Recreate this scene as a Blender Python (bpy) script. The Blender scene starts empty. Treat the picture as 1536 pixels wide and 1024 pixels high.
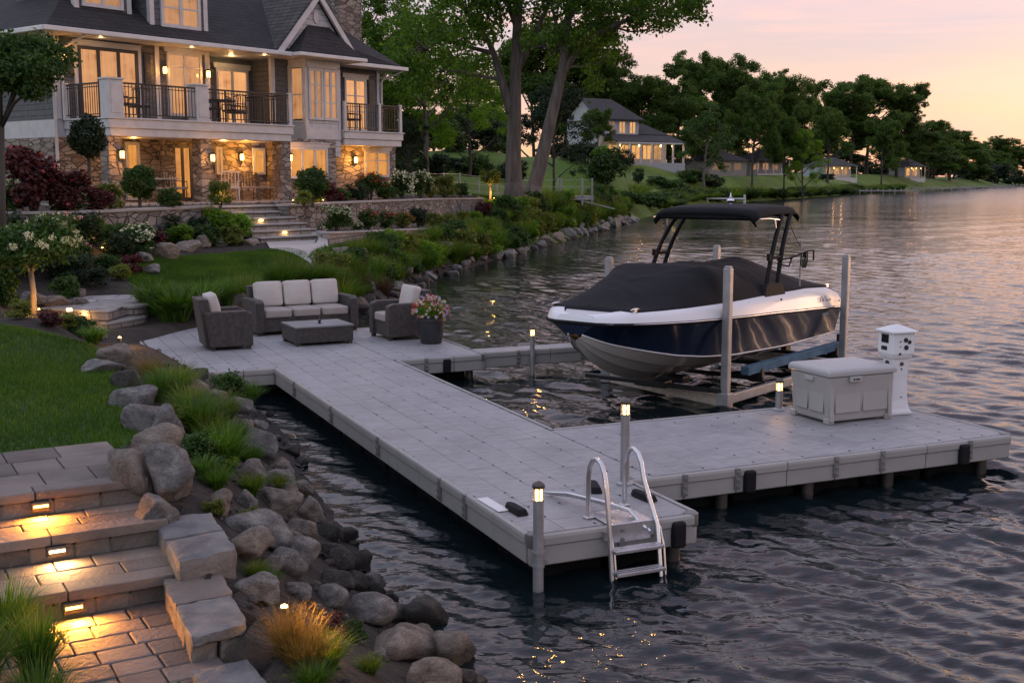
import bpy, bmesh, math, random
import numpy as np
from mathutils import Vector, Matrix

SC = bpy.context.scene
COL = SC.collection
R = math.radians
random.seed(7)
NP = np.random.default_rng(11)

# ---------------------------------------------------------------- survey helpers (photo -> metres)
FPX, CAMZ, HORY = 1750.0, 3.05, 268.0
PIT = math.atan((512 - HORY) / FPX)
CP, SP = math.cos(PIT), math.sin(PIT)
WATER = 0.0
DECK = 0.40


def ray(px, py):
    u = (px - 768) / FPX
    v = -(py - 512) / FPX
    return Vector((u, CP + v * SP, -SP + v * CP))


def atz(px, py, z):
    d = ray(px, py)
    t = (z - CAMZ) / d.z
    return Vector((d.x * t, d.y * t, z))


def aty(px, py, Y):
    d = ray(px, py)
    t = Y / d.y
    return Vector((d.x * t, Y, CAMZ + d.z * t))


# ---------------------------------------------------------------- scene graph helpers
ORD = ('first second third fourth fifth sixth seventh eighth ninth tenth eleventh twelfth thirteenth fourteenth fifteenth '
       'sixteenth seventeenth eighteenth nineteenth twentieth').split()
TENS = {20: 'twenty', 30: 'thirty', 40: 'forty', 50: 'fifty', 60: 'sixty', 70: 'seventy', 80: 'eighty', 90: 'ninety'}


def nth(i):
    """0 -> first"""
    n = i + 1
    if n == 100:
        return 'hundredth'
    if n > 100:
        return 'hundred and ' + nth(i - 100)
    if n <= 20:
        return ORD[i]
    t, o = n // 10 * 10, n % 10
    if o == 0:
        return TENS[t][:-1] + 'ieth'
    return TENS[t] + '-' + ORD[o - 1]


def tag(o, label=None, cat=None, group=None, kind=None):
    if label:
        o['label'] = label
    if cat:
        o['category'] = cat
    if group:
        o['group'] = group
    if kind:
        o['kind'] = kind
    return o


def thing(name, label, cat, loc=(0, 0, 0), rz=0.0, group=None):
    o = bpy.data.objects.new(name, None)
    o.empty_display_size = 0.1
    COL.objects.link(o)
    o.location = loc
    o.rotation_euler = (0, 0, rz)
    return tag(o, label, cat, group)


def fast_mesh(name, verts, faces):
    """verts (N,3), faces (M,k) numpy arrays"""
    me = bpy.data.meshes.new(name)
    verts = np.ascontiguousarray(verts, dtype=np.float32)
    faces = np.ascontiguousarray(faces, dtype=np.int32)
    m, k = faces.shape
    me.vertices.add(len(verts))
    me.vertices.foreach_set('co', verts.ravel())
    me.loops.add(m * k)
    me.loops.foreach_set('vertex_index', faces.ravel())
    me.polygons.add(m)
    me.polygons.foreach_set('loop_start', np.arange(0, m * k, k, dtype=np.int32))
    me.polygons.foreach_set('loop_total', np.full(m, k, dtype=np.int32))
    me.update(calc_edges=True)
    return me


def mobj(name, me, mat=None, parent=None, loc=None):
    o = bpy.data.objects.new(name, me)
    COL.objects.link(o)
    if mat and not me.materials:
        me.materials.append(mat)
    if parent:
        o.parent = parent
    if loc is not None:
        o.location = loc
    return o


def dup(root, loc=None, rz=None, scale=None, label=None, group=None, parent=None):
    c = root.copy()
    COL.objects.link(c)
    if parent is not None:
        c.parent = parent
    if loc is not None:
        c.location = loc
    if rz is not None:
        c.rotation_euler = (0, 0, rz)
    if scale is not None:
        c.scale = scale if hasattr(scale, '__len__') else (scale,) * 3
    if label:
        c['label'] = label
    if group:
        c['group'] = group
    for ch in list(root.children):
        dup(ch, parent=c)
    return c


class MB:
    """collects shapes; build() links them as ONE mesh object"""

    def __init__(s):
        s.v, s.f = [], []

    def add(s, vs, fs):
        b = len(s.v)
        s.v += [tuple(v) for v in vs]
        s.f += [tuple(b + i for i in f) for f in fs]
        return s

    def box(s, x0, x1, y0, y1, z0, z1):
        return s.add([(x0, y0, z0), (x1, y0, z0), (x1, y1, z0), (x0, y1, z0), (x0, y0, z1), (x1, y0, z1), (x1, y1, z1), (x0, y1, z1)],
                     [(3, 2, 1, 0), (4, 5, 6, 7), (0, 1, 5, 4), (1, 2, 6, 5), (2, 3, 7, 6), (3, 0, 4, 7)])

    def obox(s, c, size, rz=0.0, rx=0.0, ry=0.0):
        m = Matrix.Translation(c) @ Matrix.Rotation(rz, 4, 'Z') @ Matrix.Rotation(ry, 4, 'Y') @ Matrix.Rotation(rx, 4, 'X')
        hx, hy, hz = (q / 2 for q in size)
        vs = [m @ Vector((x, y, z)) for z in (-hz, hz) for x, y in ((-hx, -hy), (hx, -hy), (hx, hy), (-hx, hy))]
        return s.add(vs, [(3, 2, 1, 0), (4, 5, 6, 7), (0, 1, 5, 4), (1, 2, 6, 5), (2, 3, 7, 6), (3, 0, 4, 7)])

    def tube(s, pts, r, n=8, caps=True):
        pts = [Vector(p) for p in pts]
        rs = r if hasattr(r, '__len__') else [r] * len(pts)
        b = len(s.v)
        up = None
        for i, p in enumerate(pts):
            d = (pts[min(i + 1, len(pts) - 1)] - pts[max(i - 1, 0)]).normalized()
            if up is None:
                a = Vector((0, 0, 1)) if abs(d.z) < .9 else Vector((1, 0, 0))
                up = (a - d * a.dot(d)).normalized()
            else:
                up = (up - d * up.dot(d))
                up = up.normalized() if up.length > 1e-6 else d.orthogonal().normalized()
            w = d.cross(up)
            for k in range(n):
                t = 2 * math.pi * k / n
                s.v.append(tuple(p + (up * math.cos(t) + w * math.sin(t)) * rs[i]))
        for i in range(len(pts) - 1):
            for k in range(n):
                k2 = (k + 1) % n
                s.f.append((b + i * n + k, b + i * n + k2, b + (i + 1) * n + k2, b + (i + 1) * n + k))
        if caps:
            s.f.append(tuple(b + k for k in reversed(range(n))))
            s.f.append(tuple(b + (len(pts) - 1) * n + k for k in range(n)))
        return s

    def cyl(s, p0, p1, r0, r1=None, n=16):
        return s.tube([p0, p1], [r0, r0 if r1 is None else r1], n)

    def lathe(s, prof, c=(0, 0, 0), n=24, sx=1.0, sy=1.0):
        b = len(s.v)
        for r, z in prof:
            for k in range(n):
                t = 2 * math.pi * k / n
                s.v.append((c[0] + r * sx * math.cos(t), c[1] + r * sy * math.sin(t), c[2] + z))
        for i in range(len(prof) - 1):
            for k in range(n):
                k2 = (k + 1) % n
                s.f.append((b + i * n + k, b + i * n + k2, b + (i + 1) * n + k2, b + (i + 1) * n + k))
        s.f.append(tuple(b + k for k in reversed(range(n))))
        s.f.append(tuple(b + (len(prof) - 1) * n + k for k in range(n)))
        return s

    def prism(s, poly, z0, z1):
        """poly: CCW list of (x, y)"""
        n = len(poly)
        vs = [(x, y, z0) for x, y in poly] + [(x, y, z1) for x, y in poly]
        fs = [tuple(reversed(range(n))), tuple(range(n, 2 * n))] + [(i, (i + 1) % n, n + (i + 1) % n, n + i) for i in range(n)]
        return s.add(vs, fs)

    def slab(s, poly3, t):
        """a planar polygon of 3D points given thickness t against its normal"""
        p = [Vector(q) for q in poly3]
        nrm = (p[1] - p[0]).cross(p[2] - p[0]).normalized()
        n = len(p)
        vs = p + [q - nrm * t for q in p]
        fs = [tuple(range(n)), tuple(reversed(range(n, 2 * n)))] + [(i, n + i, n + (i + 1) % n, (i + 1) % n) for i in range(n)]
        return s.add(vs, fs)

    def frame(s, x0, x1, z0, z1, w, y0, y1, mull=(), bars=()):
        """a rectangular frame in the xz plane"""
        s.box(x0, x0 + w, y0, y1, z0, z1)
        s.box(x1 - w, x1, y0, y1, z0, z1)
        s.box(x0 + w, x1 - w, y0, y1, z1 - w, z1)
        s.box(x0 + w, x1 - w, y0, y1, z0, z0 + w)
        for m in mull:
            s.box(m - w / 2, m + w / 2, y0 + .004, y1 - .004, z0 + w, z1 - w)
        for z in bars:
            s.box(x0 + w, x1 - w, y0 + .012, y1 - .012, z - w / 5, z + w / 5)
        return s

    def build(s, name, mat, parent=None, bevel=0, smooth=0, loc=None, seg=2, subsurf=0):
        me = bpy.data.meshes.new(name)
        me.from_pydata(s.v, [], s.f)
        me.update()
        if smooth:
            me.polygons.foreach_set('use_smooth', [True] * len(me.polygons))
            if smooth < 180:
                me.set_sharp_from_angle(angle=R(smooth))
        o = mobj(name, me, mat, parent, loc)
        if bevel:
            md = o.modifiers.new('bevel', 'BEVEL')
            md.width, md.segments, md.limit_method, md.angle_limit = bevel, seg, 'ANGLE', R(35)
        if subsurf:
            md = o.modifiers.new('sub', 'SUBSURF')
            md.levels = md.render_levels = subsurf
        return o


# ---------------------------------------------------------------- foliage meshes
def unit(a):
    return a / np.maximum(np.linalg.norm(a, axis=1, keepdims=True), 1e-9)


def leaf_mesh(name, pts, size, out=None, aspect=.55, var=.35, upb=.25, rng=NP):
    """one small kinked leaf per point: 4 corners, random facing with a bias"""
    n = len(pts)
    nr = unit(rng.normal(size=(n, 3)))
    nr[:, 2] += upb
    if out is not None:
        nr += out * .7
    nr = unit(nr)
    a = unit(np.cross(nr, rng.normal(size=(n, 3))))
    b = np.cross(nr, a)
    L = (size * (1 + var * rng.uniform(-1, 1, n)))[:, None]
    W = L * aspect
    v = np.empty((n, 4, 3))
    v[:, 0] = pts - a * L * .5
    v[:, 1] = pts + b * W * .5 + nr * L * .08
    v[:, 2] = pts + a * L * .5 - nr * L * .06
    v[:, 3] = pts - b * W * .5 + nr * L * .08
    return fast_mesh(name, v.reshape(-1, 3), np.arange(n * 4).reshape(n, 4))


def clump_points(centres, radii, per, flat=.7, rng=NP):
    """points in shells around clump centres; returns points and outward directions"""
    P, O = [], []
    for c, r, k in zip(centres, radii, per):
        d = unit(rng.normal(size=(k, 3)))
        rr = r * rng.uniform(.25, 1.0, k) ** .55 * (1 + .20 * np.clip(rng.normal(size=k), -1.5, 2.6))
        p = d * rr[:, None]
        p[:, 2] *= flat
        P.append(p + np.asarray(c))
        O.append(d)
    return np.concatenate(P), np.concatenate(O)


def blade_mesh(name, base, h, w, lean, curl=.5, rng=NP):
    """grass blades: curved three-segment strips. base (n,3), h, w, lean arrays"""
    n = len(base)
    th = rng.uniform(0, 2 * math.pi, n)
    return blade_mesh_dir(name, base, h, w, lean, th, curl, rng)


def blade_mesh_dir(name, base, h, w, lean, th, curl=.5, rng=NP):
    n = len(base)
    d = np.stack([np.cos(th), np.sin(th), np.zeros(n)], 1)
    fa = th + rng.normal(0, .5, n) + math.pi / 2
    s = np.stack([np.cos(fa), np.sin(fa), np.zeros(n)], 1)
    v = np.empty((n, 8, 3))
    for i, t in enumerate((0, .4, .75, 1.0)):
        off = d * (lean * h * t ** 1.7)[:, None]
        z = h * (t - curl * lean * t ** 3 * .8)
        p = base + off
        p[:, 2] += z
        ww = (w * (1 - .9 * t ** 1.5) * .5)[:, None]
        v[:, 2 * i] = p - s * ww
        v[:, 2 * i + 1] = p + s * ww
    f = np.array([[0, 1, 3, 2], [2, 3, 5, 4], [4, 5, 7, 6]])
    faces = (np.arange(n)[:, None, None] * 8 + f[None]).reshape(-1, 4)
    return fast_mesh(name, v.reshape(-1, 3), faces)
# ---------------------------------------------------------------- materials
def _new(name):
    m = bpy.data.materials.new(name)
    m.use_nodes = True
    nt = m.node_tree
    return m, nt, nt.nodes['Principled BSDF'], nt.nodes['Material Output']


def N(nt, t, **kw):
    n = nt.nodes.new(t)
    for k, v in kw.items():
        if k in n.bl_rna.properties:
            setattr(n, k, v)
        else:
            n.inputs[k.replace('_', ' ')].default_value = v
    return n


def coords(nt, stretch=(1, 1, 1), kind='Object', rand=0.0):
    tc = N(nt, 'ShaderNodeTexCoord')
    mp = N(nt, 'ShaderNodeMapping')
    mp.inputs['Scale'].default_value = stretch
    nt.links.new(tc.outputs[kind], mp.inputs[0])
    if rand:
        oi = N(nt, 'ShaderNodeObjectInfo')
        mu = N(nt, 'ShaderNodeMath', operation='MULTIPLY')
        mu.inputs[1].default_value = rand
        nt.links.new(oi.outputs['Random'], mu.inputs[0])
        nt.links.new(mu.outputs[0], mp.inputs['Location'])
    return mp.outputs[0]


def ramp(nt, fac, stops, mode='LINEAR'):
    r = N(nt, 'ShaderNodeValToRGB')
    r.color_ramp.interpolation = mode
    el = r.color_ramp.elements
    while len(el) < len(stops):
        el.new(.5)
    for e, (p, c) in zip(el, stops):
        e.position = p
        e.color = (*c, 1) if len(c) == 3 else c
    nt.links.new(fac, r.inputs[0])
    return r.outputs[0]


def noise(nt, vec, scale, detail=4, rough=.55, dist=0):
    n = N(nt, 'ShaderNodeTexNoise')
    n.inputs['Scale'].default_value = scale
    n.inputs['Detail'].default_value = detail
    n.inputs['Roughness'].default_value = rough
    n.inputs['Distortion'].default_value = dist
    if vec is not None:
        nt.links.new(vec, n.inputs['Vector'])
    return n.outputs['Fac']


def bump(nt, h, strength, dist=.02, prev=None):
    b = N(nt, 'ShaderNodeBump')
    b.inputs['Strength'].default_value = strength
    b.inputs['Distance'].default_value = dist
    nt.links.new(h, b.inputs['Height'])
    if prev is not None:
        nt.links.new(prev, b.inputs['Normal'])
    return b.outputs[0]


def mixc(nt, fac, a, b, mode='MIX'):
    m = N(nt, 'ShaderNodeMix', data_type='RGBA', blend_type=mode)
    for sock, v in ((m.inputs[0], fac), (m.inputs[6], a), (m.inputs[7], b)):
        if isinstance(v, (int, float)):
            sock.default_value = v
        elif isinstance(v, (tuple, list)):
            sock.default_value = (*v, 1)
        else:
            nt.links.new(v, sock)
    return m.outputs[2]


def mathn(nt, op, a, b=None, clamp=False):
    m = N(nt, 'ShaderNodeMath', operation=op, use_clamp=clamp)
    for s, v in ((0, a), (1, b)):
        if v is None:
            continue
        if isinstance(v, (int, float)):
            m.inputs[s].default_value = v
        else:
            nt.links.new(v, m.inputs[s])
    return m.outputs[0]


def PM(name, c1, c2=None, scale=4, rough=.6, bmp=0, bscale=None, metal=0, coat=0, stretch=(1, 1, 1), bdist=.02, rand=0.0, spec=.5, lo=.35, hi=.65, rvar=0.0, island=0.0):
    """a plain painted / cloth / metal / plastic surface with mottling and fine relief"""
    m, nt, b, out = _new(name)
    v = coords(nt, stretch, rand=rand)
    c2 = c2 or tuple(q * .8 for q in c1)
    f = noise(nt, v, scale, 5)
    col = ramp(nt, f, [(lo, c1), (hi, c2)])
    if island:
        ge = N(nt, 'ShaderNodeNewGeometry')
        col = mixc(nt, 1.0, col, ramp(nt, ge.outputs['Random Per Island'], [(0, (1 - island, 1 - island * 1.1, 1 - island * 1.1)), (.5, (1, .97, .95)), (1, (1 + island, 1 + island * .9, 1 + island * .8))]), 'MULTIPLY')
    nt.links.new(col, b.inputs['Base Color'])
    b.inputs['Roughness'].default_value = rough
    if rvar:
        rr = N(nt, 'ShaderNodeMapRange')
        rr.inputs['To Min'].default_value = rough - rvar
        rr.inputs['To Max'].default_value = rough + rvar
        nt.links.new(noise(nt, v, scale * 2.3, 3), rr.inputs[0])
        nt.links.new(rr.outputs[0], b.inputs['Roughness'])
    b.inputs['Metallic'].default_value = metal
    b.inputs['Specular IOR Level'].default_value = spec
    b.inputs['Coat Weight'].default_value = coat
    b.inputs['Coat Roughness'].default_value = .04
    if bmp:
        nt.links.new(bump(nt, noise(nt, v, bscale or scale * 6, 4), bmp, bdist), b.inputs['Normal'])
    return m


def EM(name, col, strength):
    m, nt, b, out = _new(name)
    b.inputs['Base Color'].default_value = (*col, 1)
    b.inputs['Emission Color'].default_value = (*col, 1)
    b.inputs['Emission Strength'].default_value = strength
    return m


def GLASS(name, col, strength, clear):
    """a frosted lamp lens: glows, and lets part of the bulb's light through"""
    m, nt, b, out = _new(name)
    e = N(nt, 'ShaderNodeEmission')
    e.inputs[0].default_value = (*col, 1)
    e.inputs[1].default_value = strength
    t = N(nt, 'ShaderNodeBsdfTransparent')
    mx = N(nt, 'ShaderNodeMixShader')
    mx.inputs[0].default_value = clear
    nt.links.new(e.outputs[0], mx.inputs[1])
    nt.links.new(t.outputs[0], mx.inputs[2])
    nt.links.new(mx.outputs[0], out.inputs[0])
    return m


def LEAF(name, c1, c2, c3=None, trans=.35, rough=.55, patch=0):
    """leaf colour varies from leaf to leaf and plant to plant"""
    m, nt, b, out = _new(name)
    g = N(nt, 'ShaderNodeNewGeometry')
    oi = N(nt, 'ShaderNodeObjectInfo')
    stops = [(0, c1), (.7, c2)] + ([(1.0, c3)] if c3 else [])
    col = ramp(nt, g.outputs['Random Per Island'], stops)
    if patch:
        pn = noise(nt, coords(nt), patch, 5, .65)
        col = mixc(nt, 1, col, ramp(nt, pn, [(.34, (.62, .70, .7)), (.5, (1, 1, 1)), (.66, (1.45, 1.22, 1.0))]), 'MULTIPLY')
    hs = N(nt, 'ShaderNodeHueSaturation')
    mr = N(nt, 'ShaderNodeMapRange')
    mr.inputs['To Min'].default_value = .8
    mr.inputs['To Max'].default_value = 1.22
    nt.links.new(oi.outputs['Random'], mr.inputs[0])
    nt.links.new(mr.outputs[0], hs.inputs['Value'])
    nt.links.new(col, hs.inputs['Color'])
    nt.links.new(hs.outputs[0], b.inputs['Base Color'])
    b.inputs['Roughness'].default_value = rough
    b.inputs['Specular IOR Level'].default_value = .3
    tr = N(nt, 'ShaderNodeBsdfTranslucent')
    nt.links.new(mixc(nt, 1.0, hs.outputs[0], (1.5, 1.5, .7), 'MULTIPLY'), tr.inputs[0])
    mx = N(nt, 'ShaderNodeMixShader')
    mx.inputs[0].default_value = trans
    nt.links.new(b.outputs[0], mx.inputs[1])
    nt.links.new(tr.outputs[0], mx.inputs[2])
    nt.links.new(mx.outputs[0], out.inputs[0])
    return m


def BRICK(name, c1, c2, cm, bw, bh, ms=.012, wall=True, rough=.85, bmp=.6, offset=.5, warp=0.0, tint=None, bdist=.03, rows='z'):
    """coursed stone / shingles / siding / pavers in metres. wall: u = x+y, v = z"""
    m, nt, b, out = _new(name)
    tc = N(nt, 'ShaderNodeTexCoord')
    src = tc.outputs['Object']
    if warp:
        nz = N(nt, 'ShaderNodeTexNoise')
        nz.inputs['Scale'].default_value = 2.2
        nt.links.new(src, nz.inputs['Vector'])
        vm = N(nt, 'ShaderNodeVectorMath', operation='MULTIPLY_ADD')
        vm.inputs[1].default_value = (warp,) * 3
        nt.links.new(nz.outputs['Color'], vm.inputs[0])
        nt.links.new(src, vm.inputs[2])
        src = vm.outputs[0]
    vec = src
    if wall:
        sp = N(nt, 'ShaderNodeSeparateXYZ')
        nt.links.new(src, sp.inputs[0])
        cb = N(nt, 'ShaderNodeCombineXYZ')
        nt.links.new(mathn(nt, 'ADD', sp.outputs[0], sp.outputs[1]), cb.inputs[0])
        nt.links.new(sp.outputs[2], cb.inputs[1])
        vec = cb.outputs[0]
    br = N(nt, 'ShaderNodeTexBrick', offset=offset)
    br.inputs['Scale'].default_value = 1
    br.inputs['Brick Width'].default_value = bw
    br.inputs['Row Height'].default_value = bh
    br.inputs['Mortar Size'].default_value = ms
    br.inputs['Mortar Smooth'].default_value = .3
    br.inputs['Bias'].default_value = 0
    br.inputs['Color1'].default_value = (*c1, 1)
    br.inputs['Color2'].default_value = (*c2, 1)
    br.inputs['Mortar'].default_value = (*cm, 1)
    nt.links.new(vec, br.inputs['Vector'])
    col = mixc(nt, .55, br.outputs['Color'], ramp(nt, noise(nt, tc.outputs['Object'], 1.3 / max(bh, .05), 5), [(.3, (.55, .55, .55)), (.7, (1.35, 1.35, 1.35))]), 'MULTIPLY')
    if tint:
        col = mixc(nt, ramp(nt, noise(nt, tc.outputs['Object'], 1.7, 2), [(.42, (0, 0, 0)), (.6, (1, 1, 1))]), col, mixc(nt, 1, col, tint, 'MULTIPLY'))
    nt.links.new(col, b.inputs['Base Color'])
    b.inputs['Roughness'].default_value = rough
    h = mathn(nt, 'SUBTRACT', mathn(nt, 'MULTIPLY', noise(nt, tc.outputs['Object'], 9, 4), .5), br.outputs['Fac'])
    nt.links.new(bump(nt, h, bmp, bdist), b.inputs['Normal'])
    return m


def STONE(name, c1, c2, cm, scale, rough=.85, zs=1.9):
    """irregular fieldstone: warped cells with dark joints"""
    m, nt, b, out = _new(name)
    tc = N(nt, 'ShaderNodeTexCoord')
    mp = N(nt, 'ShaderNodeMapping')
    mp.inputs['Scale'].default_value = (scale, scale, scale * zs)
    nt.links.new(tc.outputs['Object'], mp.inputs[0])
    vo = N(nt, 'ShaderNodeTexVoronoi')
    vo.inputs['Scale'].default_value = 1
    nt.links.new(mp.outputs[0], vo.inputs['Vector'])
    ve = N(nt, 'ShaderNodeTexVoronoi', feature='DISTANCE_TO_EDGE')
    ve.inputs['Scale'].default_value = 1
    nt.links.new(mp.outputs[0], ve.inputs['Vector'])
    sp = N(nt, 'ShaderNodeSeparateColor')
    nt.links.new(vo.outputs['Color'], sp.inputs[0])
    col = ramp(nt, sp.outputs[0], [(0, c1), (.5, tuple((p + q) / 2 for p, q in zip(c1, c2))), (1, c2)])
    col = mixc(nt, .6, col, ramp(nt, noise(nt, tc.outputs['Object'], scale * 5, 5), [(.3, (.6, .6, .6)), (.7, (1.3, 1.3, 1.3))]), 'MULTIPLY')
    e = ramp(nt, ve.outputs['Distance'], [(.015, (0, 0, 0)), (.07, (1, 1, 1))])
    nt.links.new(mixc(nt, e, cm, col), b.inputs['Base Color'])
    b.inputs['Roughness'].default_value = rough
    h = mathn(nt, 'ADD', e, mathn(nt, 'MULTIPLY', noise(nt, tc.outputs['Object'], scale * 6, 4), .6))
    nt.links.new(bump(nt, h, .8, .03), b.inputs['Normal'])
    return m


def ROCK(name, c1, c2, c3):
    m, nt, b, out = _new(name)
    v = coords(nt, rand=37.0)
    big = noise(nt, v, 2.2, 6, .6, .4)
    col = ramp(nt, big, [(.3, c1), (.5, c2), (.68, c3)])
    veins = ramp(nt, noise(nt, coords(nt, (1, 1, 2.4), rand=11.0), 3.2, 9, .72, 1.8), [(.38, (.50, .49, .48)), (.46, (.75, .74, .72)), (.5, (1.5, 1.46, 1.4)), (.54, (.7, .69, .68)), (.66, (1.05, 1.04, 1.02))])
    col = mixc(nt, .75, col, veins, 'MULTIPLY')
    lich = ramp(nt, noise(nt, v, 9, 3), [(.62, (0, 0, 0)), (.72, (1, 1, 1))])
    col = mixc(nt, mathn(nt, 'MULTIPLY', lich, .35), col, (.42, .41, .36))
    # the wet foot of the rock, where the lake laps at it
    ge = N(nt, 'ShaderNodeNewGeometry')
    sp = N(nt, 'ShaderNodeSeparateXYZ')
    nt.links.new(ge.outputs['Position'], sp.inputs[0])
    wet = N(nt, 'ShaderNodeMapRange')
    wet.inputs['From Min'].default_value = WATER + .12
    wet.inputs['From Max'].default_value = WATER + .02
    nt.links.new(mathn(nt, 'SUBTRACT', sp.outputs[2], mathn(nt, 'MULTIPLY', big, .12)), wet.inputs[0])
    col = mixc(nt, wet.outputs[0], col, mixc(nt, 1, col, (.3, .29, .25), 'MULTIPLY'))
    nt.links.new(col, b.inputs['Base Color'])
    rr = N(nt, 'ShaderNodeMapRange')
    rr.inputs['To Min'].default_value = .8
    rr.inputs['To Max'].default_value = .3
    nt.links.new(wet.outputs[0], rr.inputs[0])
    nt.links.new(rr.outputs[0], b.inputs['Roughness'])
    h = mathn(nt, 'ADD', noise(nt, v, 5, 9, .72, 1.2), mathn(nt, 'MULTIPLY', noise(nt, v, 40, 4), .25))
    nt.links.new(bump(nt, h, 1.0, .10), b.inputs['Normal'])
    return m


def WINDOW(name, warm, dark, strength, scale=1.0, refl=.25):
    """a lit room seen through glass: curtain folds, darker furniture low down, sky reflection"""
    m, nt, b, out = _new(name)
    tc = N(nt, 'ShaderNodeTexCoord')
    sp = N(nt, 'ShaderNodeSeparateXYZ')
    nt.links.new(tc.outputs['Object'], sp.inputs[0])
    fold = noise(nt, coords(nt, (9 * scale, 9 * scale, .25)), 1, 3)
    room = noise(nt, coords(nt, (1.1, 1.1, 1.4)), 1.3, 3, .6)
    c = ramp(nt, mathn(nt, 'ADD', mathn(nt, 'MULTIPLY', fold, .45), mathn(nt, 'MULTIPLY', room, .55)), [(.30, dark), (.46, warm), (.62, tuple(min(1, q * 1.25) for q in warm))])
    b.inputs['Base Color'].default_value = (.02, .02, .025, 1)
    b.inputs['Roughness'].default_value = .06
    b.inputs['Specular IOR Level'].default_value = refl * 2
    nt.links.new(c, b.inputs['Emission Color'])
    oi = N(nt, 'ShaderNodeObjectInfo')
    mr = N(nt, 'ShaderNodeMapRange')
    mr.inputs['To Min'].default_value = strength * .5
    mr.inputs['To Max'].default_value = strength * 1.25
    nt.links.new(oi.outputs['Random'], mr.inputs[0])
    nt.links.new(mr.outputs[0], b.inputs['Emission Strength'])
    return m


M = {}
M['deck'] = None
M['white_trim'] = PM('white_trim_paint', (.48, .48, .49), (.40, .40, .41), 3, .45)
M['gutter'] = PM('gutter_paint', (.58, .57, .56), (.5, .5, .5), 3, .4)
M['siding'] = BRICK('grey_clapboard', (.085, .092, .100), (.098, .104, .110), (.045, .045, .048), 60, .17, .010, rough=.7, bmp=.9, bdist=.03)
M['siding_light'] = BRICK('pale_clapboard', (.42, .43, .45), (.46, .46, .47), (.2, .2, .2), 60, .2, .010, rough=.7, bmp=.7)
M['stone_house'] = STONE('house_ledgestone', (.13, .105, .085), (.34, .29, .24), (.055, .048, .042), 2.3, zs=2.6)
M['stone_wall'] = STONE('retaining_fieldstone', (.10, .095, .09), (.27, .245, .22), (.022, .02, .018), 2.7, zs=2.3)
M['stone_cap'] = PM('bluestone_cap', (.22, .21, .20), (.32, .30, .28), 2.5, .8, .5, 14)
M['block_wall'] = BRICK('split_block', (.22, .19, .165), (.31, .27, .235), (.06, .05, .045), .42, .16, .012, warp=.03, bmp=.9)
M['shingle'] = BRICK('charcoal_shingles', (.010, .0105, .013), (.020, .020, .024), (.005, .005, .006), .35, .13, .012, rough=.85, bmp=.9)
M['shingle_brown'] = BRICK('weathered_shingles', (.055, .050, .048), (.09, .08, .075), (.022, .02, .02), .33, .14, .016, rough=.9, bmp=1.0)
M['iron'] = PM('black_iron', (.012, .012, .014), (.02, .02, .022), 6, .45, metal=.3)
M['shutter'] = PM('dark_shutter', (.018, .02, .024), (.03, .03, .034), 5, .5)
M['pane'] = WINDOW('lit_pane_upper', (.84, .38, .15), (.40, .14, .04), .50)
M['pane_low'] = WINDOW('lit_pane_lower', (.88, .34, .07), (.26, .08, .012), .54)
M['pane_dark'] = WINDOW('dim_pane', (.28, .14, .06), (.05, .03, .02), .6)
M['pane_far'] = WINDOW('lit_pane_far', (.9, .42, .13), (.25, .10, .03), .55)
M['glow'] = EM('lantern_glow', (1.0, .52, .15), 6)
M['glow_far'] = EM('far_lamp_glow', (1.0, .55, .18), 5)
M['spot'] = EM('garden_spot_glow', (1.0, .55, .17), 9)
M['bollard_glow'] = GLASS('bollard_lens', (1.0, .52, .17), 5.5, .45)
M['led'] = EM('step_led', (1.0, .48, .10), 6)
M['led_white'] = EM('step_led_white', (1.0, .70, .36), 6)
M['paver'] = PM('concrete_pavers', (.145, .122, .106), (.09, .078, .070), 3.0, .82, .8, 34, island=.32, bdist=.012)
M['paver_cap'] = PM('paver_caps', (.175, .148, .128), (.115, .098, .088), 3.0, .8, .8, 30, island=.22, bdist=.012)
M['riser'] = PM('riser_block', (.11, .095, .082), (.18, .155, .13), 2.6, .88, .9, 12, island=.35, bdist=.03)
M['flag'] = BRICK('flagstone', (.25, .235, .23), (.33, .31, .30), (.09, .085, .08), .75, .5, .02, wall=False, warp=.35, bmp=.6)
M['path'] = PM('concrete_path', (.40, .37, .35), (.33, .31, .29), 1.2, .85, .3, 20)
M['bluestone'] = PM('rough_bluestone', (.070, .072, .078), (.165, .158, .15), 3.4, .8, 1.0, 11, bdist=.03, rand=9.0)
M['mulch'] = PM('dark_mulch', (.022, .016, .012), (.055, .040, .030), 9, .95, 1.0, 26, bdist=.06)
M['soil'] = PM('bank_soil', (.010, .0075, .0055), (.030, .022, .016), 5, .95, 1.0, 18, bdist=.06)
M['lawn'] = PM('lawn_turf', (.018, .050, .007), (.036, .080, .012), 1.1, .95, .8, 30, bdist=.05)
M['hill'] = PM('hill_grass', (.040, .088, .005), (.090, .155, .010), .16, .95, .6, 3.0, bdist=.2)
M['rock_grey'] = ROCK('grey_granite', (.12, .12, .122), (.235, .23, .222), (.39, .38, .36))
M['rock_tan'] = ROCK('tan_granite', (.145, .12, .10), (.28, .235, .195), (.41, .36, .31))
M['rock_dark'] = ROCK('dark_basalt', (.028, .026, .024), (.06, .055, .05), (.11, .10, .09))
M['bark'] = PM('grey_bark', (.075, .062, .055), (.145, .122, .108), 1.6, .9, 1.0, 6, stretch=(3, 3, .5), bdist=.08)
M['bark_dark'] = PM('dark_bark', (.035, .03, .025), (.07, .06, .05), 2, .9, .8, 8, stretch=(3, 3, .5), bdist=.05)
M['bark_pale'] = PM('pale_bark', (.24, .19, .14), (.34, .28, .21), 3, .85, .5, 10, stretch=(2, 2, .6))
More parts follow.
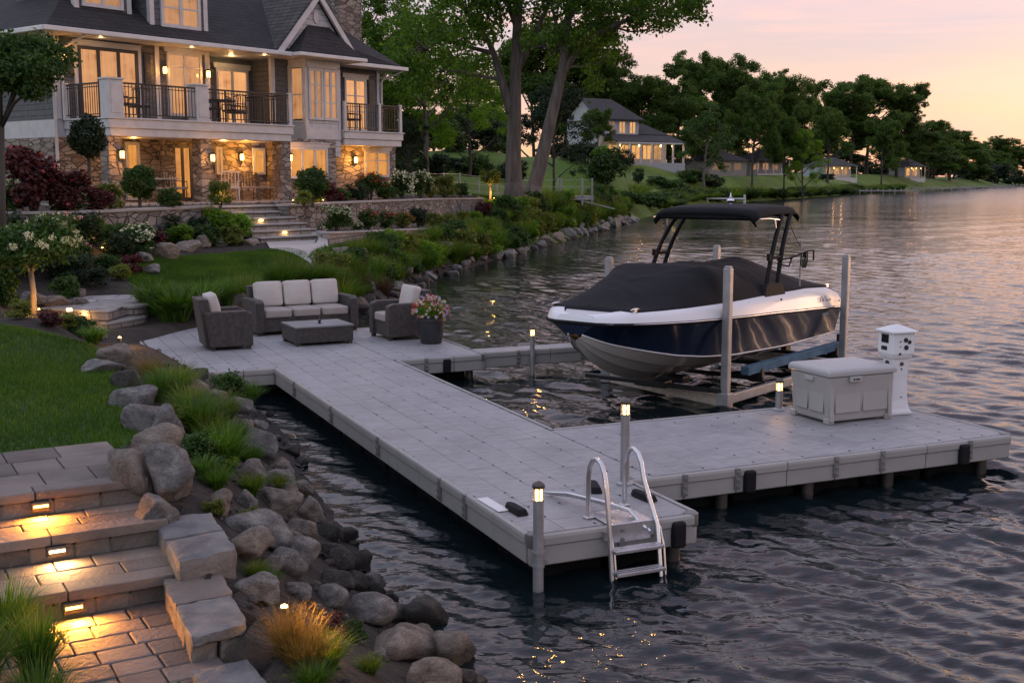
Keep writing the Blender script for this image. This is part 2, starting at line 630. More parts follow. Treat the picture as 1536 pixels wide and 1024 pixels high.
M['leaf_big'] = LEAF('sycamore_leaf', (.034, .085, .010), (.078, .155, .018), (.15, .23, .028), .5)
M['leaf_bright'] = LEAF('young_maple_leaf', (.060, .14, .014), (.115, .22, .022), (.18, .29, .035), .55)
M['leaf_mid'] = LEAF('garden_leaf', (.018, .050, .011), (.040, .090, .016), (.07, .125, .024), .35)
M['leaf_dark'] = LEAF('dark_yew_leaf', (.008, .020, .006), (.016, .036, .010), None, .2)
M['leaf_far'] = LEAF('far_oak_leaf', (.030, .066, .013), (.060, .112, .019), (.10, .16, .028), .45)
M['leaf_maroon'] = LEAF('maroon_leaf', (.030, .008, .010), (.07, .016, .018), (.10, .03, .03), .3)
M['leaf_yellow'] = LEAF('gold_green_leaf', (.07, .10, .015), (.13, .16, .025), (.18, .20, .04), .35)
M['blade'] = LEAF('shore_grass_blade', (.042, .095, .010), (.090, .17, .018), (.17, .23, .035), .45)
M['blade_dark'] = LEAF('daylily_blade', (.030, .080, .011), (.064, .14, .016), (.12, .19, .026), .42)
M['blade_purple'] = LEAF('purple_grass_blade', (.035, .014, .016), (.06, .03, .026), (.10, .07, .045), .3)
M['blade_tan'] = LEAF('dry_grass_blade', (.13, .09, .035), (.20, .13, .045), (.12, .11, .03), .35)
M['lawn_blade'] = LEAF('lawn_blade', (.026, .068, .006), (.056, .120, .010), (.10, .17, .018), .42, patch=.9)
M['bloom_white'] = LEAF('white_petal', (.55, .55, .42), (.68, .66, .56), (.45, .50, .33), .25)
M['bloom_cream'] = LEAF('cream_petal', (.46, .50, .30), (.60, .58, .42), (.62, .52, .42), .25)
M['bloom_pink'] = LEAF('pink_petal', (.50, .20, .22), (.60, .34, .33), (.60, .50, .44), .25)
M['bloom_red'] = LEAF('red_petal', (.30, .015, .02), (.42, .04, .04), (.50, .12, .10), .2)
M['bloom_orange'] = LEAF('orange_petal', (.42, .12, .02), (.52, .20, .04), (.40, .08, .03), .2)
M['bloom_violet'] = LEAF('violet_petal', (.25, .18, .45), (.42, .34, .58), (.6, .5, .65), .25)
M['galv'] = PM('galvanised_steel', (.34, .34, .35), (.25, .25, .26), 4, .42, .15, 30, metal=.45, rvar=.1)
M['alu'] = PM('brushed_aluminium', (.62, .62, .64), (.5, .5, .52), 5, .28, .1, 60, metal=.95, stretch=(1, 1, .15), rvar=.08)
M['wood_beam'] = PM('weathered_beam', (.38, .32, .26), (.52, .45, .37), 2, .75, .4, 12, stretch=(1, 8, 8))
M['rubber'] = PM('black_rubber', (.006, .006, .008), (.011, .011, .013), 8, .75, .2, 60, spec=.2)
M['float'] = PM('black_float', (.004, .004, .005), (.008, .008, .009), 5, .8, spec=.15)
M['poly_grey'] = PM('dock_edge_plastic', (.27, .26, .25), (.31, .30, .29), 2.4, .48, .15, 90, rvar=.08, bdist=.004)
M['poly_cap'] = PM('dock_corner_plastic', (.13, .125, .125), (.17, .165, .16), 4, .5)
M['gel_white'] = PM('white_gelcoat', (.64, .64, .66), (.60, .60, .62), 1, .35, coat=.25)
M['gel_grey'] = PM('silver_gelcoat', (.42, .41, .40), (.38, .375, .37), 1, .2, coat=.7)
M['gel_navy'] = PM('navy_gelcoat', (.004, .010, .028), (.006, .014, .036), 1, .2, coat=.45)
M['canvas'] = PM('black_canvas', (.0035, .004, .006), (.0065, .007, .0095), 2.2, .8, .16, 7, bdist=.05, spec=.22)
M['tower'] = PM('black_powdercoat', (.008, .008, .010), (.012, .012, .014), 5, .6, spec=.12)
M['bunk'] = PM('blue_bunk_carpet', (.05, .11, .17), (.08, .16, .23), 6, .9, .5, 60)
M['chrome'] = PM('stainless', (.7, .7, .72), (.6, .6, .62), 4, .15, metal=1.0)
M['box_plastic'] = PM('storage_box_plastic', (.34, .322, .305), (.30, .285, .272), 1.5, .5, .12, 120, bdist=.004)
M['lid_plastic'] = PM('box_lid_plastic', (.38, .37, .37), (.34, .335, .335), 1.5, .45, .12, 120, bdist=.004)
M['ped'] = PM('pedestal_white', (.68, .68, .69), (.60, .60, .61), 2, .4)
M['black_gloss'] = PM('black_gloss', (.01, .01, .012), (.015, .015, .017), 4, .2)
M['wicker'] = None
M['cushion'] = PM('cream_cushion', (.50, .455, .42), (.45, .41, .38), 5, .9, .35, 90, bdist=.006)
M['seat_cushion'] = PM('tan_cushion', (.33, .29, .265), (.29, .255, .235), 5, .9, .35, 90, bdist=.006)
M['slate_top'] = PM('slate_table_top', (.20, .195, .20), (.15, .148, .15), 2.4, .5, .2, 20)
M['pot'] = PM('black_planter', (.022, .023, .026), (.035, .036, .04), 3, .4, .2, 12)
M['grey_metal'] = PM('dark_bronze', (.07, .06, .055), (.10, .085, .075), 5, .45, metal=.5)
M['grey_wood'] = PM('silvered_wood', (.26, .25, .24), (.36, .345, .33), 3, .8, .4, 14, stretch=(1, 6, 1))
M['house_white'] = PM('far_white_paint', (.34, .355, .38), (.30, .315, .34), 1, .7)
M['house_tan'] = PM('far_tan_paint', (.24, .22, .20), (.30, .275, .25), 1, .7)
M['far_roof'] = PM('far_roof_shingle', (.022, .021, .023), (.040, .037, .038), 3, .9, .5, 8)
M['mark'] = PM('script_mark', (.30, .31, .33), (.26, .27, .29), 2, .3, metal=.4)
M['red'] = PM('red_plastic', (.35, .03, .03), (.3, .025, .025), 2, .4)


def _deck():
    m, nt, b, out = _new('dock_tread')
    v = coords(nt)
    sp = N(nt, 'ShaderNodeSeparateXYZ')
    nt.links.new(v, sp.inputs[0])
    # fine ribbed tread: rows of short raised dashes running across the walkway
    w1 = mathn(nt, 'SINE', mathn(nt, 'MULTIPLY', sp.outputs[1], 2 * math.pi / .026))
    w2 = mathn(nt, 'SINE', mathn(nt, 'MULTIPLY', sp.outputs[0], 2 * math.pi / .05))
    rib = mathn(nt, 'MULTIPLY', w1, mathn(nt, 'ADD', mathn(nt, 'MULTIPLY', w2, .4), .6))
    dirt = noise(nt, v, 1.5, 6, .6)
    col = ramp(nt, dirt, [(.3, (.25, .247, .256)), (.7, (.305, .302, .312))])
    scuff = mixc(nt, 1, ramp(nt, noise(nt, coords(nt, (1, 3, 1)), 6, 6, .7), [(.35, (.78, .78, .78)), (.6, (1.06, 1.06, 1.06))]), ramp(nt, noise(nt, v, .7, 7, .65, .8), [(.34, (.84, .84, .85)), (.50, (1, 1, 1)), (.64, (1.05, 1.05, 1.05))]), 'MULTIPLY')
    nt.links.new(mixc(nt, 1, col, scuff, 'MULTIPLY'), b.inputs['Base Color'])
    b.inputs['Roughness'].default_value = .5
    rr = N(nt, 'ShaderNodeMapRange')
    rr.inputs['To Min'].default_value = .40
    rr.inputs['To Max'].default_value = .62
    nt.links.new(noise(nt, v, 3.1, 4), rr.inputs[0])
    nt.links.new(rr.outputs[0], b.inputs['Roughness'])
    h = mathn(nt, 'ADD', rib, mathn(nt, 'MULTIPLY', noise(nt, v, 70, 3), .8))
    nt.links.new(bump(nt, h, .35, .004), b.inputs['Normal'])
    return m


def _wicker():
    m, nt, b, out = _new('brown_wicker')
    v = coords(nt)
    sp = N(nt, 'ShaderNodeSeparateXYZ')
    nt.links.new(v, sp.inputs[0])
    u = mathn(nt, 'ADD', sp.outputs[0], sp.outputs[1])
    a = mathn(nt, 'SINE', mathn(nt, 'MULTIPLY', u, 2 * math.pi / .05))
    z = mathn(nt, 'SINE', mathn(nt, 'ADD', mathn(nt, 'MULTIPLY', sp.outputs[2], 2 * math.pi / .016), mathn(nt, 'MULTIPLY', mathn(nt, 'SIGN', a), 1.57)))
    h = mathn(nt, 'MULTIPLY', z, mathn(nt, 'ABSOLUTE', a))
    f = mathn(nt, 'ADD', mathn(nt, 'MULTIPLY', h, .25), noise(nt, v, 14, 3))
    nt.links.new(ramp(nt, f, [(.3, (.022, .018, .016)), (.75, (.075, .062, .055))]), b.inputs['Base Color'])
    b.inputs['Roughness'].default_value = .55
    nt.links.new(bump(nt, h, .7, .006), b.inputs['Normal'])
    return m


M['deck'] = _deck()
M['wicker'] = _wicker()
# ---------------------------------------------------------------- land, water, sky
SHORE = np.array([(3.0, -6), (1.4, 2), (.35, 5.6), (-.2, 6.77), (-.4, 7.16), (-.9, 8.47), (-1.32, 9.8), (-1.96, 11.6), (-2.64, 13.8), (-3.5, 15.9),
                  (-4.5, 17.0), (-5.0, 19.0), (-4.5, 21.6), (-3.9, 24.2), (-3.45, 26.5), (-3.1, 31), (-2.6, 35), (-1.4, 40.2), (.6, 49), (4.1, 64.3), (12.1, 100), (26, 146), (44.3, 181),
                  (74.5, 247), (114.5, 320), (168.7, 418), (236, 530), (420, 600), (900, 640)], float)


def shore_d(X, Y):
    """signed distance to the waterline, positive on land"""
    P = np.stack([np.ravel(X), np.ravel(Y)], 1).astype(float)
    best = np.full(len(P), 1e9)
    sgn = np.ones(len(P))
    for a, b in zip(SHORE[:-1], SHORE[1:]):
        ab = b - a
        t = np.clip(((P - a) @ ab) / (ab @ ab), 0, 1)
        q = P - (a + t[:, None] * ab)
        d = np.hypot(q[:, 0], q[:, 1])
        cr = ab[0] * q[:, 1] - ab[1] * q[:, 0]
        m = d < best - 1e-9
        best[m] = d[m]
        sgn[m] = np.where(cr[m] > 0, 1, -1)
    return (best * sgn).reshape(np.shape(X))


CTRL = np.array([(-1.5, 4.5, .5), (-3, 5, .6), (-2.2, 7.0, .8), (-1.55, 6.6, .74), (-1.8, 7.4, .88), (-1.25, 6.9, .55), (-2.4, 7.9, .95), (-3.0, 9.0, 1.0), (-3.1, 9.8, 1.0), (-3.6, 11.4, 1.0), (-4.2, 13, .9), (-5, 11, 1.1), (-5, 8.5, 1.08),
                 (-8, 8, 1.3), (-7, 13.6, 1.35), (-12, 14, 1.9), (-6.7, 16.4, 1.15), (-10, 18, 1.6), (-5.9, 16.8, .55), (-6.2, 18.5, .5), (-6.9, 20.5, .45), (-7.6, 22, .7), (-9, 21, .9), (-8.2, 23.8, 1.0), (-9.7, 25.6, 1.7),
                 (-12, 24, 2.0), (-14, 28, 2.3), (-7.1, 24, .85), (-6.9, 28.9, 1.2), (-5.5, 30.0, 1.27), (-4.8, 27, .9), (-4.5, 24, .75), (-7, 31, 1.35), (-8.6, 29.5, 1.45), (-3, 38, 1.0), (-1.2, 46, .9),
                 (0, 54, 1.9), (0, 60, 2.0), (-3, 58, 2.3), (-10, 36, 2.3), (-20, 60, 3), (-30, 40, 3.2), (-15, 50, 2.6), (3, 70, 1.35),
                 (-3.5, 90, 5.2), (3.5, 100, 4.9), (-3, 70, 3.2), (-20, 90, 5.5), (13.9, 150, 5.0), (18.6, 140, 3.4), (24, 143, 1.8), (47, 200, 3.7), (38, 195, 3.4), (76, 260, 3), (6, 85, 1.3),
                 (14, 118, 1.7), (8, 115, 2.7), (-50, 120, 6), (60, 300, 4.5), (150, 420, 3), (200, 560, 3), (0, 300, 8), (-60, 250, 9), (100, 500, 6), (400, 660, 5)], float)

W_UP = [(-9.75, 27.0), (-8.1, 31.9)], [(-6.5, 33.5), (-1.48, 54.0)]      # the patio wall left of the stairs, and right of them
W_LO = [(-5.15, 31.5), (-.80, 50.0)]
T_UP = [(-9.75, 27.0), (-8.1, 31.9), (-8.36, 32.5), (-6.95, 34.3), (-6.5, 33.5), (-1.48, 54.0), (-2.5, 60), (-14, 66), (-34, 50), (-22, 22)]
T_LO = [(-5.15, 31.5), (-.80, 50.0), (-.9, 53.6), (-1.48, 54.0), (-6.5, 33.5), (-5.4, 33.0)]


STEP_PIT = [(-2.47 + .866 * a - .5 * b, 7.68 + .5 * a + .866 * b) for a, b in ((-.06, 1.25), (-.06, -.9), (-.02, -1.1), (-.08, -2.4), (.25, -4.5), (-4.2, -4.5), (-4.2, 1.25))]


def inpoly(X, Y, poly):
    X, Y = np.asarray(X, float), np.asarray(Y, float)
    r = np.zeros(X.shape, bool)
    for (x0, y0), (x1, y1) in zip(poly, poly[1:] + poly[:1]):
        c = (y0 > Y) != (y1 > Y)
        with np.errstate(divide='ignore', invalid='ignore'):
            r ^= c & (X < (x1 - x0) * (Y - y0) / (y1 - y0 if y1 != y0 else 1e-9) + x0)
    return r


def terr(X, Y, terraces=True):
    X, Y = np.asarray(X, float), np.asarray(Y, float)
    shp = X.shape
    x, y = X.ravel(), Y.ravel()
    d2 = (x[:, None] - CTRL[None, :, 0]) ** 2 + (y[:, None] - CTRL[None, :, 1]) ** 2
    w = 1 / (d2 + .15 + (.02 * np.maximum(y, 0)[:, None]) ** 2) ** 1.6
    L = (w @ CTRL[:, 2]) / w.sum(1)
    d = shore_d(x, y)
    wid = 1.75 + .035 * np.maximum(0, y - 45)
    t = np.clip(d / wid, 0, 1)
    land = L * (t * t * (3 - 2 * t)) * .999 + WATER - .03 + .12 * np.clip(d, 0, .6)
    sea = WATER - .03 + np.maximum(.42 * d, -1.6)
    z = np.where(d > 0, np.minimum(land, np.maximum(L, .1)), sea)
    if terraces:
        lo = inpoly(x, y, T_LO)
        z = np.where(lo, 1.60 - (np.clip(y, 31, 50) - 31.5) * .0297, z)
        z = np.where(inpoly(x, y, T_UP), 2.28, z)
        z = np.where(inpoly(x, y, STEP_PIT), np.minimum(z, .40), z)
    return z.reshape(shp)


def gz(x, y):
    return float(terr(np.array([x]), np.array([y]))[0])


def ground(px, py):
    """where the sight line through a pixel of the photo meets the land or the water"""
    d = ray(px, py)
    t = np.concatenate([np.arange(3.5, 60, .06), np.arange(60, 700, .8)])
    X, Y, Z = d.x * t, d.y * t, CAMZ + d.z * t
    g = np.maximum(terr(X, Y), WATER)
    k = np.nonzero(Z <= g)[0]
    k = k[0] if len(k) else len(t) - 1
    return Vector((X[k], Y[k], g[k]))


def gpoly(pts):
    return [tuple(ground(px, py))[:2] for px, py in pts]


LAWN_NEAR = [(-9.5, 14.2), (-7.2, 14.0), (-6.0, 14.6), (-5.2, 14.3), (-4.6, 13.3), (-4.15, 12.2), (-3.75, 11.4), (-3.45, 10.4), (-3.15, 9.6), (-2.95, 8.95), (-3.1, 8.55), (-3.5, 8.35), (-9.5, 5.2)]
LAWN_MID = [(-8.1, 26.3), (-6.9, 29.2), (-5.75, 29.9), (-5.1, 29.0), (-4.75, 27.2), (-5.0, 25.2), (-5.6, 23.8), (-6.6, 23.0), (-7.6, 23.4), (-8.2, 24.6)]


def land_grid(xs, ys, keep):
    X, Y = np.meshgrid(xs, ys)
    Z = terr(X, Y)
    nx, ny = len(xs), len(ys)
    idx = np.arange(nx * ny).reshape(ny, nx)
    f = np.stack([idx[:-1, :-1], idx[:-1, 1:], idx[1:, 1:], idx[1:, :-1]], -1).reshape(-1, 4)
    cx = X.ravel()[f].mean(1)
    cy = Y.ravel()[f].mean(1)
    v = np.stack([X.ravel(), Y.ravel(), Z.ravel()], 1)
    out = []
    for k in keep(cx, cy):
        ff = f[k]
        u, inv = np.unique(ff.ravel(), return_inverse=True)
        out.append((v[u], inv.reshape(-1, 4)))
    return out


def link_land(name, vf, mat, label=None):
    me = fast_mesh(name, *vf)
    me.polygons.foreach_set('use_smooth', [True] * len(me.polygons))
    return tag(mobj(name, me, mat), kind='structure')


def near_keep(cx, cy):
    a = inpoly(cx, cy, LAWN_NEAR)
    b = inpoly(cx, cy, LAWN_MID) | ((cy > 50.6) & (cx > -1.3) & (shore_d(cx, cy) > .25)) | ((cy > 44) & (cx > -2) & ~inpoly(cx, cy, T_LO) & ~inpoly(cx, cy, T_UP) & (shore_d(cx, cy) > .4))
    return a, b, ~(a | b)


_a, _b, _c = land_grid(np.arange(-16, 6.01, .2), np.arange(1.0, 56.01, .2), near_keep)
link_land('lawn', _a, M['lawn'])
link_land('lawn', _b, M['lawn'])
link_land('ground', _c, M['soil'])


def far_keep(cx, cy):
    return [~((cx > -15.6) & (cx < 5.6) & (cy > 1.4) & (cy < 55.6))]


_xs = np.concatenate([np.arange(-120, -16, 4), np.arange(-16, 6, 1.0), np.arange(6, 60, 1.5), np.arange(60, 330, 5), np.arange(330, 900, 40)])
_ys = np.concatenate([np.arange(-8, 56, 2.0), np.arange(56, 150, 1.6), np.arange(150, 330, 3.5), np.arange(330, 760, 8)])
(_h,) = land_grid(_xs, _ys, far_keep)
link_land('hill', _h, M['hill'])


# ---- water
def _water():
    m, nt, b, out = _new('lake_water')
    b.inputs['Base Color'].default_value = (.005, .010, .012, 1)
    b.inputs['Roughness'].default_value = .035
    b.inputs['IOR'].default_value = 1.333
    b.inputs['Specular IOR Level'].default_value = .5
    tc = N(nt, 'ShaderNodeTexCoord')

    def lay(rot, sx, sy, scale, det, rough=.5, dist=0.0):
        mp = N(nt, 'ShaderNodeMapping')
        mp.inputs['Rotation'].default_value = (0, 0, rot)
        mp.inputs['Scale'].default_value = (sx, sy, 1)
        nt.links.new(tc.outputs['Object'], mp.inputs[0])
        return noise(nt, mp.outputs[0], scale, det, rough, dist)
    chop = lay(R(30), .45, 1, 4.5, 3, .5, .7)
    rip = lay(R(55), .6, 1, 12, 3, .5, .3)
    patch = ramp(nt, lay(0, 1, 1, .13, 2), [(.40, (.35, .35, .35)), (.62, (1, 1, 1))])
    h = mathn(nt, 'ADD', mathn(nt, 'MULTIPLY', mathn(nt, 'MULTIPLY', chop, .045), patch), mathn(nt, 'MULTIPLY', rip, .009))
    nt.links.new(bump(nt, h, 1.0, .5), b.inputs['Normal'])
    # roughness rises with y distance, standing in for far waves the mesh lacks
    sp = N(nt, 'ShaderNodeSeparateXYZ')
    nt.links.new(tc.outputs['Object'], sp.inputs[0])
    mr = N(nt, 'ShaderNodeMapRange')
    mr.inputs['From Min'].default_value = 35
    mr.inputs['From Max'].default_value = 170
    mr.inputs['To Min'].default_value = .03
    mr.inputs['To Max'].default_value = .18
    nt.links.new(sp.outputs[1], mr.inputs[0])
    nt.links.new(mr.outputs[0], b.inputs['Roughness'])
    return m


M['water'] = _water()


def wave_sheet():
    """real waves: a sheet finer near the docks, coarser far out; short waves fade where the mesh cannot carry them"""
    rg = np.random.default_rng(5)
    D = 4.2 * 1.0040 ** np.arange(0, 1220)
    A = np.tan(np.concatenate([np.linspace(-.62, -.42, 60), np.linspace(-.419, .47, 760), np.linspace(.472, .95, 120)]))
    X, Y = A[None, :] * D[:, None], np.repeat(D[:, None], len(A), 1)
    cell = np.repeat((D * .0040)[:, None], len(A), 1)
    Z = np.zeros_like(X)
    comps = []
    for n, l0, l1, spread, ka in ((10, .7, 1.7, .30, .024), (30, .30, .75, .42, .050), (36, .12, .30, .8, .040)):
        for _ in range(n):
            comps.append((math.exp(rg.uniform(math.log(l0), math.log(l1))), R(46) + rg.normal() * spread, ka * rg.uniform(.6, 1.3), rg.uniform(0, 6.28)))
    calm = np.clip(.45 + .10 * np.clip(-shore_d(X[::8, ::8], Y[::8, ::8]), 0, 6), .45, 1)
    calm = np.repeat(np.repeat(calm, 8, 0), 8, 1)[:X.shape[0], :X.shape[1]]
    gust = .80 + .28 * np.sin(X * .21 + 1.3 * np.sin(Y * .13)) * np.sin(Y * .17 - X * .06) + .22 * np.sin(X * .83 + 1.7 * np.sin(Y * .61)) * np.sin(Y * .57 - X * .31)
    for lam, th, ka, ph in comps:
        k = 2 * math.pi / lam
        f = np.clip((lam / cell - 2.2) / 2.5, 0, 1)
        wob = .35 * np.sin(X * .7 * math.sin(th) - Y * .5 + ph)
        a_ = k * (X * math.cos(th) + Y * math.sin(th)) + ph + wob
        Z += f * ka / k * (np.sin(a_) - .22 * np.cos(2 * a_))
    Z = WATER + Z * calm * gust * .86
    ny, nx = X.shape
    idx = np.arange(nx * ny).reshape(ny, nx)
    f = np.stack([idx[:-1, :-1], idx[:-1, 1:], idx[1:, 1:], idx[1:, :-1]], -1).reshape(-1, 4)
    v = np.stack([X.ravel(), Y.ravel(), Z.ravel()], 1)
    n = len(v)
    zb = WATER - .14
    v = np.concatenate([v, [(-120, -12, zb), (1400, -12, zb), (1400, 760, zb), (-120, 760, zb)]])
    f = np.concatenate([f, [(n, n + 1, n + 2, n + 3)]])
    me = fast_mesh('water', v, f)
    me.polygons.foreach_set('use_smooth', [True] * len(me.polygons))
    tag(mobj('water', me, M['water']), kind='structure')


wave_sheet()

# ---- sky
SUN_AZ = math.atan2(.86, .51)          # clockwise from +Y, toward the glow beyond the right edge
SUN_EL = R(5.0)
TO_SUN = Vector((math.sin(SUN_AZ) * math.cos(SUN_EL), math.cos(SUN_AZ) * math.cos(SUN_EL), math.sin(SUN_EL)))


def make_world():
    w = bpy.data.worlds.new('World')
    SC.world = w
    w.use_nodes = True
    nt = w.node_tree
    for n in list(nt.nodes):
        nt.nodes.remove(n)
    out = N(nt, 'ShaderNodeOutputWorld')
    tc = N(nt, 'ShaderNodeTexCoord')
    sp = N(nt, 'ShaderNodeSeparateXYZ')
    nt.links.new(tc.outputs['Generated'], sp.inputs[0])
    z = sp.outputs[2]
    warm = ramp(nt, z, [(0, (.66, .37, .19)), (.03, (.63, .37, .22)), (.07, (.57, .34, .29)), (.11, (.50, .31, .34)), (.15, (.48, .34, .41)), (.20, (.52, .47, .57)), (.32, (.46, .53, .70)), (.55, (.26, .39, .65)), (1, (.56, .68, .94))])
    cool = ramp(nt, z, [(0, (.56, .44, .42)), (.06, (.52, .45, .47)), (.16, (.56, .58, .68)), (.30, (.76, .80, .94)), (.6, (.74, .84, 1.04)), (1, (.56, .68, .94))])  # brightness added behind the viewer and overhead, above real dusk, to light the scene
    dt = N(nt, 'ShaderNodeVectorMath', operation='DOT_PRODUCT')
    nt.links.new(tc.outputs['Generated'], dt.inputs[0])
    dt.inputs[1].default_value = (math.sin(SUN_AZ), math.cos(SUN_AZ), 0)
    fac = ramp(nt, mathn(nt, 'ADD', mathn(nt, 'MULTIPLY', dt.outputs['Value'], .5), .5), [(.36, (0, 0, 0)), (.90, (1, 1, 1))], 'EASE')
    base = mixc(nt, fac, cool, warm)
    # thin bands of cloud: pink where the glow reaches them
    mp = N(nt, 'ShaderNodeMapping')
    mp.inputs['Scale'].default_value = (1.9, 1.9, 15)
    nt.links.new(tc.outputs['Generated'], mp.inputs[0])
    cl = noise(nt, mp.outputs[0], 1.9, 6, .55, .6)
    cf = ramp(nt, cl, [(.42, (0, 0, 0)), (.64, (1, 1, 1))])
    pink = mixc(nt, fac, (.56, .48, .58), (.86, .37, .33))
    base = mixc(nt, mathn(nt, 'MULTIPLY', cf, .85), base, pink)
    grey = ramp(nt, noise(nt, mp.outputs[0], 1.1, 4, .5, .3), [(.5, (0, 0, 0)), (.72, (1, 1, 1))])
    base = mixc(nt, mathn(nt, 'MULTIPLY', grey, .8), base, (.38, .28, .40))
    sky = N(nt, 'ShaderNodeTexSky', sky_type='NISHITA')
    sky.sun_disc = False
    sky.sun_elevation = SUN_EL
    sky.sun_rotation = SUN_AZ
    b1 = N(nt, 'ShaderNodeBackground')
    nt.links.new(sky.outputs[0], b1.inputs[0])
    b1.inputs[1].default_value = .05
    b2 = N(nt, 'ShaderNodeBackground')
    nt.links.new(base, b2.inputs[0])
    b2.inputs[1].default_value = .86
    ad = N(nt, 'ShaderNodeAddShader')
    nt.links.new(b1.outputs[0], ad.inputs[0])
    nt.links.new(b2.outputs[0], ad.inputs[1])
    nt.links.new(ad.outputs[0], out.inputs[0])


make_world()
_l = bpy.data.lights.new('sun', 'SUN')
_l.energy = .14
_l.angle = R(10)
_l.color = (1, .62, .50)
_s = bpy.data.objects.new('sun', _l)
COL.objects.link(_s)
_s.rotation_euler = TO_SUN.to_track_quat('Z', 'Y').to_euler()


def lamp(name, loc, power, col=(1, .62, .26), r=.04, parent=None, kind='POINT', aim=None, size=.2, sizey=None, spot=None):
    l = bpy.data.lights.new(name, kind)
    l.energy = power
    l.color = col
    if kind == 'AREA':
        l.size = size
        if sizey:
            l.shape = 'RECTANGLE'
            l.size_y = sizey
    else:
        l.shadow_soft_size = r
    if kind == 'SPOT':
        l.spot_size = spot or R(90)
        l.spot_blend = .7
    o = bpy.data.objects.new(name, l)
    COL.objects.link(o)
    o.location = loc
    if aim is not None:
        o.rotation_euler = (-Vector(aim)).to_track_quat('Z', 'Y').to_euler()
    if parent:
        o.parent = parent
    return o


# ---- camera
_cam = bpy.data.cameras.new('camera')
_cam.lens = FPX / 1536 * 36
_cam.clip_end = 3000
CAM = bpy.data.objects.new('camera', _cam)
COL.objects.link(CAM)
CAM.location = (0, 0, CAMZ)
CAM.rotation_euler = (math.pi / 2 - PIT, 0, 0)
SC.camera = CAM
SC.view_settings.view_transform = 'Standard'
SC.view_settings.look = 'None'
SC.view_settings.exposure = .58
SC.view_settings.gamma = 1
SC.cycles.use_denoising = True
SC.cycles.max_bounces = 6
SC.cycles.diffuse_bounces = 2
SC.cycles.glossy_bounces = 3
SC.cycles.transmission_bounces = 3
SC.cycles.transparent_max_bounces = 4
SC.cycles.caustics_reflective = False
SC.cycles.caustics_refractive = False
SC.cycles.sample_clamp_indirect = 4
# ---------------------------------------------------------------- floating dock and everything on it
DTH = R(24)
DO = Vector((.16, 8.48, 0))
DU = Vector((math.cos(DTH), math.sin(DTH), 0))
DV = Vector((-math.sin(DTH), math.cos(DTH), 0))


def dk(u, v, z=DECK):
    return DO + DU * u + DV * v + Vector((0, 0, z))


dock = thing('floating_dock', 'long grey plastic floating dock with walkway, seating platform and side arm on the lake', 'dock', DO, DTH)


def deck_section(u0, u1, v0, v1, nu, nv):
    """one hinged section of deck: tread tiles with open joints on a dark tray"""
    mb = MB()
    g = .0035
    du, dv = (u1 - u0) / nu, (v1 - v0) / nv
    for i in range(nu):
        off = (i % 2) * dv * .5 if nv > 1 else 0
        cuts = [v0] + [v for v in (v0 + off + k * dv for k in range(nv + 1)) if v0 + .1 < v < v1 - .1] + [v1]
        for a, b in zip(cuts[:-1], cuts[1:]):
            mb.box(u0 + i * du + g / 2, u0 + (i + 1) * du - g / 2, a + g / 2, b - g / 2, DECK - .05, DECK + random.uniform(-.0012, .0012))
    o = mb.build('deck_section', M['deck'], dock, bevel=.004, seg=1)
    t = MB()
    t.box(u0 + .02, u1 - .02, v0 + .02, v1 - .02, DECK - .16, DECK - .03)
    t.build('deck_tray', M['poly_cap'], o)
    p = MB()
    for i in range(nu + 1):
        for k in range(int((v1 - v0) / .31) + 1):
            if random.random() < .45:
                p.lathe([(.0, 0), (.011, 0), (.011, .0022), (0, .0022)][1:3], (u0 + i * du + random.uniform(-.004, .004), min(v1 - .04, v0 + .06 + k * .31), DECK + .001), 8)
    tag(p.build('bolts', M['float'], o), kind='stuff')
    return o


deck_section(0, 1.42, .03, 1.12, 5, 2)
deck_section(0, 1.72, 1.12, 4.85, 6, 6)
deck_section(0, 1.72, 4.85, 8.6, 6, 6)
deck_section(1.73, 4.0, 1.16, 3.25, 8, 4)
deck_section(4.0, 6.03, 1.16, 3.25, 7, 4)
deck_section(-1.4, 1.72, 8.6, 14.0, 11, 8)
deck_section(1.73, 3.15, 8.62, 12.4, 5, 6)
deck_section(3.17, 6.1, 8.78, 9.14, 1, 3)

EDGE_PROF = [(0, DECK + .002), (.025, DECK + .006), (.044, DECK - .004), (.05, DECK - .025), (.05, DECK - .075), (.036, DECK - .088), (.036, DECK - .228), (.026, DECK - .24), (0, DECK - .24)]
_edge_cache = {}


def edge_panel(L):
    """one length of moulded edging, local x along it, +y outward"""
    k = round(L, 3)
    if k not in _edge_cache:
        n = len(EDGE_PROF)
        vs = [(x, y, z) for x in (.004, L - .004) for y, z in EDGE_PROF]
        fs = [tuple(range(n)), tuple(reversed(range(n, 2 * n)))] + [(i, n + i, n + (i + 1) % n, (i + 1) % n) for i in range(n)]
        mb = MB()
        mb.add(vs, fs)
        me = bpy.data.meshes.new('edge_panel')
        me.from_pydata(mb.v, [], mb.f)
        me.materials.append(M['poly_grey'])
        _edge_cache[k] = me
    o = mobj('edge_panel', _edge_cache[k], None, dock)
    md = o.modifiers.new('bevel', 'BEVEL')
    md.width, md.segments, md.limit_method, md.angle_limit = .006, 2, 'ANGLE', R(50)
    return o


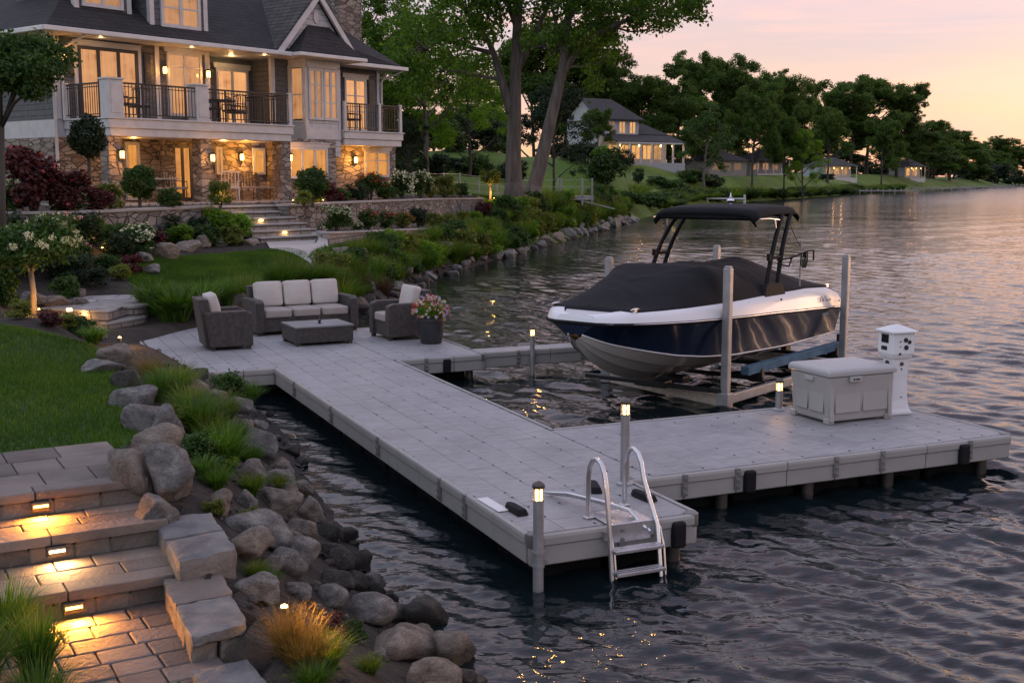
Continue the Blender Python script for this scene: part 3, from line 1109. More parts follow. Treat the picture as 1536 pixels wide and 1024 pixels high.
def edge_run(p0, p1, n, couplers=()):
    p0, p1 = Vector((*p0, 0)), Vector((*p1, 0))
    d = (p1 - p0)
    L = d.length / n
    a = math.atan2(d.y, d.x)
    for i in range(n):
        o = edge_panel(L)
        # outward lies to the right of the run: mirror by running the panel backwards
        q = p0 + d * ((i + 1) / n)
        o.location = q
        o.rotation_euler = (0, 0, a + math.pi)
    for i in couplers:
        q = p0 + d * (i / n)
        out = Vector((d.y, -d.x, 0)).normalized()
        mb = MB()
        c = q + out * .047
        mb.obox((c.x, c.y, DECK - .10), (.055, .03, .20), a)
        for z in (DECK - .035, DECK - .11, DECK - .17):
            mb.obox((c.x + out.x * .012, c.y + out.y * .012, z), (.035, .03, .028), a)
        mb.build('coupler', M['poly_cap'], dock, bevel=.004)


edge_run((0, 8.58), (0, .06), 14, (2, 5, 8, 11, 12))
edge_run((.06, 0), (1.40, 0), 2, (1,))
edge_run((1.45, 1.13), (6.01, 1.13), 8, (1, 2, 4, 5, 7))
edge_run((6.05, 1.17), (6.05, 3.22), 3, (1, 2))
edge_run((1.44, .06), (1.44, 1.08), 2)
edge_run((6.01, 3.28), (1.78, 3.28), 7)
edge_run((1.75, 3.3), (1.75, 8.55), 8)
edge_run((-1.36, 8.58), (-.04, 8.58), 3, (1,))
edge_run((1.78, 8.58), (3.12, 8.58), 3, (1,))
edge_run((3.18, 8.62), (3.18, 8.74), 1)
edge_run((3.18, 9.2), (3.18, 12.4), 5)
edge_run((-1.43, 14.0), (-1.43, 8.62), 9)
edge_run((3.25, 8.75), (6.05, 8.75), 5, (1, 3))
edge_run((6.13, 8.78), (6.13, 9.12), 1)


def dpart(name, mat, shape, **kw):
    mb = MB()
    shape(mb)
    return mb.build(name, mat, dock, **kw)


for (u, v) in ((.02, .02), (1.40, .02), (1.47, 1.17), (6.01, 1.17), (-1.38, 8.6), (3.13, 8.6), (6.01, 3.23)):
    s = Vector((u, v, 0))
    dpart('corner_cap', M['poly_cap'], lambda mb: mb.lathe([(.055, DECK - .10), (.062, DECK - .09), (.062, DECK + .002), (.05, DECK + .012)], (u, v, 0), 20), smooth=40)
    dpart('corner_post', M['poly_grey'], lambda mb: mb.lathe([(.045, DECK - .24), (.05, DECK - .228), (.05, DECK - .10)], (u, v, 0), 20), smooth=40)

for (u, v, a) in ((2.72, 1.07, 0), (5.35, 1.07, 0), (1.24, -.06, 0), (-.72, 8.52, 0), (2.55, 8.52, 0)):
    o = dpart('bumper', M['rubber'], lambda mb: mb.obox((u, v, DECK - .135), (.115, .075, .21), a), bevel=.022, seg=3)

# black moulded cleat pads set on the corner section
for (u, v, a) in ((.13, .62, R(92)), (1.03, .96, R(70)), (1.27, .55, R(95))):
    def sh(mb):
        m = Matrix.Translation((u, v, DECK + .004)) @ Matrix.Rotation(a, 4, 'Z')
        pl = [(-.15, -.05), (.09, -.05), (.15, -.025), (.15, .025), (.09, .05), (-.15, .05)]
        tp = [(x * .86, y * .7) for x, y in pl]
        n = len(pl)
        mb.add([m @ Vector((x, y, 0)) for x, y in pl] + [m @ Vector((x, y, .05)) for x, y in tp],
               [tuple(reversed(range(n))), tuple(range(n, 2 * n))] + [(i, (i + 1) % n, n + (i + 1) % n, n + i) for i in range(n)])
    dpart('cleat_pad', M['rubber'], sh, bevel=.008)

# white plastic film over the last edge panel
dpart('edge_liner', M['gel_white'], lambda mb: mb.obox((.035, .86, DECK + .010), (.10, .42, .012), R(2)), bevel=.005)

# floats and piles under the deck
for (u0, u1, v0, v1, nu, nv) in ((.08, 1.36, .12, 1.05, 2, 1), (.08, 1.66, 1.3, 8.4, 2, 8), (1.9, 5.9, 1.3, 3.1, 5, 2), (-1.3, 3.0, 8.75, 11.9, 4, 3)):
    for i in range(nu):
        for k in range(nv):
            a, b = u0 + (u1 - u0) * i / nu + .04, u0 + (u1 - u0) * (i + 1) / nu - .04
            c, d = v0 + (v1 - v0) * k / nv + .05, v0 + (v1 - v0) * (k + 1) / nv - .05
            dpart('float', M['float'], lambda mb: mb.box(a, b, c, d, -.35, DECK - .17), bevel=.03)
for (u, v) in ((5.85, 1.32), (4.55, 1.28), (3.55, 1.28), (2.55, 1.28), (1.30, .12), (3.0, 8.75), (5.9, 8.95)):
    dpart('pile', M['grey_metal'], lambda mb: mb.cyl((u, v, -1.4), (u, v, DECK - .06), .062, n=20), smooth=50)


# ---- bollard lights
def bollard(u, v, z0, ztop, label, first=None):
    t = thing('bollard_light', label, 'bollard light', dk(u, v, 0), DTH, 'bollard lights along the dock')
    mb = MB()
    mb.cyl((0, 0, z0), (0, 0, ztop - .125), .040, n=20)
    mb.build('post', M['galv'], t, smooth=50)
    mb = MB()
    mb.lathe([(.033, ztop - .124), (.033, ztop - .038)], (0, 0, 0), 12)
    mb.f = mb.f[:-2]
    mb.build('lens', M['bollard_glow'], t)
    lamp('bollard_bulb', (0, 0, ztop - .08), 4.5, (1, .50, .14), .022, t)
    mb = MB()
    for k in range(6):
        a = k * math.pi / 3 + .2
        mb.obox((.037 * math.cos(a), .037 * math.sin(a), ztop - .082), (.008, .010, .10), a)
    mb.lathe([(.044, ztop - .134), (.044, ztop - .124)], (0, 0, 0), 16)
    mb.build('cage', M['galv'], t)
    mb = MB()
    mb.lathe([(.046, ztop - .038), (.050, ztop - .032), (.050, ztop - .012), (.030, ztop + .006), (.006, ztop + .016)], (0, 0, 0), 8)
    mb.build('cap', M['grey_metal'], t)
    for z in (DECK - .10, DECK - .20):
        if z0 < z:
            mb = MB()
            mb.lathe([(.047, z - .012), (.047, z + .012)], (0, 0, 0), 16)
            mb.obox((.05, .03, z), (.09, .03, .02), R(30))
            mb.build('bracket', M['galv'], t)
    if z0 >= DECK - .01:
        MB().lathe([(.075, DECK + .002), (.075, DECK + .012), (.048, DECK + .03)], (0, 0, 0), 16).build('foot_flange', M['galv'], t)
    return t


bollard(-.01, -.11, -.8, .83, 'bollard light at the near outer corner of the dock, standing in the water')
bollard(1.36, 1.02, DECK, 1.15, 'tall bollard light on the dock beside the swim ladder')
bollard(4.62, 3.18, DECK, .76, 'short bollard light on the back edge of the dock beside the storage box')
bollard(4.03, 8.66, -.8, .76, 'bollard light on the narrow finger dock behind the walkway')

# ---- swim ladder
lad = thing('swim_ladder', 'silver tubular swim ladder with two hoop handrails over the dock end', 'ladder', DO, DTH)
for u, v0 in ((.58, .22), (1.02, .42)):
    mb = MB()
    pts = [(u, v0, DECK), (u, v0, .74), (u, v0 - .02, .82), (u, v0 - .07, .885), (u, v0 - .14, .91), (u, v0 - .21, .885), (u, v0 - .26, .82), (u, v0 - .30, .70), (u, -.13 if v0 < .3 else -.10, .38), (u, -.22, -.35)]
    mb.tube(pts, .019, 12)
    h = mb.build('handrail', M['alu'], lad, smooth=60)
    mb = MB()
    mb.obox((u, v0, DECK + .01), (.07, .07, .016))
    mb.build('foot_plate', M['alu'], h, bevel=.004)
    mb = MB()
    mb.tube([(u + .045, .0, DECK - .02), (u + .045, -.07, DECK - .05), (u + .045, -.13, .2), (u + .045, -.19, -.2)], .010, 8)
    mb.obox((u, -.04, DECK - .06), (.05, .09, .07))
    mb.build('stile', M['alu'], lad, smooth=60)
for v, z in ((-.165, .245), (-.195, .075)):
    mb = MB()
    mb.box(.585, 1.015, v - .055, v + .055, z - .014, z + .010)
    for k in range(3):
        mb.box(.60, 1.0, v - .045 + k * .035, v - .030 + k * .035, z + .010, z + .014)
    mb.build('step', M['alu'], lad, bevel=.004)
mb = MB()
mb.tube([(.56, .95, DECK + .03), (.60, .62, DECK + .10), (.74, .30, DECK + .10), (.86, .08, DECK + .08), (.93, -.08, DECK - .04)], .014, 10)
mb.tube([(.60, .95, DECK + .02), (.64, .62, DECK + .075), (.78, .30, DECK + .075), (.90, .08, DECK + .05), (.97, -.08, DECK - .07)], .014, 10)
mb.build('guide_rail', M['alu'], lad, smooth=60)
mb = MB()
mb.box(.62, 1.0, -.060, .30, DECK + .010, DECK + .018)
mb.box(.62, 1.0, -.066, -.060, DECK - .13, DECK + .018)
mb.build('tread_plate', M['alu'], lad, bevel=.003)

# ---- storage box
sb = thing('storage_box', 'beige grey plastic dock storage box with a domed lid', 'storage box', dk(4.58, 2.26), DTH)
W_, D_, H_ = .90, .68, .52
mb = MB()
for z0, z1, i0, i1 in ((.025, H_, .03, .0),):
    vs = []
    for z, i in ((z0, i0), (z1, i1)):
        vs += [(i, i, z), (W_ - i, i, z), (W_ - i, D_ - i, z), (i, D_ - i, z)]
    mb.add(vs, [(3, 2, 1, 0), (4, 5, 6, 7), (0, 1, 5, 4), (1, 2, 6, 5), (2, 3, 7, 6), (3, 0, 4, 7)])
mb.build('body', M['box_plastic'], sb, bevel=.02, seg=3)
for x0, x1 in ((.10, .44), (.48, .82)):
    MB().obox(((x0 + x1) / 2, .017, .30), (x1 - x0, .014, .36), 0, R(-3.4)).build('side_panel', M['box_plastic'], sb, bevel=.006)
for y0, y1 in ((.10, .33), (.37, .58)):
    MB().obox((.017, (y0 + y1) / 2, .30), (.014, y1 - y0, .36), 0, 0, R(3.4)).build('side_panel', M['box_plastic'], sb, bevel=.006)
for x in (.05, W_ - .05):
    MB().obox((x, .012, .27), (.05, .03, .48), 0, R(-3.4)).build('corner_post', M['box_plastic'], sb, bevel=.01)
    for y in (.05, D_ - .05):
        MB().box(x - .045, x + .045, y - .045, y + .045, 0, .07).build('foot', M['box_plastic'], sb, bevel=.012)
mb = MB()
prof = [(-.02, H_ + .004), (-.022, H_ + .06), (.0, H_ + .085), (.12, H_ + .105), (.30, H_ + .112)]
n = len(prof)
vs, fs = [], []
for i, z in prof:
    vs += [(i, i, z), (W_ - i, i, z), (W_ - i, D_ - i, z), (i, D_ - i, z)]
for k in range(n - 1):
    for j in range(4):
        fs.append((4 * k + j, 4 * k + (j + 1) % 4, 4 * k + 4 + (j + 1) % 4, 4 * k + 4 + j))
fs += [(3, 2, 1, 0), tuple(4 * (n - 1) + j for j in range(4))]
mb.add(vs, fs)
mb.build('lid', M['lid_plastic'], sb, bevel=.016, seg=3)
mb = MB()
mb.box(.26, .42, -.034, .0, H_ - .06, H_ + .0)
o = mb.build('latch', M['lid_plastic'], sb, bevel=.006)
mb = MB()
mb.cyl((.31, -.036, H_ - .03), (.31, -.033, H_ - .03), .012)
mb.box(.335, .385, -.038, -.034, H_ - .038, H_ - .022)
mb.build('lock', M['iron'], o)
mb = MB()
mb.box(-.022, .012, .26, .40, H_ - .07, H_ - .02)
mb.build('handle', M['lid_plastic'], sb, bevel=.01)

# ---- power pedestal
pd = thing('power_pedestal', 'white power pedestal with sockets standing behind the storage box', 'power pedestal', dk(5.72, 2.52), DTH - R(6))
mb = MB()
pr = [(.145, 0), (.145, .03), (.122, .07), (.106, .16), (.098, .40), (.098, .66)]
vs, fs = [], []
for r, z in pr:
    vs += [(-r, -r, z), (r, -r, z), (r, r, z), (-r, r, z)]
for k in range(len(pr) - 1):
    for j in range(4):
        fs.append((4 * k + j, 4 * k + (j + 1) % 4, 4 * k + 4 + (j + 1) % 4, 4 * k + 4 + j))
fs += [(3, 2, 1, 0), tuple(4 * (len(pr) - 1) + j for j in range(4))]
mb.add(vs, fs)
mb.build('column', M['ped'], pd, bevel=.010)
mb = MB()
mb.add([(-.12, -.12, .64), (.12, -.12, .64), (.12, .12, .64), (-.12, .12, .64), (-.142, -.142, .70), (.142, -.142, .70), (.142, .142, .70), (-.142, .142, .70), (-.142, -.142, .93), (.142, -.142, .93), (.142, .142, .93), (-.142, .142, .93)],
       [(3, 2, 1, 0), (0, 1, 5, 4), (1, 2, 6, 5), (2, 3, 7, 6), (3, 0, 4, 7), (4, 5, 9, 8), (5, 6, 10, 9), (6, 7, 11, 10), (7, 4, 8, 11), (8, 9, 10, 11)])
mb.build('socket_head', M['ped'], pd, bevel=.010)
mb = MB()
mb.add([(-.168, -.168, .93), (.168, -.168, .93), (.168, .168, .93), (-.168, .168, .93), (-.168, -.168, .955), (.168, -.168, .955), (.168, .168, .955), (-.168, .168, .955), (-.03, -.03, 1.015), (.03, -.03, 1.015), (.03, .03, 1.015), (-.03, .03, 1.015)],
       [(3, 2, 1, 0)] + [(a + j, a + (j + 1) % 4, a + 4 + (j + 1) % 4, a + 4 + j) for a in (0, 4) for j in range(4)] + [(8, 9, 10, 11)])
mb.build('cap', M['ped'], pd, bevel=.010)
mb = MB()
mb.obox((-.144, .01, .865), (.012, .13, .10))
mb.build('meter_window', M['black_gloss'], pd, bevel=.010)
mb = MB()
mb.obox((-.144, .02, .755), (.012, .10, .045))
mb.build('name_plate', M['iron'], pd, bevel=.004)
for x, z, r in ((.02, .855, .026), (.07, .83, .022), (.03, .77, .028), (-.05, .84, .008), (-.05, .78, .006), (-.05, .70, .014)):
    MB().cyl((x, -.150, z), (x, -.136, z), r, n=14).build('outlet', M['iron'], pd)
for a, b, r in (((-.110, .01, .58), (-.09, .01, .58), .032), ((.01, -.110, .58), (.01, -.09, .58), .022), ((.01, -.108, .52), (.01, -.09, .52), .009),
                ((-.110, .02, .34), (-.09, .02, .34), .010), ((-.112, .02, .22), (-.09, .02, .22), .010), ((.02, -.114, .20), (.02, -.09, .20), .007)):
    MB().cyl(a, b, r, n=14).build('fitting', M['grey_metal'], pd)
hp = thing('dock_pole', 'thin grey pole with a black knob beside the power pedestal', 'pole', dk(5.97, 2.78), DTH)
MB().cyl((0, 0, 0), (.01, 0, .86), .013, n=12).build('shaft', M['galv'], hp, smooth=60)
MB().lathe([(.02, .84), (.034, .855), (.034, .90), (.02, .915)], (.01, 0, 0), 14).build('knob', M['rubber'], hp)
MB().lathe([(.05, 0), (.05, .015), (.02, .03)], (0, 0, 0), 14).build('base', M['galv'], hp)


# ---- lounge furniture. local x = width, front at -y, origin at the front-left foot
def cushion(x0, x1, y0, y1, z0, z1, name, mat, parent, tilt=0.0, puff=.03):
    nx, ny, nz = 8, 6, 4
    mb = MB()
    cx, cy, cz = (x0 + x1) / 2, (y0 + y1) / 2, (z0 + z1) / 2
    hx, hy, hz = (x1 - x0) / 2, (y1 - y0) / 2, (z1 - z0) / 2
    bm = bmesh.new()
    bmesh.ops.create_cube(bm, size=2)
    bmesh.ops.subdivide_edges(bm, edges=bm.edges[:], cuts=5, use_grid_fill=True)
    rnd = random.Random(int(x0 * 977 + y0 * 31 + 5))
    for v in bm.verts:
        x, y, z = v.co
        e = lambda q: 1 - .06 * abs(q) ** 4
        px_ = x * hx * (.97 + .03 * (1 - max(abs(y), abs(z)) ** 4))
        py_ = y * hy * (.97 + .03 * (1 - max(abs(x), abs(z)) ** 4))
        pz_ = z * hz
        bul = (1 - x * x) * (1 - (y * y if abs(z) > .9 else z * z)) * puff
        if abs(z) > .9 and hz < hy:
            pz_ += math.copysign(bul, z)
        if abs(y) > .9 and hy <= hz:
            py_ += math.copysign((1 - x * x) * (1 - z * z) * puff, y)
        pz_ += rnd.uniform(-.003, .003)
        v.co = (px_, py_, pz_)
    if tilt:
        bmesh.ops.rotate(bm, verts=bm.verts, cent=(0, 0, -hz), matrix=Matrix.Rotation(tilt, 3, 'X'))
    bmesh.ops.translate(bm, verts=bm.verts, vec=(cx, cy, cz))
    me = bpy.data.meshes.new(name)
    bm.to_mesh(me)
    bm.free()
    me.polygons.foreach_set('use_smooth', [True] * len(me.polygons))
    o = mobj(name, me, mat, parent)
    md = o.modifiers.new('sub', 'SUBSURF')
    md.levels = md.render_levels = 1
    return o


def lounge(name, label, cat, loc, rz, w, n, d=.80):
    t = thing(name, label, cat, loc, rz)
    aw = .15
    MB().box(aw, w - aw, .04, d - .12, .06, .30).build('base', M['wicker'], t, bevel=.012)
    for x0 in (0, w - aw):
        mb = MB()
        pl = [(0, .05), (d - .10, .05), (d - .02, .60), (.10, .61), (0, .565)]
        vs = [(x, y, z) for x in (x0, x0 + aw) for y, z in pl]
        k = len(pl)
        mb.add(vs, [tuple(reversed(range(k))), tuple(range(k, 2 * k))] + [(i, (i + 1) % k, k + (i + 1) % k, k + i) for i in range(k)])
        mb.build('arm', M['wicker'], t, bevel=.022, seg=3)
    mb = MB()
    mb.add([(aw * .6, d - .18, .05), (w - aw * .6, d - .18, .05), (w - aw * .6, d - .04, .05), (aw * .6, d - .04, .05), (aw * .6, d - .10, .80), (w - aw * .6, d - .10, .80), (w - aw * .6, d + .06, .80), (aw * .6, d + .06, .80)],
           [(3, 2, 1, 0), (4, 5, 6, 7), (0, 1, 5, 4), (1, 2, 6, 5), (2, 3, 7, 6), (3, 0, 4, 7)])
    mb.build('back', M['wicker'], t, bevel=.02, seg=3)
    for x in (.06, w - .06):
        for y in (.06, d - .14):
            MB().box(x - .03, x + .03, y - .03, y + .03, 0, .06).build('leg', M['wicker'], t)
    cw = (w - 2 * aw) / n
    for i in range(n):
        x0, x1 = aw + i * cw + .006, aw + (i + 1) * cw - .006
        cushion(x0, x1, .01, d - .16, .295, .435, 'seat_cushion', M['seat_cushion'], t, 0, .012)
        cushion(x0 + .005, x1 - .005, d - .33, d - .17, .44, .875, 'back_cushion', M['cushion'], t, R(-12), .035)
    return t


lounge('sofa', 'three seat brown wicker sofa with cream cushions on the dock platform', 'sofa', dk(.42, 11.95), DTH + R(5), 1.84, 3, .84)
lounge('armchair', 'brown wicker armchair seen from behind, nearest the stone steps', 'armchair', dk(.08, 10.55), DTH + R(90), .80, 1, .76)
lounge('armchair', 'brown wicker armchair between the low table and the flower pot', 'armchair', dk(2.93, 10.52), DTH + R(-84), .82, 1, .78).location = dk(2.20, 11.32)

tb = thing('coffee_table', 'low square wicker coffee table with a slate top', 'table', dk(.74, 10.5), DTH + R(3))
MB().box(0, .96, 0, .80, .045, .285).build('base', M['wicker'], tb, bevel=.012)
MB().box(-.01, .97, -.01, .81, .285, .315).build('table_top', M['slate_top'], tb, bevel=.006)
mb = MB()
for x in (.05, .91):
    for y in (.05, .75):
        MB().box(x - .035, x + .035, y - .035, y + .035, 0, .06).build('leg', M['wicker'], tb)
ob = thing('candle_holder', 'small dark candle holder on the coffee table', 'ornament', dk(1.22, 10.85, DECK + .315), DTH)
MB().lathe([(.04, 0), (.04, .008), (.012, .02), (.03, .045), (.035, .06), (.02, .065)], n=16).build('dish', M['black_gloss'], ob, smooth=40)
MB().cyl((0, 0, .06), (0, 0, .15), .006, n=8).build('candle', M['chrome'], ob)
# ---------------------------------------------------------------- boat on its lift
BE = Vector((.62, .785, 0)).normalized()
BA = math.atan2(BE.y, BE.x)
BO = Vector((.80, 14.62, 0))
BL = 5.95
boat = thing('motorboat', 'navy and white bowrider motorboat under a black cover, raised on a lift', 'boat', BO, BA)

_ts = [0, .06, .16, .32, .55, .85, 1.25, 1.8, 2.5, 3.3, 4.2, 5.1, 5.6, BL]
_HB = [(0, .30), (.06, .44), (.16, .56), (.32, .68), (.55, .79), (.85, .90), (1.25, 1.0), (1.8, 1.07), (2.5, 1.12), (4.2, 1.12), (5.95, 1.04)]
_ZR = [(0, 1.25), (.5, 1.235), (1.8, 1.20), (3.3, 1.15), (4.6, 1.09), (5.95, 1.02)]
_ZT = [(0, .10), (.3, .145), (1.0, .17), (2.2, .215), (3.5, .28), (4.6, .33), (5.5, .33), (5.95, .22)]
_ZC = [(0, 1.10), (.16, 1.02), (.32, .96), (.55, .90), (.85, .83), (1.25, .75), (1.8, .68), (2.5, .63), (4, .59), (5.95, .60)]
_HC = [(0, .10), (.16, .24), (.32, .34), (.55, .47), (.85, .60), (1.25, .74), (1.8, .86), (2.5, .93), (4, .96), (5.95, .93)]
_ZK = [(0, 1.02), (.16, .85), (.32, .73), (.55, .60), (.85, .48), (1.25, .37), (1.8, .30), (2.5, .27), (4, .28), (5.95, .33)]


def ip(tab, t):
    return float(np.interp(t, [a for a, b in tab], [b for a, b in tab]))


def loft(name, mat, rows, parent, smooth=70, close=False, sub=0):
    mb = MB()
    n = len(rows[0])
    vs = [p for r in rows for p in r]
    fs = [(i * n + j, i * n + j + 1, (i + 1) * n + j + 1, (i + 1) * n + j) for i in range(len(rows) - 1) for j in range(n - 1)]
    mb.add(vs, fs)
    return mb.build(name, mat, parent, smooth=smooth, subsurf=sub)


ts = list(np.linspace(0, .3, 7)) + list(np.linspace(.4, BL, 34))


def hull_rows(f):
    """f(t) -> list of (half breadth, z) from keel outward; mirrored to both sides"""
    rows = []
    for t in ts:
        pr = f(t)
        rows.append([(t, -y, z) for y, z in reversed(pr)] + [(t, y, z) for y, z in pr[(1 if pr[0][0] == 0 else 0):]])
    return rows


def bottom(t):
    zk, zc, hc = ip(_ZK, t), ip(_ZC, t), ip(_HC, t)
    st = .02
    return [(0, zk), (hc * .35, zk + (zc - zk) * .33), (hc * .37, zk + (zc - zk) * .33 - st * .6), (hc * .68, zk + (zc - zk) * .66), (hc * .70, zk + (zc - zk) * .66 - st), (hc, zc)]


loft('hull_bottom', M['gel_grey'], hull_rows(bottom), boat, 40)


def topside(t, s):
    zc, hc, zr, hb = ip(_ZC, t), ip(_HC, t), ip(_ZR, t), ip(_HB, t)
    pr = []
    for k in (0, .25, .5, .75, 1.0):
        y = hc + (hb - .015 - hc) * (k ** 1.25)
        pr.append((y, zc + (zr - .02 - zc) * k))
    return pr


for s in (-1, 1):
    rows = [[(t, s * y, z) for y, z in topside(t, s)] for t in ts]
    if s > 0:
        rows = [list(reversed(r)) for r in rows]
    loft('hull_side', M['gel_navy'], rows, boat, 180)
# white chine stripe and rub rail
for s in (-1, 1):
    mb = MB()
    mb.tube([(t, s * (ip(_HC, t) + .002), ip(_ZC, t) + .004) for t in ts], .011, 6)
    mb.build('chine_stripe', M['gel_white'], boat, smooth=180)
rail = [(t, -ip(_HB, t), ip(_ZR, t)) for t in reversed(ts)] + [(t, ip(_HB, t), ip(_ZR, t)) for t in ts]
mb = MB()
mb.tube(rail, .022, 8)
rr = mb.build('rub_rail', M['rubber'], boat, smooth=180)
mb = MB()
mb.tube([(x - (.006 if x < .1 else 0), y * 1.016, z + .006) for x, y, z in rail], .010, 6)
mb.build('rail_insert', M['chrome'], rr, smooth=180)


def gun(t):
    zr, hb, h = ip(_ZR, t), ip(_HB, t), ip(_ZT, t)
    k = min(1, t / .5)
    return [(hb - .004, zr + .018), (hb - .012 - .02 * k, zr + h * .55), (hb - .05 - .03 * k, zr + h * .93), (hb - .10 - .05 * k, zr + h), (hb - .20 - .10 * k, zr + h + .005)]


rows = []
for t in ts:
    g = gun(t)
    sx = max(0, .3 - t)
    rows.append([(t + (.0 if i == 0 else i * .012 * (1 if t < .3 else 0)), -y, z) for i, (y, z) in enumerate(g)])
rows2 = [[(x, -y, z) for x, y, z in reversed(r)] for r in rows]
loft('gunwale', M['gel_white'], [list(r) for r in rows], boat, 60)
loft('gunwale', M['gel_white'], rows2, boat, 60)
# bow cap and transom
mb = MB()
g0 = gun(0)
mb.add([(0, -g0[0][0], g0[0][1]), (0, g0[0][0], g0[0][1]), (.012, g0[1][0], g0[1][1]), (.024, g0[2][0], g0[2][1]), (.036, g0[3][0], g0[3][1]), (.036, -g0[3][0], g0[3][1]), (.024, -g0[2][0], g0[2][1]), (.012, -g0[1][0], g0[1][1])], [tuple(range(8))])
mb.add([(.036, -g0[3][0], g0[3][1] + .001), (.036, g0[3][0], g0[3][1] + .001), (.9, .72, 1.40), (.9, -.72, 1.40)], [(0, 1, 2, 3)])
mb.build('bow_deck', M['gel_white'], boat)
mb = MB()
t0 = topside(0, 1)
mb.add([(0, -y, z) for y, z in t0] + [(0, y, z) for y, z in reversed(t0)], [tuple(range(10))])
mb.build('bow_face', M['gel_navy'], boat)
mb = MB()
bt, tp = bottom(BL), topside(BL, 1)
half = [(0, bt[0][1]), (bt[-1][0], bt[-1][1])] + tp[1:] + gun(BL)[:4]
mb.add([(BL, y, z) for y, z in half] + [(BL, -y, z) for y, z in reversed(half[1:])], [tuple(range(2 * len(half) - 1))])
mb.build('transom', M['gel_navy'], boat)
mb = MB()
mb.prism([(BL, -.75), (BL + .45, -.65), (BL + .45, .65), (BL, .75)], .66, .72)
mb.build('swim_platform', M['gel_white'], boat, bevel=.02)
mb = MB()
mb.box(BL + .02, BL + .36, -.10, .10, .45, .66)
mb.box(BL + .10, BL + .30, -.05, .05, .08, .46)
mb.lathe([(.14, .13), (.14, .15)], (BL + .22, 0, 0), 12)
mb.build('outdrive', M['iron'], boat, bevel=.02)

# ---- fitted cover
_CH = [(.40, .02), (.7, .09), (1.1, .20), (1.6, .34), (2.05, .445), (2.15, .455), (3.0, .40), (3.8, .39), (4.25, .44), (4.4, .42), (4.9, .28), (5.4, .13), (5.86, .04)]
_CP = [(.4, 2), (1.2, 2.8), (1.9, 5.0), (2.08, 9.0), (2.8, 5.0), (3.6, 2.6), (4.25, 1.25), (5.0, 1.5), (5.86, 2)]
rows = []
nrng = random.Random(4)
folds = [(nrng.uniform(.6, 5.2), nrng.uniform(-.6, .6), nrng.uniform(-.8, .8), nrng.uniform(.03, .06), nrng.uniform(.008, .022) * nrng.choice((-1, 1, 1))) for _ in range(30)]
for t in np.linspace(.40, 5.86, 80):
    g = gun(t)
    hb = g[3][0] + .035
    z0 = g[3][1] + .010
    hc, p = ip(_CH, t), ip(_CP, t)
    r = []
    for q in np.linspace(-1, 1, 45):
        y = q * hb
        z = z0 + hc * (1 - abs(q) ** p)
        for (ft, fy, sl, fw, fa) in folds:
            dd = (t - ft) - sl * (y - fy) * 1.4
            z += fa * math.exp(-(dd / fw) ** 2) * math.exp(-((y - fy) / .55) ** 2) * (1 - abs(q) ** 6)
        z -= .010 * math.sin(t * 3.1 + y) ** 2 * (1 - q * q)
        r.append((t, y, z))
    r = [(t, -hb - .03, z0 - .055)] + r + [(t, hb + .03, z0 - .055)]
    rows.append(r)
r0 = [(x - .05, y * .97, z - .045) for x, y, z in rows[0]]
cov = loft('cover', M['canvas'], [r0] + rows, boat, 180)
mb = MB()
for t in np.linspace(.35, 5.7, 24):
    g = gun(t)
    for s in (-1, 1):
        mb.lathe([(.009, 0), (.009, .006), (.004, .010)], (t, s * (g[3][0] + .064), g[3][1] - .030), 8)
mb.build('snap', M['chrome'], cov)
mb = MB()
mb.tube([(2.62, -.97, 1.40), (2.66, -1.045, 1.36), (2.75, -1.075, 1.28)], .014, 6)
mb.build('tie_strap', M['canvas'], cov)
# cleats, small fittings and the script on the stern quarter
for s in (-1, 1):
    for t in (.42, 5.55):
        g = gun(t)
        mb = MB()
        y, z = s * (g[3][0] + .03), g[3][1] + .004
        mb.tube([(t - .09, y, z + .03), (t - .04, y, z + .038), (t + .04, y, z + .038), (t + .09, y, z + .03)], .010, 8)
        mb.box(t - .035, t + .035, y - .014, y + .014, z - .01, z + .034)
        mb.build('cleat', M['chrome'], boat, smooth=40)
mb = MB()
y = -(ip(_HB, 3.9) + .002)
mb.tube([(3.55, -1.107, 1.33), (3.55, -1.125, 1.325)], .016, 10)
mb.tube([(5.78, -1.05, 1.13), (5.78, -1.066, 1.13)], .012, 10)
mb.build('deck_fitting', M['iron'], boat)
mb = MB()
yy = lambda t: -(ip(_HB, t) - .012)
for k in range(2):
    mb.tube([(4.98 + k * .13 + .13 * a, yy(5.1) - .012, 1.165 + .085 * math.sin(math.pi * a)) for a in np.linspace(0, 1, 9)], .0055, 5)
for k in range(3):
    mb.tube([(5.30 + k * .05, yy(5.3) - .010, 1.165), (5.31 + k * .05, yy(5.3) - .010, 1.195), (5.33 + k * .05, yy(5.3) - .010, 1.17)], .0045, 5)
mb.build('hull_emblem', M['mark'], boat, smooth=180)
mb = MB()
for k in range(4):
    x = 5.18 + k * .06
    mb.tube([(x, -1.048, .945), (x + .02, -1.048, .975), (x + .035, -1.047, .945)], .004, 5)
mb.build('hull_script', M['gel_white'], boat)

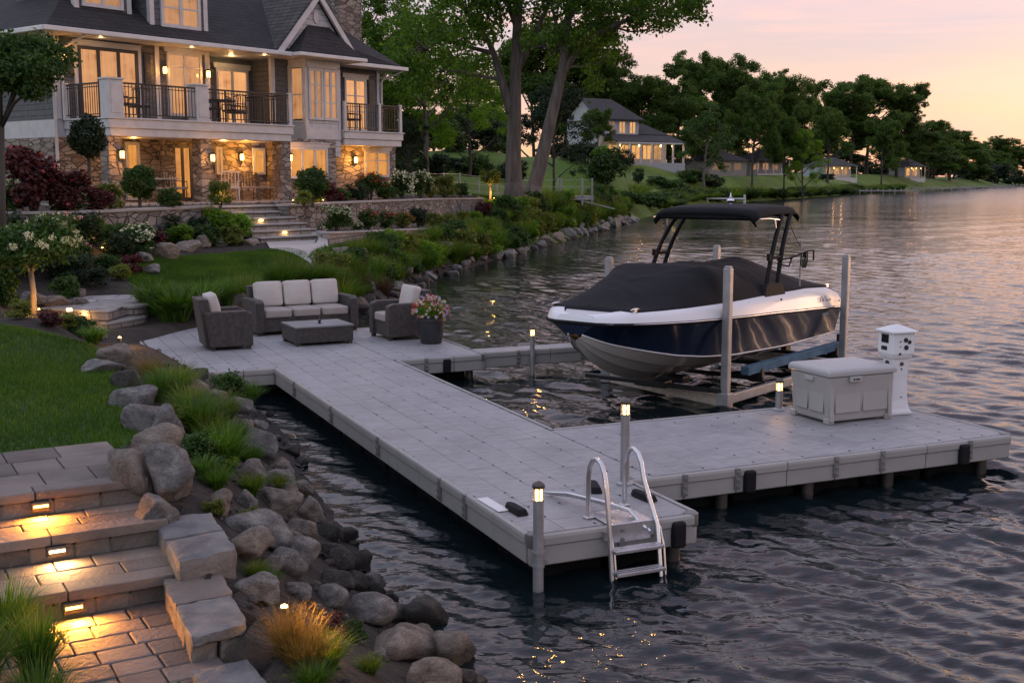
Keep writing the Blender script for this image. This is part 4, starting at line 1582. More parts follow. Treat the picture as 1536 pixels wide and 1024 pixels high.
# ---- tower, bimini and rack
for s in (-1, 1):
    mb = MB()
    by = s * .98
    for b0, b1, b2, b3 in (((3.32, 1.42), (3.42, 1.85), (3.70, 2.24), (4.02, 2.52)), ((3.68, 1.42), (3.74, 1.80), (3.96, 2.20), (4.30, 2.52))):
        P4 = [Vector((b0[0], by, b0[1])), Vector((b1[0], by * .985, b1[1])), Vector((b2[0], by * .95, b2[1])), Vector((b3[0], by * .88, b3[1]))]
        pts = [((1 - a) ** 3) * P4[0] + 3 * a * (1 - a) ** 2 * P4[1] + 3 * a * a * (1 - a) * P4[2] + a ** 3 * P4[3] for a in np.linspace(0, 1, 12)]
        mb.tube(pts, .034, 10)
    mb.tube([(3.56, by * .97, 1.92), (3.80, by * .97, 1.92)], .026, 8)
    mb.obox((3.45, by * .975, 1.93), (.06, .05, .10))
    leg = mb.build('tower_leg', M['tower'], boat, smooth=60)
    mb = MB()
    mb.add([(3.14, by - .07, 1.36), (3.86, by - .07, 1.36), (3.86, by + .07, 1.36), (3.14, by + .07, 1.36), (3.26, by - .045, 1.56), (3.76, by - .045, 1.56), (3.76, by + .045, 1.56), (3.26, by + .045, 1.56)],
           [(3, 2, 1, 0), (4, 5, 6, 7), (0, 1, 5, 4), (1, 2, 6, 5), (2, 3, 7, 6), (3, 0, 4, 7)])
    mb.build('tower_foot', M['tower'], leg, bevel=.02)
mb = MB()
mb.tube([(4.05, -.87, 2.51), (4.07, -.5, 2.56), (4.07, .5, 2.56), (4.05, .87, 2.51)], .032, 10)
mb.tube([(4.32, -.87, 2.51), (4.34, -.5, 2.56), (4.34, .5, 2.56), (4.32, .87, 2.51)], .032, 10)
mb.build('tower_arch', M['tower'], boat, smooth=60)
rows = []
for a in np.linspace(0, 1, 15):
    t = 3.22 + 1.45 * a
    lift = .035 * math.sin(math.pi * a) + .03 * a
    ed = .035 if a in (0, 1) else 0
    r = []
    for q in np.linspace(-1, 1, 21):
        z = 2.505 + lift + .045 * (1 - abs(q) ** 3) - ed - .085 * max(0, (abs(q) - .86) / .14) ** 2
        r.append((t, q * .84, z + .05))
    rows.append(r)
rows = [[(x + .05, y, z - .06) for x, y, z in rows[0]]] + rows + [[(x - .04, y, z - .05) for x, y, z in rows[-1]]]
bim = loft('bimini', M['canvas'], rows, boat, 180)
md = bim.modifiers.new('thick', 'SOLIDIFY')
md.thickness = .025
mb = MB()
mb.tube([(3.27, -.80, 2.50), (3.27, .80, 2.50)], .045, 10)
mb.build('bimini_roll', M['canvas'], bim, smooth=60)
mb = MB()
for s in (-1, 1):
    mb.tube([(3.28, s * .88, 2.48), (3.55, s * .90, 2.48), (3.95, s * .88, 2.45)], .013, 8)
    mb.tube([(3.7, s * .90, 2.46), (3.72, s * .91, 2.34)], .018, 8)
mb.build('bimini_frame', M['chrome'], bim, smooth=60)
mb = MB()
mb.lathe([(.04, 2.64), (.025, 2.68), (.045, 2.70), (.062, 2.72), (.045, 2.745), (.018, 2.76), (.025, 2.775), (.010, 2.79), (.004, 2.84)], (4.05, 0, 0), 16)
mb.build('mast_light', M['chrome'], boat, smooth=50)
mb = MB()
mb.tube([(3.70, -.96, 1.88), (3.95, -1.05, 1.90), (4.35, -1.12, 1.98), (4.55, -1.14, 1.99), (4.56, -1.14, 1.84)], .013, 8)
mb.tube([(3.72, -.96, 1.82), (3.95, -1.03, 1.78), (4.0, -1.05, 1.90)], .012, 8)
for k in range(3):
    mb.tube([(4.22 + k * .05, -1.10 - k * .01, 1.97), (4.20 + k * .05, -1.10, 1.80), (4.28 + k * .05, -1.10, 1.74), (4.33 + k * .05, -1.10, 1.83), (4.32 + k * .05, -1.10, 1.97)], .009, 6)
mb.build('board_rack', M['tower'], boat, smooth=60)
mb = MB()
mb.tube([(4.36, -1.02, 1.46), (4.37, -1.02, 1.98), (4.375, -1.02, 2.12)], [.012, .011, .018], 8)
mb.build('flag_staff', M['galv'], boat, smooth=60)
mb = MB()
mb.tube([(4.18, -.88, 2.46), (4.30, -.95, 2.20), (4.38, -1.02, 2.02)], .005, 5)
mb.build('stay_cord', M['tower'], boat)

# ---- boat lift
PS, PE_, PW, PN = Vector((2.86, 15.4, 0)), Vector((5.26, 18.35, 0)), Vector((1.45, 17.4, 0)), Vector((3.56, 20.3, 0))
lift = thing('boat_lift', 'galvanised four post boat lift with blue carpeted bunks under the motorboat', 'boat lift', PS)


def lpart(name, mat, f, **kw):
    mb = MB()
    f(mb)
    return mb.build(name, mat, lift, **kw)


for P, zt in ((PS, 1.88), (PE_, 1.84), (PW, 1.87), (PN, 1.88)):
    q = P - PS
    o = lpart('post', M['galv'], lambda mb: mb.obox((q.x, q.y, (zt - 1.3) / 2), (.105, .105, zt + 1.3), BA), bevel=.012)
    mb = MB()
    mb.obox((q.x, q.y, zt + .012), (.085, .085, .03), BA)
    mb.build('post_cap', M['galv'], o, bevel=.01)


def beam(a, b, z, h, w, name, mat, inset=.07, off=Vector((0, 0, 0))):
    a, b = a - PS + off, b - PS + off
    d = (b - a).normalized()
    a, b = a + d * inset, b - d * inset
    c = (a + b) / 2
    return lpart(name, mat, lambda mb: mb.obox((c.x, c.y, z), ((b - a).length, w, h), math.atan2(d.y, d.x)), bevel=.01)


beam(PS, PW, .09, .15, .09, 'cross_beam', M['wood_beam'])
beam(PE_, PN, .09, .15, .09, 'cross_beam', M['wood_beam'])
beam(PS, PE_, .11, .13, .08, 'side_beam', M['galv'])
beam(PW, PN, .11, .13, .08, 'side_beam', M['galv'])
for P, m_ in ((PS, 1), (PE_, 1), (PW, 1), (PN, 1)):
    q = P - PS
    lpart('bracket', M['galv'], lambda mb: mb.obox((q.x, q.y, .11), (.16, .16, .20), BA), bevel=.01)
Bn = Vector((-BE.y, BE.x, 0))
for s in (-1, 1):
    a = BO + BE * 2.7 + Bn * s * 1.0
    b = BO + BE * 6.0 + Bn * s * 1.0
    beam(a, b, .385, .12, .13, 'bunk', M['bunk'], 0)
    for t in (3.1, 5.75):
        p = BO + BE * t + Bn * s * 1.0 - PS
        lpart('bunk_bracket', M['iron'], lambda mb: mb.obox((p.x, p.y, .30), (.07, .17, .14), BA))
    p = BO + BE * 6.02 + Bn * s * .97 - PS
    lpart('guide_stub', M['iron'], lambda mb: mb.cyl((p.x, p.y, .40), (p.x, p.y, .56), .03, n=10))
for t in (1.9, 2.4):
    p = BO + BE * t - PS
    lpart('keel_chock', M['iron'], lambda mb: mb.obox((p.x, p.y, .225), (.22, .5, .10), BA), bevel=.02)
for t in (1.85, 3.1, 4.4, 5.75):
    a, b = BO + BE * t - Bn * 1.1, BO + BE * t + Bn * 1.1
    beam(a, b, .225, .06, .07, 'carrier_bar', M['iron'], 0)
# ---------------------------------------------------------------- the lake house. local x along the lake front, -y toward the lake
HE = Vector((.6117, .7911, 0))
HO = Vector((.7911, -.6117, 0))
HS = Vector((-13.72, 34.9, 0))
HA = math.atan2(HE.y, HE.x)
ZP, ZF, ZE = 2.3, 4.8, 7.22          # patio, upper floor, eaves


def hp(px, py, d):
    """where the sight line meets the upright plane d metres in front of the house wall: local x and height"""
    b = HS + HO * d
    r = ray(px, py)
    det = r.x * -HE.y + r.y * HE.x
    t = (b.x * -HE.y + b.y * HE.x) / det
    return (r.x * t - b.x) / HE.x, CAMZ + r.z * t


def hw(x, y, z):
    return HS + HE * x - HO * y + Vector((0, 0, z))


house = thing('lake_house', 'two storey grey clapboard and stone lake house with balconies and warmly lit windows', 'house', HS, HA)


def hpart(name, mat, f, parent=house, **kw):
    mb = MB()
    f(mb)
    return mb.build(name, mat, parent, **kw)


def win(x0, x1, z0, z1, y, n=2, bars=(), pane='pane', name='window', w=.09, fr=None, trim=True):
    """a framed opening on the plane y facing the lake: pane, sash and outer trim"""
    fr = fr or M['white_trim']
    mb = MB()
    mull = [x0 + (x1 - x0) * k / n for k in range(1, n)]
    mb.frame(x0, x1, z0, z1, w, y - .07, y + .01, mull, bars)
    f = mb.build(name, fr, house)
    mb = MB()
    mb.add([(x0 + .02, y - .016, z0 + .02), (x1 - .02, y - .016, z0 + .02), (x1 - .02, y - .016, z1 - .02), (x0 + .02, y - .016, z1 - .02)], [(0, 1, 2, 3)])
    mb.build('pane', M[pane], f)
    if trim:
        mb = MB()
        mb.box(x0 - .10, x1 + .10, y - .085, y + .0, z1 + .004, z1 + .13)
        mb.box(x0 - .13, x1 + .13, y - .12, y + .0, z1 + .132, z1 + .17)
        mb.build('head_trim', M['white_trim'], f)
    return f


# walls
hpart('wall', M['siding'], lambda m: (m.box(.4, 5.96, 0, 9, ZF, ZE + .1), m.box(5.965, 9.0, 1.2, 9, ZF, ZE + .1), m.box(9.0, 11.2, .0, 9, ZF, ZE + .1), m.box(8.78, 9.0, .0, 1.6, ZF, ZE + .1), m.box(11.2, 14.6, .6, 9, ZF, ZE + .1)))
hpart('stone_wall', M['stone_house'], lambda m: (m.box(.2, 8.3, .02, 8.9, 1.9, ZF - .53), m.box(11.2, 15.1, .2, 8.9, 1.9, ZF - .02), m.box(8.3, 10.9, -.8, 6, 1.9, ZF - .35)))
hpart('floor_band', M['white_trim'], lambda m: (m.box(.3, 11.19, .01, 8.8, ZF - .525, ZF - .01), m.box(11.19, 14.55, .62, 8.8, ZF - .3, ZF - .01)))
# bay window
by = -.8
hpart('bay', M['white_trim'], lambda m: (m.prism([(9.43, .0), (9.52, by), (11.2, by), (11.4, .0)], ZF - .35, ZF + .02), m.prism([(9.43, .0), (9.52, by), (11.2, by), (11.4, .0)], ZE - .28, ZE), m.box(9.50, 9.62, by, by + .12, ZF, ZE - .2), m.box(11.08, 11.2, by, by + .12, ZF, ZE - .2), m.box(9.40, 9.50, -.12, .0, ZF, ZE - .2)))
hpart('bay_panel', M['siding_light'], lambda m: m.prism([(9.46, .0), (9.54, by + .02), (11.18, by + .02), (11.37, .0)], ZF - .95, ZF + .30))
win(9.64, 10.33, ZF + .32, ZE - .30, by + .03, 2, (6.35, 5.75), trim=False)
win(10.35, 11.06, ZF + .32, ZE - .30, by + .03, 2, (6.35, 5.75), trim=False)
mb = MB()
mb.add([(9.475, -.15, ZF + .35), (9.53, by + .14, ZF + .35), (9.53, by + .14, ZE - .32), (9.475, -.15, ZE - .32)], [(0, 1, 2, 3)])
mb.build('pane', M['pane'], hpart('window', M['white_trim'], lambda m: (m.box(9.44, 9.53, -.16, -.10, ZF + .3, ZE - .3), m.box(9.47, 9.54, by + .10, by + .16, ZF + .3, ZE - .3), m.obox((9.49, -.4, 6.0), (.04, .5, .05)))))
# openings above
win(1.12, 3.21, ZF + .05, 7.0, 0, 3, (), name='sliding_door', fr=M['shutter'], w=.10)
mb = MB()
mb.frame(1.0, 3.33, ZF + .02, 7.08, .12, -.05, .01)
mb.build('door_casing', M['white_trim'], house)
win(4.3, 5.65, ZF + .25, 7.08, 0, 2, (6.62,))
win(7.16, 8.58, ZF + .05, 6.85, 1.2, 2, (), name='french_door')
win(12.72, 13.89, ZF + .05, 6.85, .6, 2, (6.2, 5.6), name='french_door')
hpart('corner_board', M['white_trim'], lambda m: m.box(.36, .52, -.03, .1, ZF, ZE))
hpart('corner_board', M['white_trim'], lambda m: m.box(14.5, 14.64, .56, .7, ZF, ZE))
hpart('corner_board', M['white_trim'], lambda m: m.box(3.86, 4.02, -.03, .1, ZF, ZE))
hpart('corner_board', M['white_trim'], lambda m: m.box(5.80, 5.99, -.03, .12, ZF, ZE))
hpart('porch_post', M['white_trim'], lambda m: m.box(8.62, 8.77, -.05, .10, ZF, ZE))
for x0, x1, z0, z1, y in ((.60, .92, 6.05, 7.0, 0), (3.45, 3.68, 6.0, 6.95, 0), (14.02, 14.34, 5.9, 6.85, .6)):
    hpart('shutter', M['shutter'], lambda m: (m.box(x0, x1, y - .05, y, z0, z1), [m.box(x0 + .04, x1 - .04, y - .065, y - .05, z0 + .06 + k * .09, z0 + .12 + k * .09) for k in range(int((z1 - z0 - .1) / .09))]), bevel=.006)

# openings below
def lw(px0, py0, px1, py1, d, **k):
    a, b = hp(px0, py0, d), hp(px1, py1, d)
    return win(a[0], b[0], min(b[1], a[1] - .3), min(a[1], ZF - .6), -d, **k)


lw(186, 213, 211, 300, 0, n=1, pane='pane_low', name='patio_door', trim=False)
lw(257, 218, 289, 300, 0, n=2, pane='pane_low', name='patio_door', fr=M['shutter'], trim=False)
lw(322, 220, 333, 262, 0, n=1, pane='pane_low', trim=False)
lw(378, 222, 397, 262, 0, n=1, pane='pane_low', bars=(3.8,), trim=False)
win(8.62, 10.45, 3.05, 4.15, by, 3, (), 'pane_low')
win(13.35, 14.7, 3.1, 4.12, .2, 2, (3.75,), 'pane_low')
a = hp(240, 250, .05)[0]
hpart('stone_pier', M['stone_house'], lambda m: m.box(a, a + .5, -.18, .02, 1.9, ZF - .53))
hpart('drain_recess', M['shutter'], lambda m: m.box(10.92, 11.18, -.3, .0, 2.3, ZF - .6))

# ---- balconies
YB = -2.36
def slab(x0, x1, y0, y1):
    hpart('balcony_floor', M['white_trim'], lambda m: (m.box(x0, x1, y0, y1, ZF - .30, ZF - .05), m.box(x0 + .05, x1 - .05, y0 + .05, y1, ZF - .53, ZF - .302), m.box(x0 - .04, x1 + .04, y0 - .04, y1, ZF - .048, ZF)), bevel=.012)


slab(.56, 7.5, YB, -.005)
slab(11.27, 14.4, -.9, .195)
for x, w in ((.56, .50), (3.62, .46)):
    hpart('balcony_pillar', M['white_trim'], lambda m: (m.box(x, x + w, YB, YB + .42, ZF, ZF + 1.06), m.box(x - .03, x + w + .03, YB - .03, YB + .45, ZF + 1.062, ZF + 1.12), m.box(x + .08, x + w - .08, YB - .012, YB + .1, ZF + .12, ZF + .95)), bevel=.01)
for x, y in ((7.36, YB + .02), (11.30, -.88), (13.1, -.88), (14.25, -.88), (.58, -.16)):
    hpart('rail_post', M['white_trim'], lambda m: m.box(x, x + .12, y, y + .12, ZF, ZF + 1.05), bevel=.01)


def railing(p0, p1):
    p0, p1 = Vector((*p0, 0)), Vector((*p1, 0))
    d = p1 - p0
    n = int(d.length / .115)
    a = math.atan2(d.y, d.x)
    mb = MB()
    c = (p0 + p1) / 2
    for z, h in ((ZF + .98, .05), (ZF + .88, .022), (ZF + .10, .03)):
        mb.obox((c.x, c.y, z), (d.length, .045, h), a)
    for k in range(n + 1):
        q = p0 + d * (k / n)
        w = .05 if k % 13 == 6 else .016
        mb.obox((q.x, q.y, ZF + (.54 if w < .03 else .5)), (w, w, .88 if w < .03 else 1.0), a)
    mb.build('railing', M['iron'], house)


railing((.62, -.10), (.62, YB + .42))
railing((1.06, YB + .08), (3.62, YB + .08))
railing((4.08, YB + .08), (7.36, YB + .08))
railing((7.42, YB + .14), (7.42, -.05))
railing((11.42, -.82), (13.1, -.82))
railing((13.22, -.82), (14.25, -.82))
railing((11.36, -.76), (11.36, -.02))
railing((14.31, -.76), (14.31, .15))
for x, w in ((.57, .42), (3.80, .42), (7.03, .42)):
    hpart('porch_pier', M['stone_house'], lambda m: m.box(x, x + w, YB + .12, YB + .12 + w, 1.9, ZF - .535))

# ---- roofs
S = .74
def roof_z(y):
    return ZE + .10 + (y + 1.0) * S
rf = hpart('roof', M['shingle'], lambda m: m.add(
    [(-.45, -1.0, ZE + .10), (11.6, -1.0, ZE + .10), (11.6, -.25, ZE + .10), (15.25, -.25, ZE + .10), (15.25, 10, ZE + .10), (-.45, 10, ZE + .10), (4.9, 4.5, ZE + .10 + 5.5 * S), (10.5, 4.5, ZE + .10 + 5.5 * S), (11.6, 0.0, ZE + .10 + .74)],
    [(0, 1, 8, 7, 6), (1, 2, 8), (2, 3, 7, 8), (3, 4, 7), (4, 5, 6, 7), (5, 0, 6)]))
hpart('soffit', M['white_trim'], lambda m: (m.box(-.40, 11.55, -.95, -.002, ZE - .0, ZE + .05), m.box(11.56, 15.2, -.2, .6, ZE + .0, ZE + .05), m.box(-.40, .398, -.0, 9.9, ZE, ZE + .05), m.box(5.96, 9.0, .0, 1.199, ZE, ZE + .05), m.box(14.61, 15.2, .6, 9.9, ZE, ZE + .05)))
hpart('gutter', M['gutter'], lambda m: (m.box(-.52, 11.66, -1.10, -.97, ZE + .0, ZE + .14), m.box(11.66, 15.34, -.36, -.23, ZE + .0, ZE + .14), m.box(-.56, -.44, -1.0, 10, ZE, ZE + .14), m.box(15.24, 15.36, -.24, 10, ZE, ZE + .14)), bevel=.02)
# left front: the corner leader pipes
hpart('downspout', M['gutter'], lambda m: m.tube([(-.42, -.9, ZE + .02), (-.30, -.7, ZE - .10), (.10, -.15, ZE - .42), (.28, -.06, ZE - .55), (.28, -.06, 2.3)], .05, 8), smooth=60)
hpart('downspout', M['gutter'], lambda m: m.tube([(.9, -.9, ZE + .02), (.75, -.7, ZE - .12), (.62, -.15, ZE - .32), (.56, -.08, ZE - .45), (.56, -.08, ZF)], .045, 8), smooth=60)
hpart('downspout', M['gutter'], lambda m: m.tube([(15.2, -.2, ZE + .02), (15.1, .0, ZE - .1), (14.74, .45, ZE - .30), (14.70, .52, ZE - .45), (14.70, .52, ZF)], .045, 8), smooth=60)
# gable with brown shingles
gx0, gx1, gz0, gxa, gza, gy = 8.15, 12.05, ZE + .12, 10.12, 9.52, -.82
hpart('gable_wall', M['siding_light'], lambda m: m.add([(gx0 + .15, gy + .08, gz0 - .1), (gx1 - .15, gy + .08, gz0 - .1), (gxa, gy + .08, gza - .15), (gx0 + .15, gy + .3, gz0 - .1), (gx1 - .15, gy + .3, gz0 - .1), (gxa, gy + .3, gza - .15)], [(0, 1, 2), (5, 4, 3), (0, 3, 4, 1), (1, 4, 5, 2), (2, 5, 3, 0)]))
hpart('gable_roof', M['shingle_brown'], lambda m: (m.slab([(gx0, gy - .1, gz0), (gxa, gy - .1, gza), (gxa, gy + 5.5, gza), (gx0, gy + 5.5, gz0)][::-1], .10), m.slab([(gx1, gy - .1, gz0), (gx1, gy + 5.5, gz0), (gxa, gy + 5.5, gza), (gxa, gy - .1, gza)][::-1], .10)))
for xa in (gx0, gx1):
    p0, p1 = Vector((xa, 0, gz0 + .03)), Vector((gxa, 0, gza + .03))
    nn = Vector((0, 1, 0)).cross(p1 - p0).normalized() * (.2 if xa == gx0 else -.2)
    if nn.z > 0:
        nn = -nn
    y0, y1 = gy - .16, gy - .06
    hpart('rake_board', M['white_trim'], lambda m: m.add([(p0.x, y0, p0.z), (p1.x, y0, p1.z), (p1.x, y0, p1.z - .25), (p0.x + nn.x, y0, p0.z + nn.z), (p0.x, y1, p0.z), (p1.x, y1, p1.z), (p1.x, y1, p1.z - .25), (p0.x + nn.x, y1, p0.z + nn.z)],
                                                         [(0, 1, 2, 3), (7, 6, 5, 4), (0, 4, 5, 1), (1, 5, 6, 2), (2, 6, 7, 3), (3, 7, 4, 0)]))
hpart('gable_vent', M['white_trim'], lambda m: (m.lathe([(.16, -.02), (.16, .02)], (0, 0, 0), 16), ), ).matrix_local = Matrix.Translation((gxa, gy + .06, 8.72)) @ Matrix.Rotation(R(90), 4, 'X') @ Matrix.Diagonal((.8, 1.5, 1, 1))
# low hip over the bay, in front of the gable
hpart('bay_roof', M['shingle'], lambda m: m.add([(8.75, -1.42, ZE + .11), (11.85, -1.42, ZE + .11), (12.0, -.3, ZE + .11), (8.6, -.3, ZE + .11), (9.75, -.72, 8.42), (10.75, -.72, 8.42)], [(0, 1, 5, 4), (1, 2, 5), (3, 0, 4), (2, 3, 4, 5), (3, 2, 1, 0)]))
hpart('gutter', M['gutter'], lambda m: (m.box(8.70, 11.92, -1.50, -1.39, ZE + .01, ZE + .135), m.box(8.68, 8.79, -1.40, -1.12, ZE + .01, ZE + .135), m.box(11.85, 11.95, -1.39, -.4, ZE + .01, ZE + .135)), bevel=.02)
hpart('soffit', M['white_trim'], lambda m: m.box(8.8, 11.84, -1.385, -.955, ZE + .002, ZE + .05))


def dormer(x0, x1, y, wx0, wx1, wz0, zt):
    zb = roof_z(y)
    d = hpart('dormer', M['siding'], lambda m: m.box(x0, x1, y, y + 3.2, zb - .15, zt))
    hpart('corner_board', M['white_trim'], lambda m: m.box(x0 - .02, x0 + .14, y - .025, y + .14, zb - .05, zt), d)
    hpart('corner_board', M['white_trim'], lambda m: m.box(x1 - .14, x1 + .02, y - .025, y + .14, zb - .05, zt), d)
    xm = (x0 + x1) / 2
    hpart('dormer_roof', M['shingle'], lambda m: (m.slab([(x0 - .3, y - .3, zt - .1), (x0 - .3, y + 3.4, zt - .1), (xm, y + 3.4, zt + 1.1), (xm, y - .3, zt + 1.1)], -.1), m.slab([(x1 + .3, y - .3, zt - .1), (xm, y - .3, zt + 1.1), (xm, y + 3.4, zt + 1.1), (x1 + .3, y + 3.4, zt - .1)], -.1)), d)
    hpart('dormer_gable', M['siding'], lambda m: m.add([(x0, y + .01, zt - .02), (x1, y + .01, zt - .02), (xm, y + .01, zt + 1.0), (x0, y + .2, zt - .02), (x1, y + .2, zt - .02), (xm, y + .2, zt + 1.0)], [(0, 1, 2), (5, 4, 3), (0, 3, 4, 1), (1, 4, 5, 2), (2, 5, 3, 0)]), d)
    win(wx0, wx1, wz0, zt - .12, y, 2, (wz0 + .62, wz0 + 1.1), w=.11)


a0, a1 = hp(226, 45, .3)[0], hp(311, 50, .3)[0]
b0, b1 = hp(241, 40, .3), hp(300, 40, .3)
dormer(a0, a1, -.3, b0[0], b1[0], b0[1], 9.75)
a0, a1 = hp(112, 15, -.1)[0], hp(196, 17, -.1)[0]
b0, b1 = hp(122, 10, -.1), hp(184, 14, -.1)
dormer(a0, a1, .1, b0[0], b1[0], b0[1] + .02, 9.9)
ch = hpart('chimney', M['stone_house'], lambda m: m.box(13.55, 14.75, 1.6, 2.9, 7.6, 12.2))
hpart('chimney_cap', M['stone_cap'], lambda m: m.box(13.45, 14.85, 1.5, 3.0, 12.202, 12.35), ch)


# ---- wall lanterns: a part of the house each, with its own lamp
def lantern(x, y, z, power=14, h=.34):
    o = thing('wall_lantern', None, None)
    o.parent = house
    o.location = (x, y, z)
    MB().box(-.05, .05, -.03, .0, -.10, .14).build('back_plate', M['iron'], o)
    mb = MB()
    for k in range(4):
        a = k * math.pi / 2 + math.pi / 4
        mb.obox((.075 * math.cos(a), -.14 + .075 * math.sin(a), 0), (.014, .014, h * .62), 0)
    mb.add([(-.085, -.225, h * .31), (.085, -.225, h * .31), (.085, -.055, h * .31), (-.085, -.055, h * .31), (0, -.14, h * .55)], [(0, 1, 4), (1, 2, 4), (2, 3, 4), (3, 0, 4), (3, 2, 1, 0)])
    mb.box(-.07, .07, -.21, -.07, -h * .36, -h * .31)
    mb.build('cage', M['iron'], o)
    MB().lathe([(.055, -h * .30), (.06, 0), (.055, h * .30)], (0, -.14, 0), 10).build('glass', M['glow'], o, smooth=60)
    lamp('lantern_light', (0, -.34, -.02), power, (1, .40, .07), .06, o)
    return o


for px, py, d, pw in ((92, 88, .0, 9), (243, 106, .02, 11), (308, 112, .02, 11), (381, 120, -1.2, 14)):
    x, z = hp(px, py, d)
    lantern(x, -d - .02, z, pw)
for px, py, d, pw in ((179, 232, YB * -1 - .12, 9), (315, 237, YB * -1 - .12, 7), (359, 236, -.02, 20), (432, 237, .82, 11), (530, 240, -.2, 20)):
    x, z = hp(px, py, d)
    lantern(x, -d, z, pw * 2.0)
for x in (1.6, 4.9, 7.9, 10.4):
    lamp('soffit_light', (x, -.55, ZE - .06), 1.6, (1, .6, .28), .05, house)
lamp('porch_light', (2.2, -1.1, ZF - .62), 20, (1, .42, .09), .08, house)
lamp('porch_light', (5.6, -1.1, ZF - .62), 24, (1, .42, .09), .08, house)
lamp('porch_light', (7.4, .6, ZE - .12), 6, (1, .6, .25), .08, house)

# ---- patio floor
_pt = [hw(x, y, 0) for x, y in ((-.6, .02), (-.6, -3.3), (3.2, -3.2), (8.6, -3.1), (9.0, -.8), (8.3, .02))]
mb = MB()
mb.prism([(p.x, p.y) for p in _pt], ZP - .12, ZP + .02)
tag(mb.build('patio_paving', M['flag']), kind='structure')


# ---- balcony and patio furniture
def metal_chair(name, label, group, loc, rz, mat, seat_mat, wide=.56):
    t = thing(name, label, 'chair', loc, rz, group)
    MB().box(-wide / 2, wide / 2, -.26, .26, .40, .47).build('seat', seat_mat, t, bevel=.02)
    mb = MB()
    for k in range(6):
        x = -wide / 2 + .04 + k * (wide - .08) / 5
        mb.tube([(x, .24, .44), (x, .30, .92)], .014, 6)
    mb.tube([(-wide / 2, .30, .92), (0, .33, .97), (wide / 2, .30, .92)], .02, 6)
    mb.build('backrest', mat, t)
    for sx in (-1, 1):
        for sy in (-1, 1):
            MB().cyl((sx * (wide / 2 - .03), sy * .23, 0), (sx * (wide / 2 - .03), sy * .23, .42), .017, n=8).build('leg', mat, t)
        MB().tube([(sx * wide / 2, -.24, .42), (sx * wide / 2, -.24, .64), (sx * wide / 2, .27, .66)], .018, 6).build('armrest', mat, t)
    return t


def round_table(label, loc, r, mat, top):
    t = thing('outdoor_table', label, 'table', loc)
    MB().lathe([(r - .01, .70), (r, .71), (r, .735), (r - .01, .745)], n=28).build('table_top', top, t)
    MB().lathe([(.22, 0), (.22, .02), (.05, .05), (.045, .70)], n=14).build('pedestal', mat, t)
    return t


names = ['first', 'second', 'third', 'fourth', 'fifth']
for i, (x, y, rz) in enumerate(((1.75, -1.5, 20), (2.6, -.9, 160), (4.7, -1.6, 80), (5.9, -1.3, -80), (6.6, -.6, 30))):
    metal_chair('balcony_chair', 'dark balcony chair behind the long railing, %s from its left end' % names[i], 'chairs on the long balcony', hw(x, y, ZF), HA + R(rz), M['iron'], M['iron'])
round_table('dark table behind the long balcony railing near the lit bay window', hw(5.25, -1.35, ZF), .55, M['iron'], M['iron'])
metal_chair('balcony_chair', 'dark chair on the small right balcony', 'chairs on the small balcony', hw(12.3, -.25, ZF), HA + R(20), M['iron'], M['iron'])
for i, (px, py, d, rz, m_, lab) in enumerate(((236, 296, 1.6, -60, 'grey_metal', 'brown patio chair at the far left, before the patio door'), (262, 297, 1.3, 100, 'grey_metal', 'brown patio chair turned toward the patio door between the stone piers'), (344, 296, 1.7, 150, 'gutter', 'pale patio chair beside the right stone pier'), (372, 292, .9, -20, 'grey_metal', 'dark patio chair under the middle wall lantern'), (398, 292, 1.0, 60, 'grey_metal', 'dark patio chair against the stone wall by the narrow window'))):
    x, z = hp(px, py, d)
    metal_chair('patio_chair', lab, 'chairs on the patio', hw(x, -d, ZP + .02), HA + R(rz), M[m_], M['seat_cushion'] if m_ == 'grey_metal' else M['cushion'], .62)
x, z = hp(250, 290, 2.0)
round_table('pale patio table between the two chairs on the left of the patio', hw(x, -1.9, ZP + .02), .48, M['grey_metal'], M['stone_cap'])

# ---- garden walls and the patio stairs
def garden_wall(name, label, pts, ztops, depth, th, mat, cap=.07):
    t = thing(name, label, 'retaining wall', (*pts[0], 0))
    o = Vector((*pts[0], 0))
    mb, mc = MB(), MB()
    for (a, b), (za, zb) in zip(zip(pts[:-1], pts[1:]), zip(ztops[:-1], ztops[1:])):
        a, b = Vector((*a, 0)) - o, Vector((*b, 0)) - o
        d = (b - a).normalized()
        n = Vector((d.y, -d.x, 0)) * th / 2
        for m_, z0a, z0b, z1a, z1b, k in ((mb, za - depth, zb - depth, za - cap, zb - cap, 1), (mc, za - cap + .002, zb - cap + .002, za, zb, 1.25)):
            nn = n * k
            vs = [(a + nn) + Vector((0, 0, z0a)), (b + nn) + Vector((0, 0, z0b)), (b - nn) + Vector((0, 0, z0b)), (a - nn) + Vector((0, 0, z0a)),
                  (a + nn) + Vector((0, 0, z1a)), (b + nn) + Vector((0, 0, z1b)), (b - nn) + Vector((0, 0, z1b)), (a - nn) + Vector((0, 0, z1a))]
            m_.add(vs, [(3, 2, 1, 0), (4, 5, 6, 7), (0, 1, 5, 4), (1, 2, 6, 5), (2, 3, 7, 6), (3, 0, 4, 7)])
    mb.build('wall_face', mat, t)
    mc.build('coping', M['stone_cap'], t, bevel=.015)
    return t


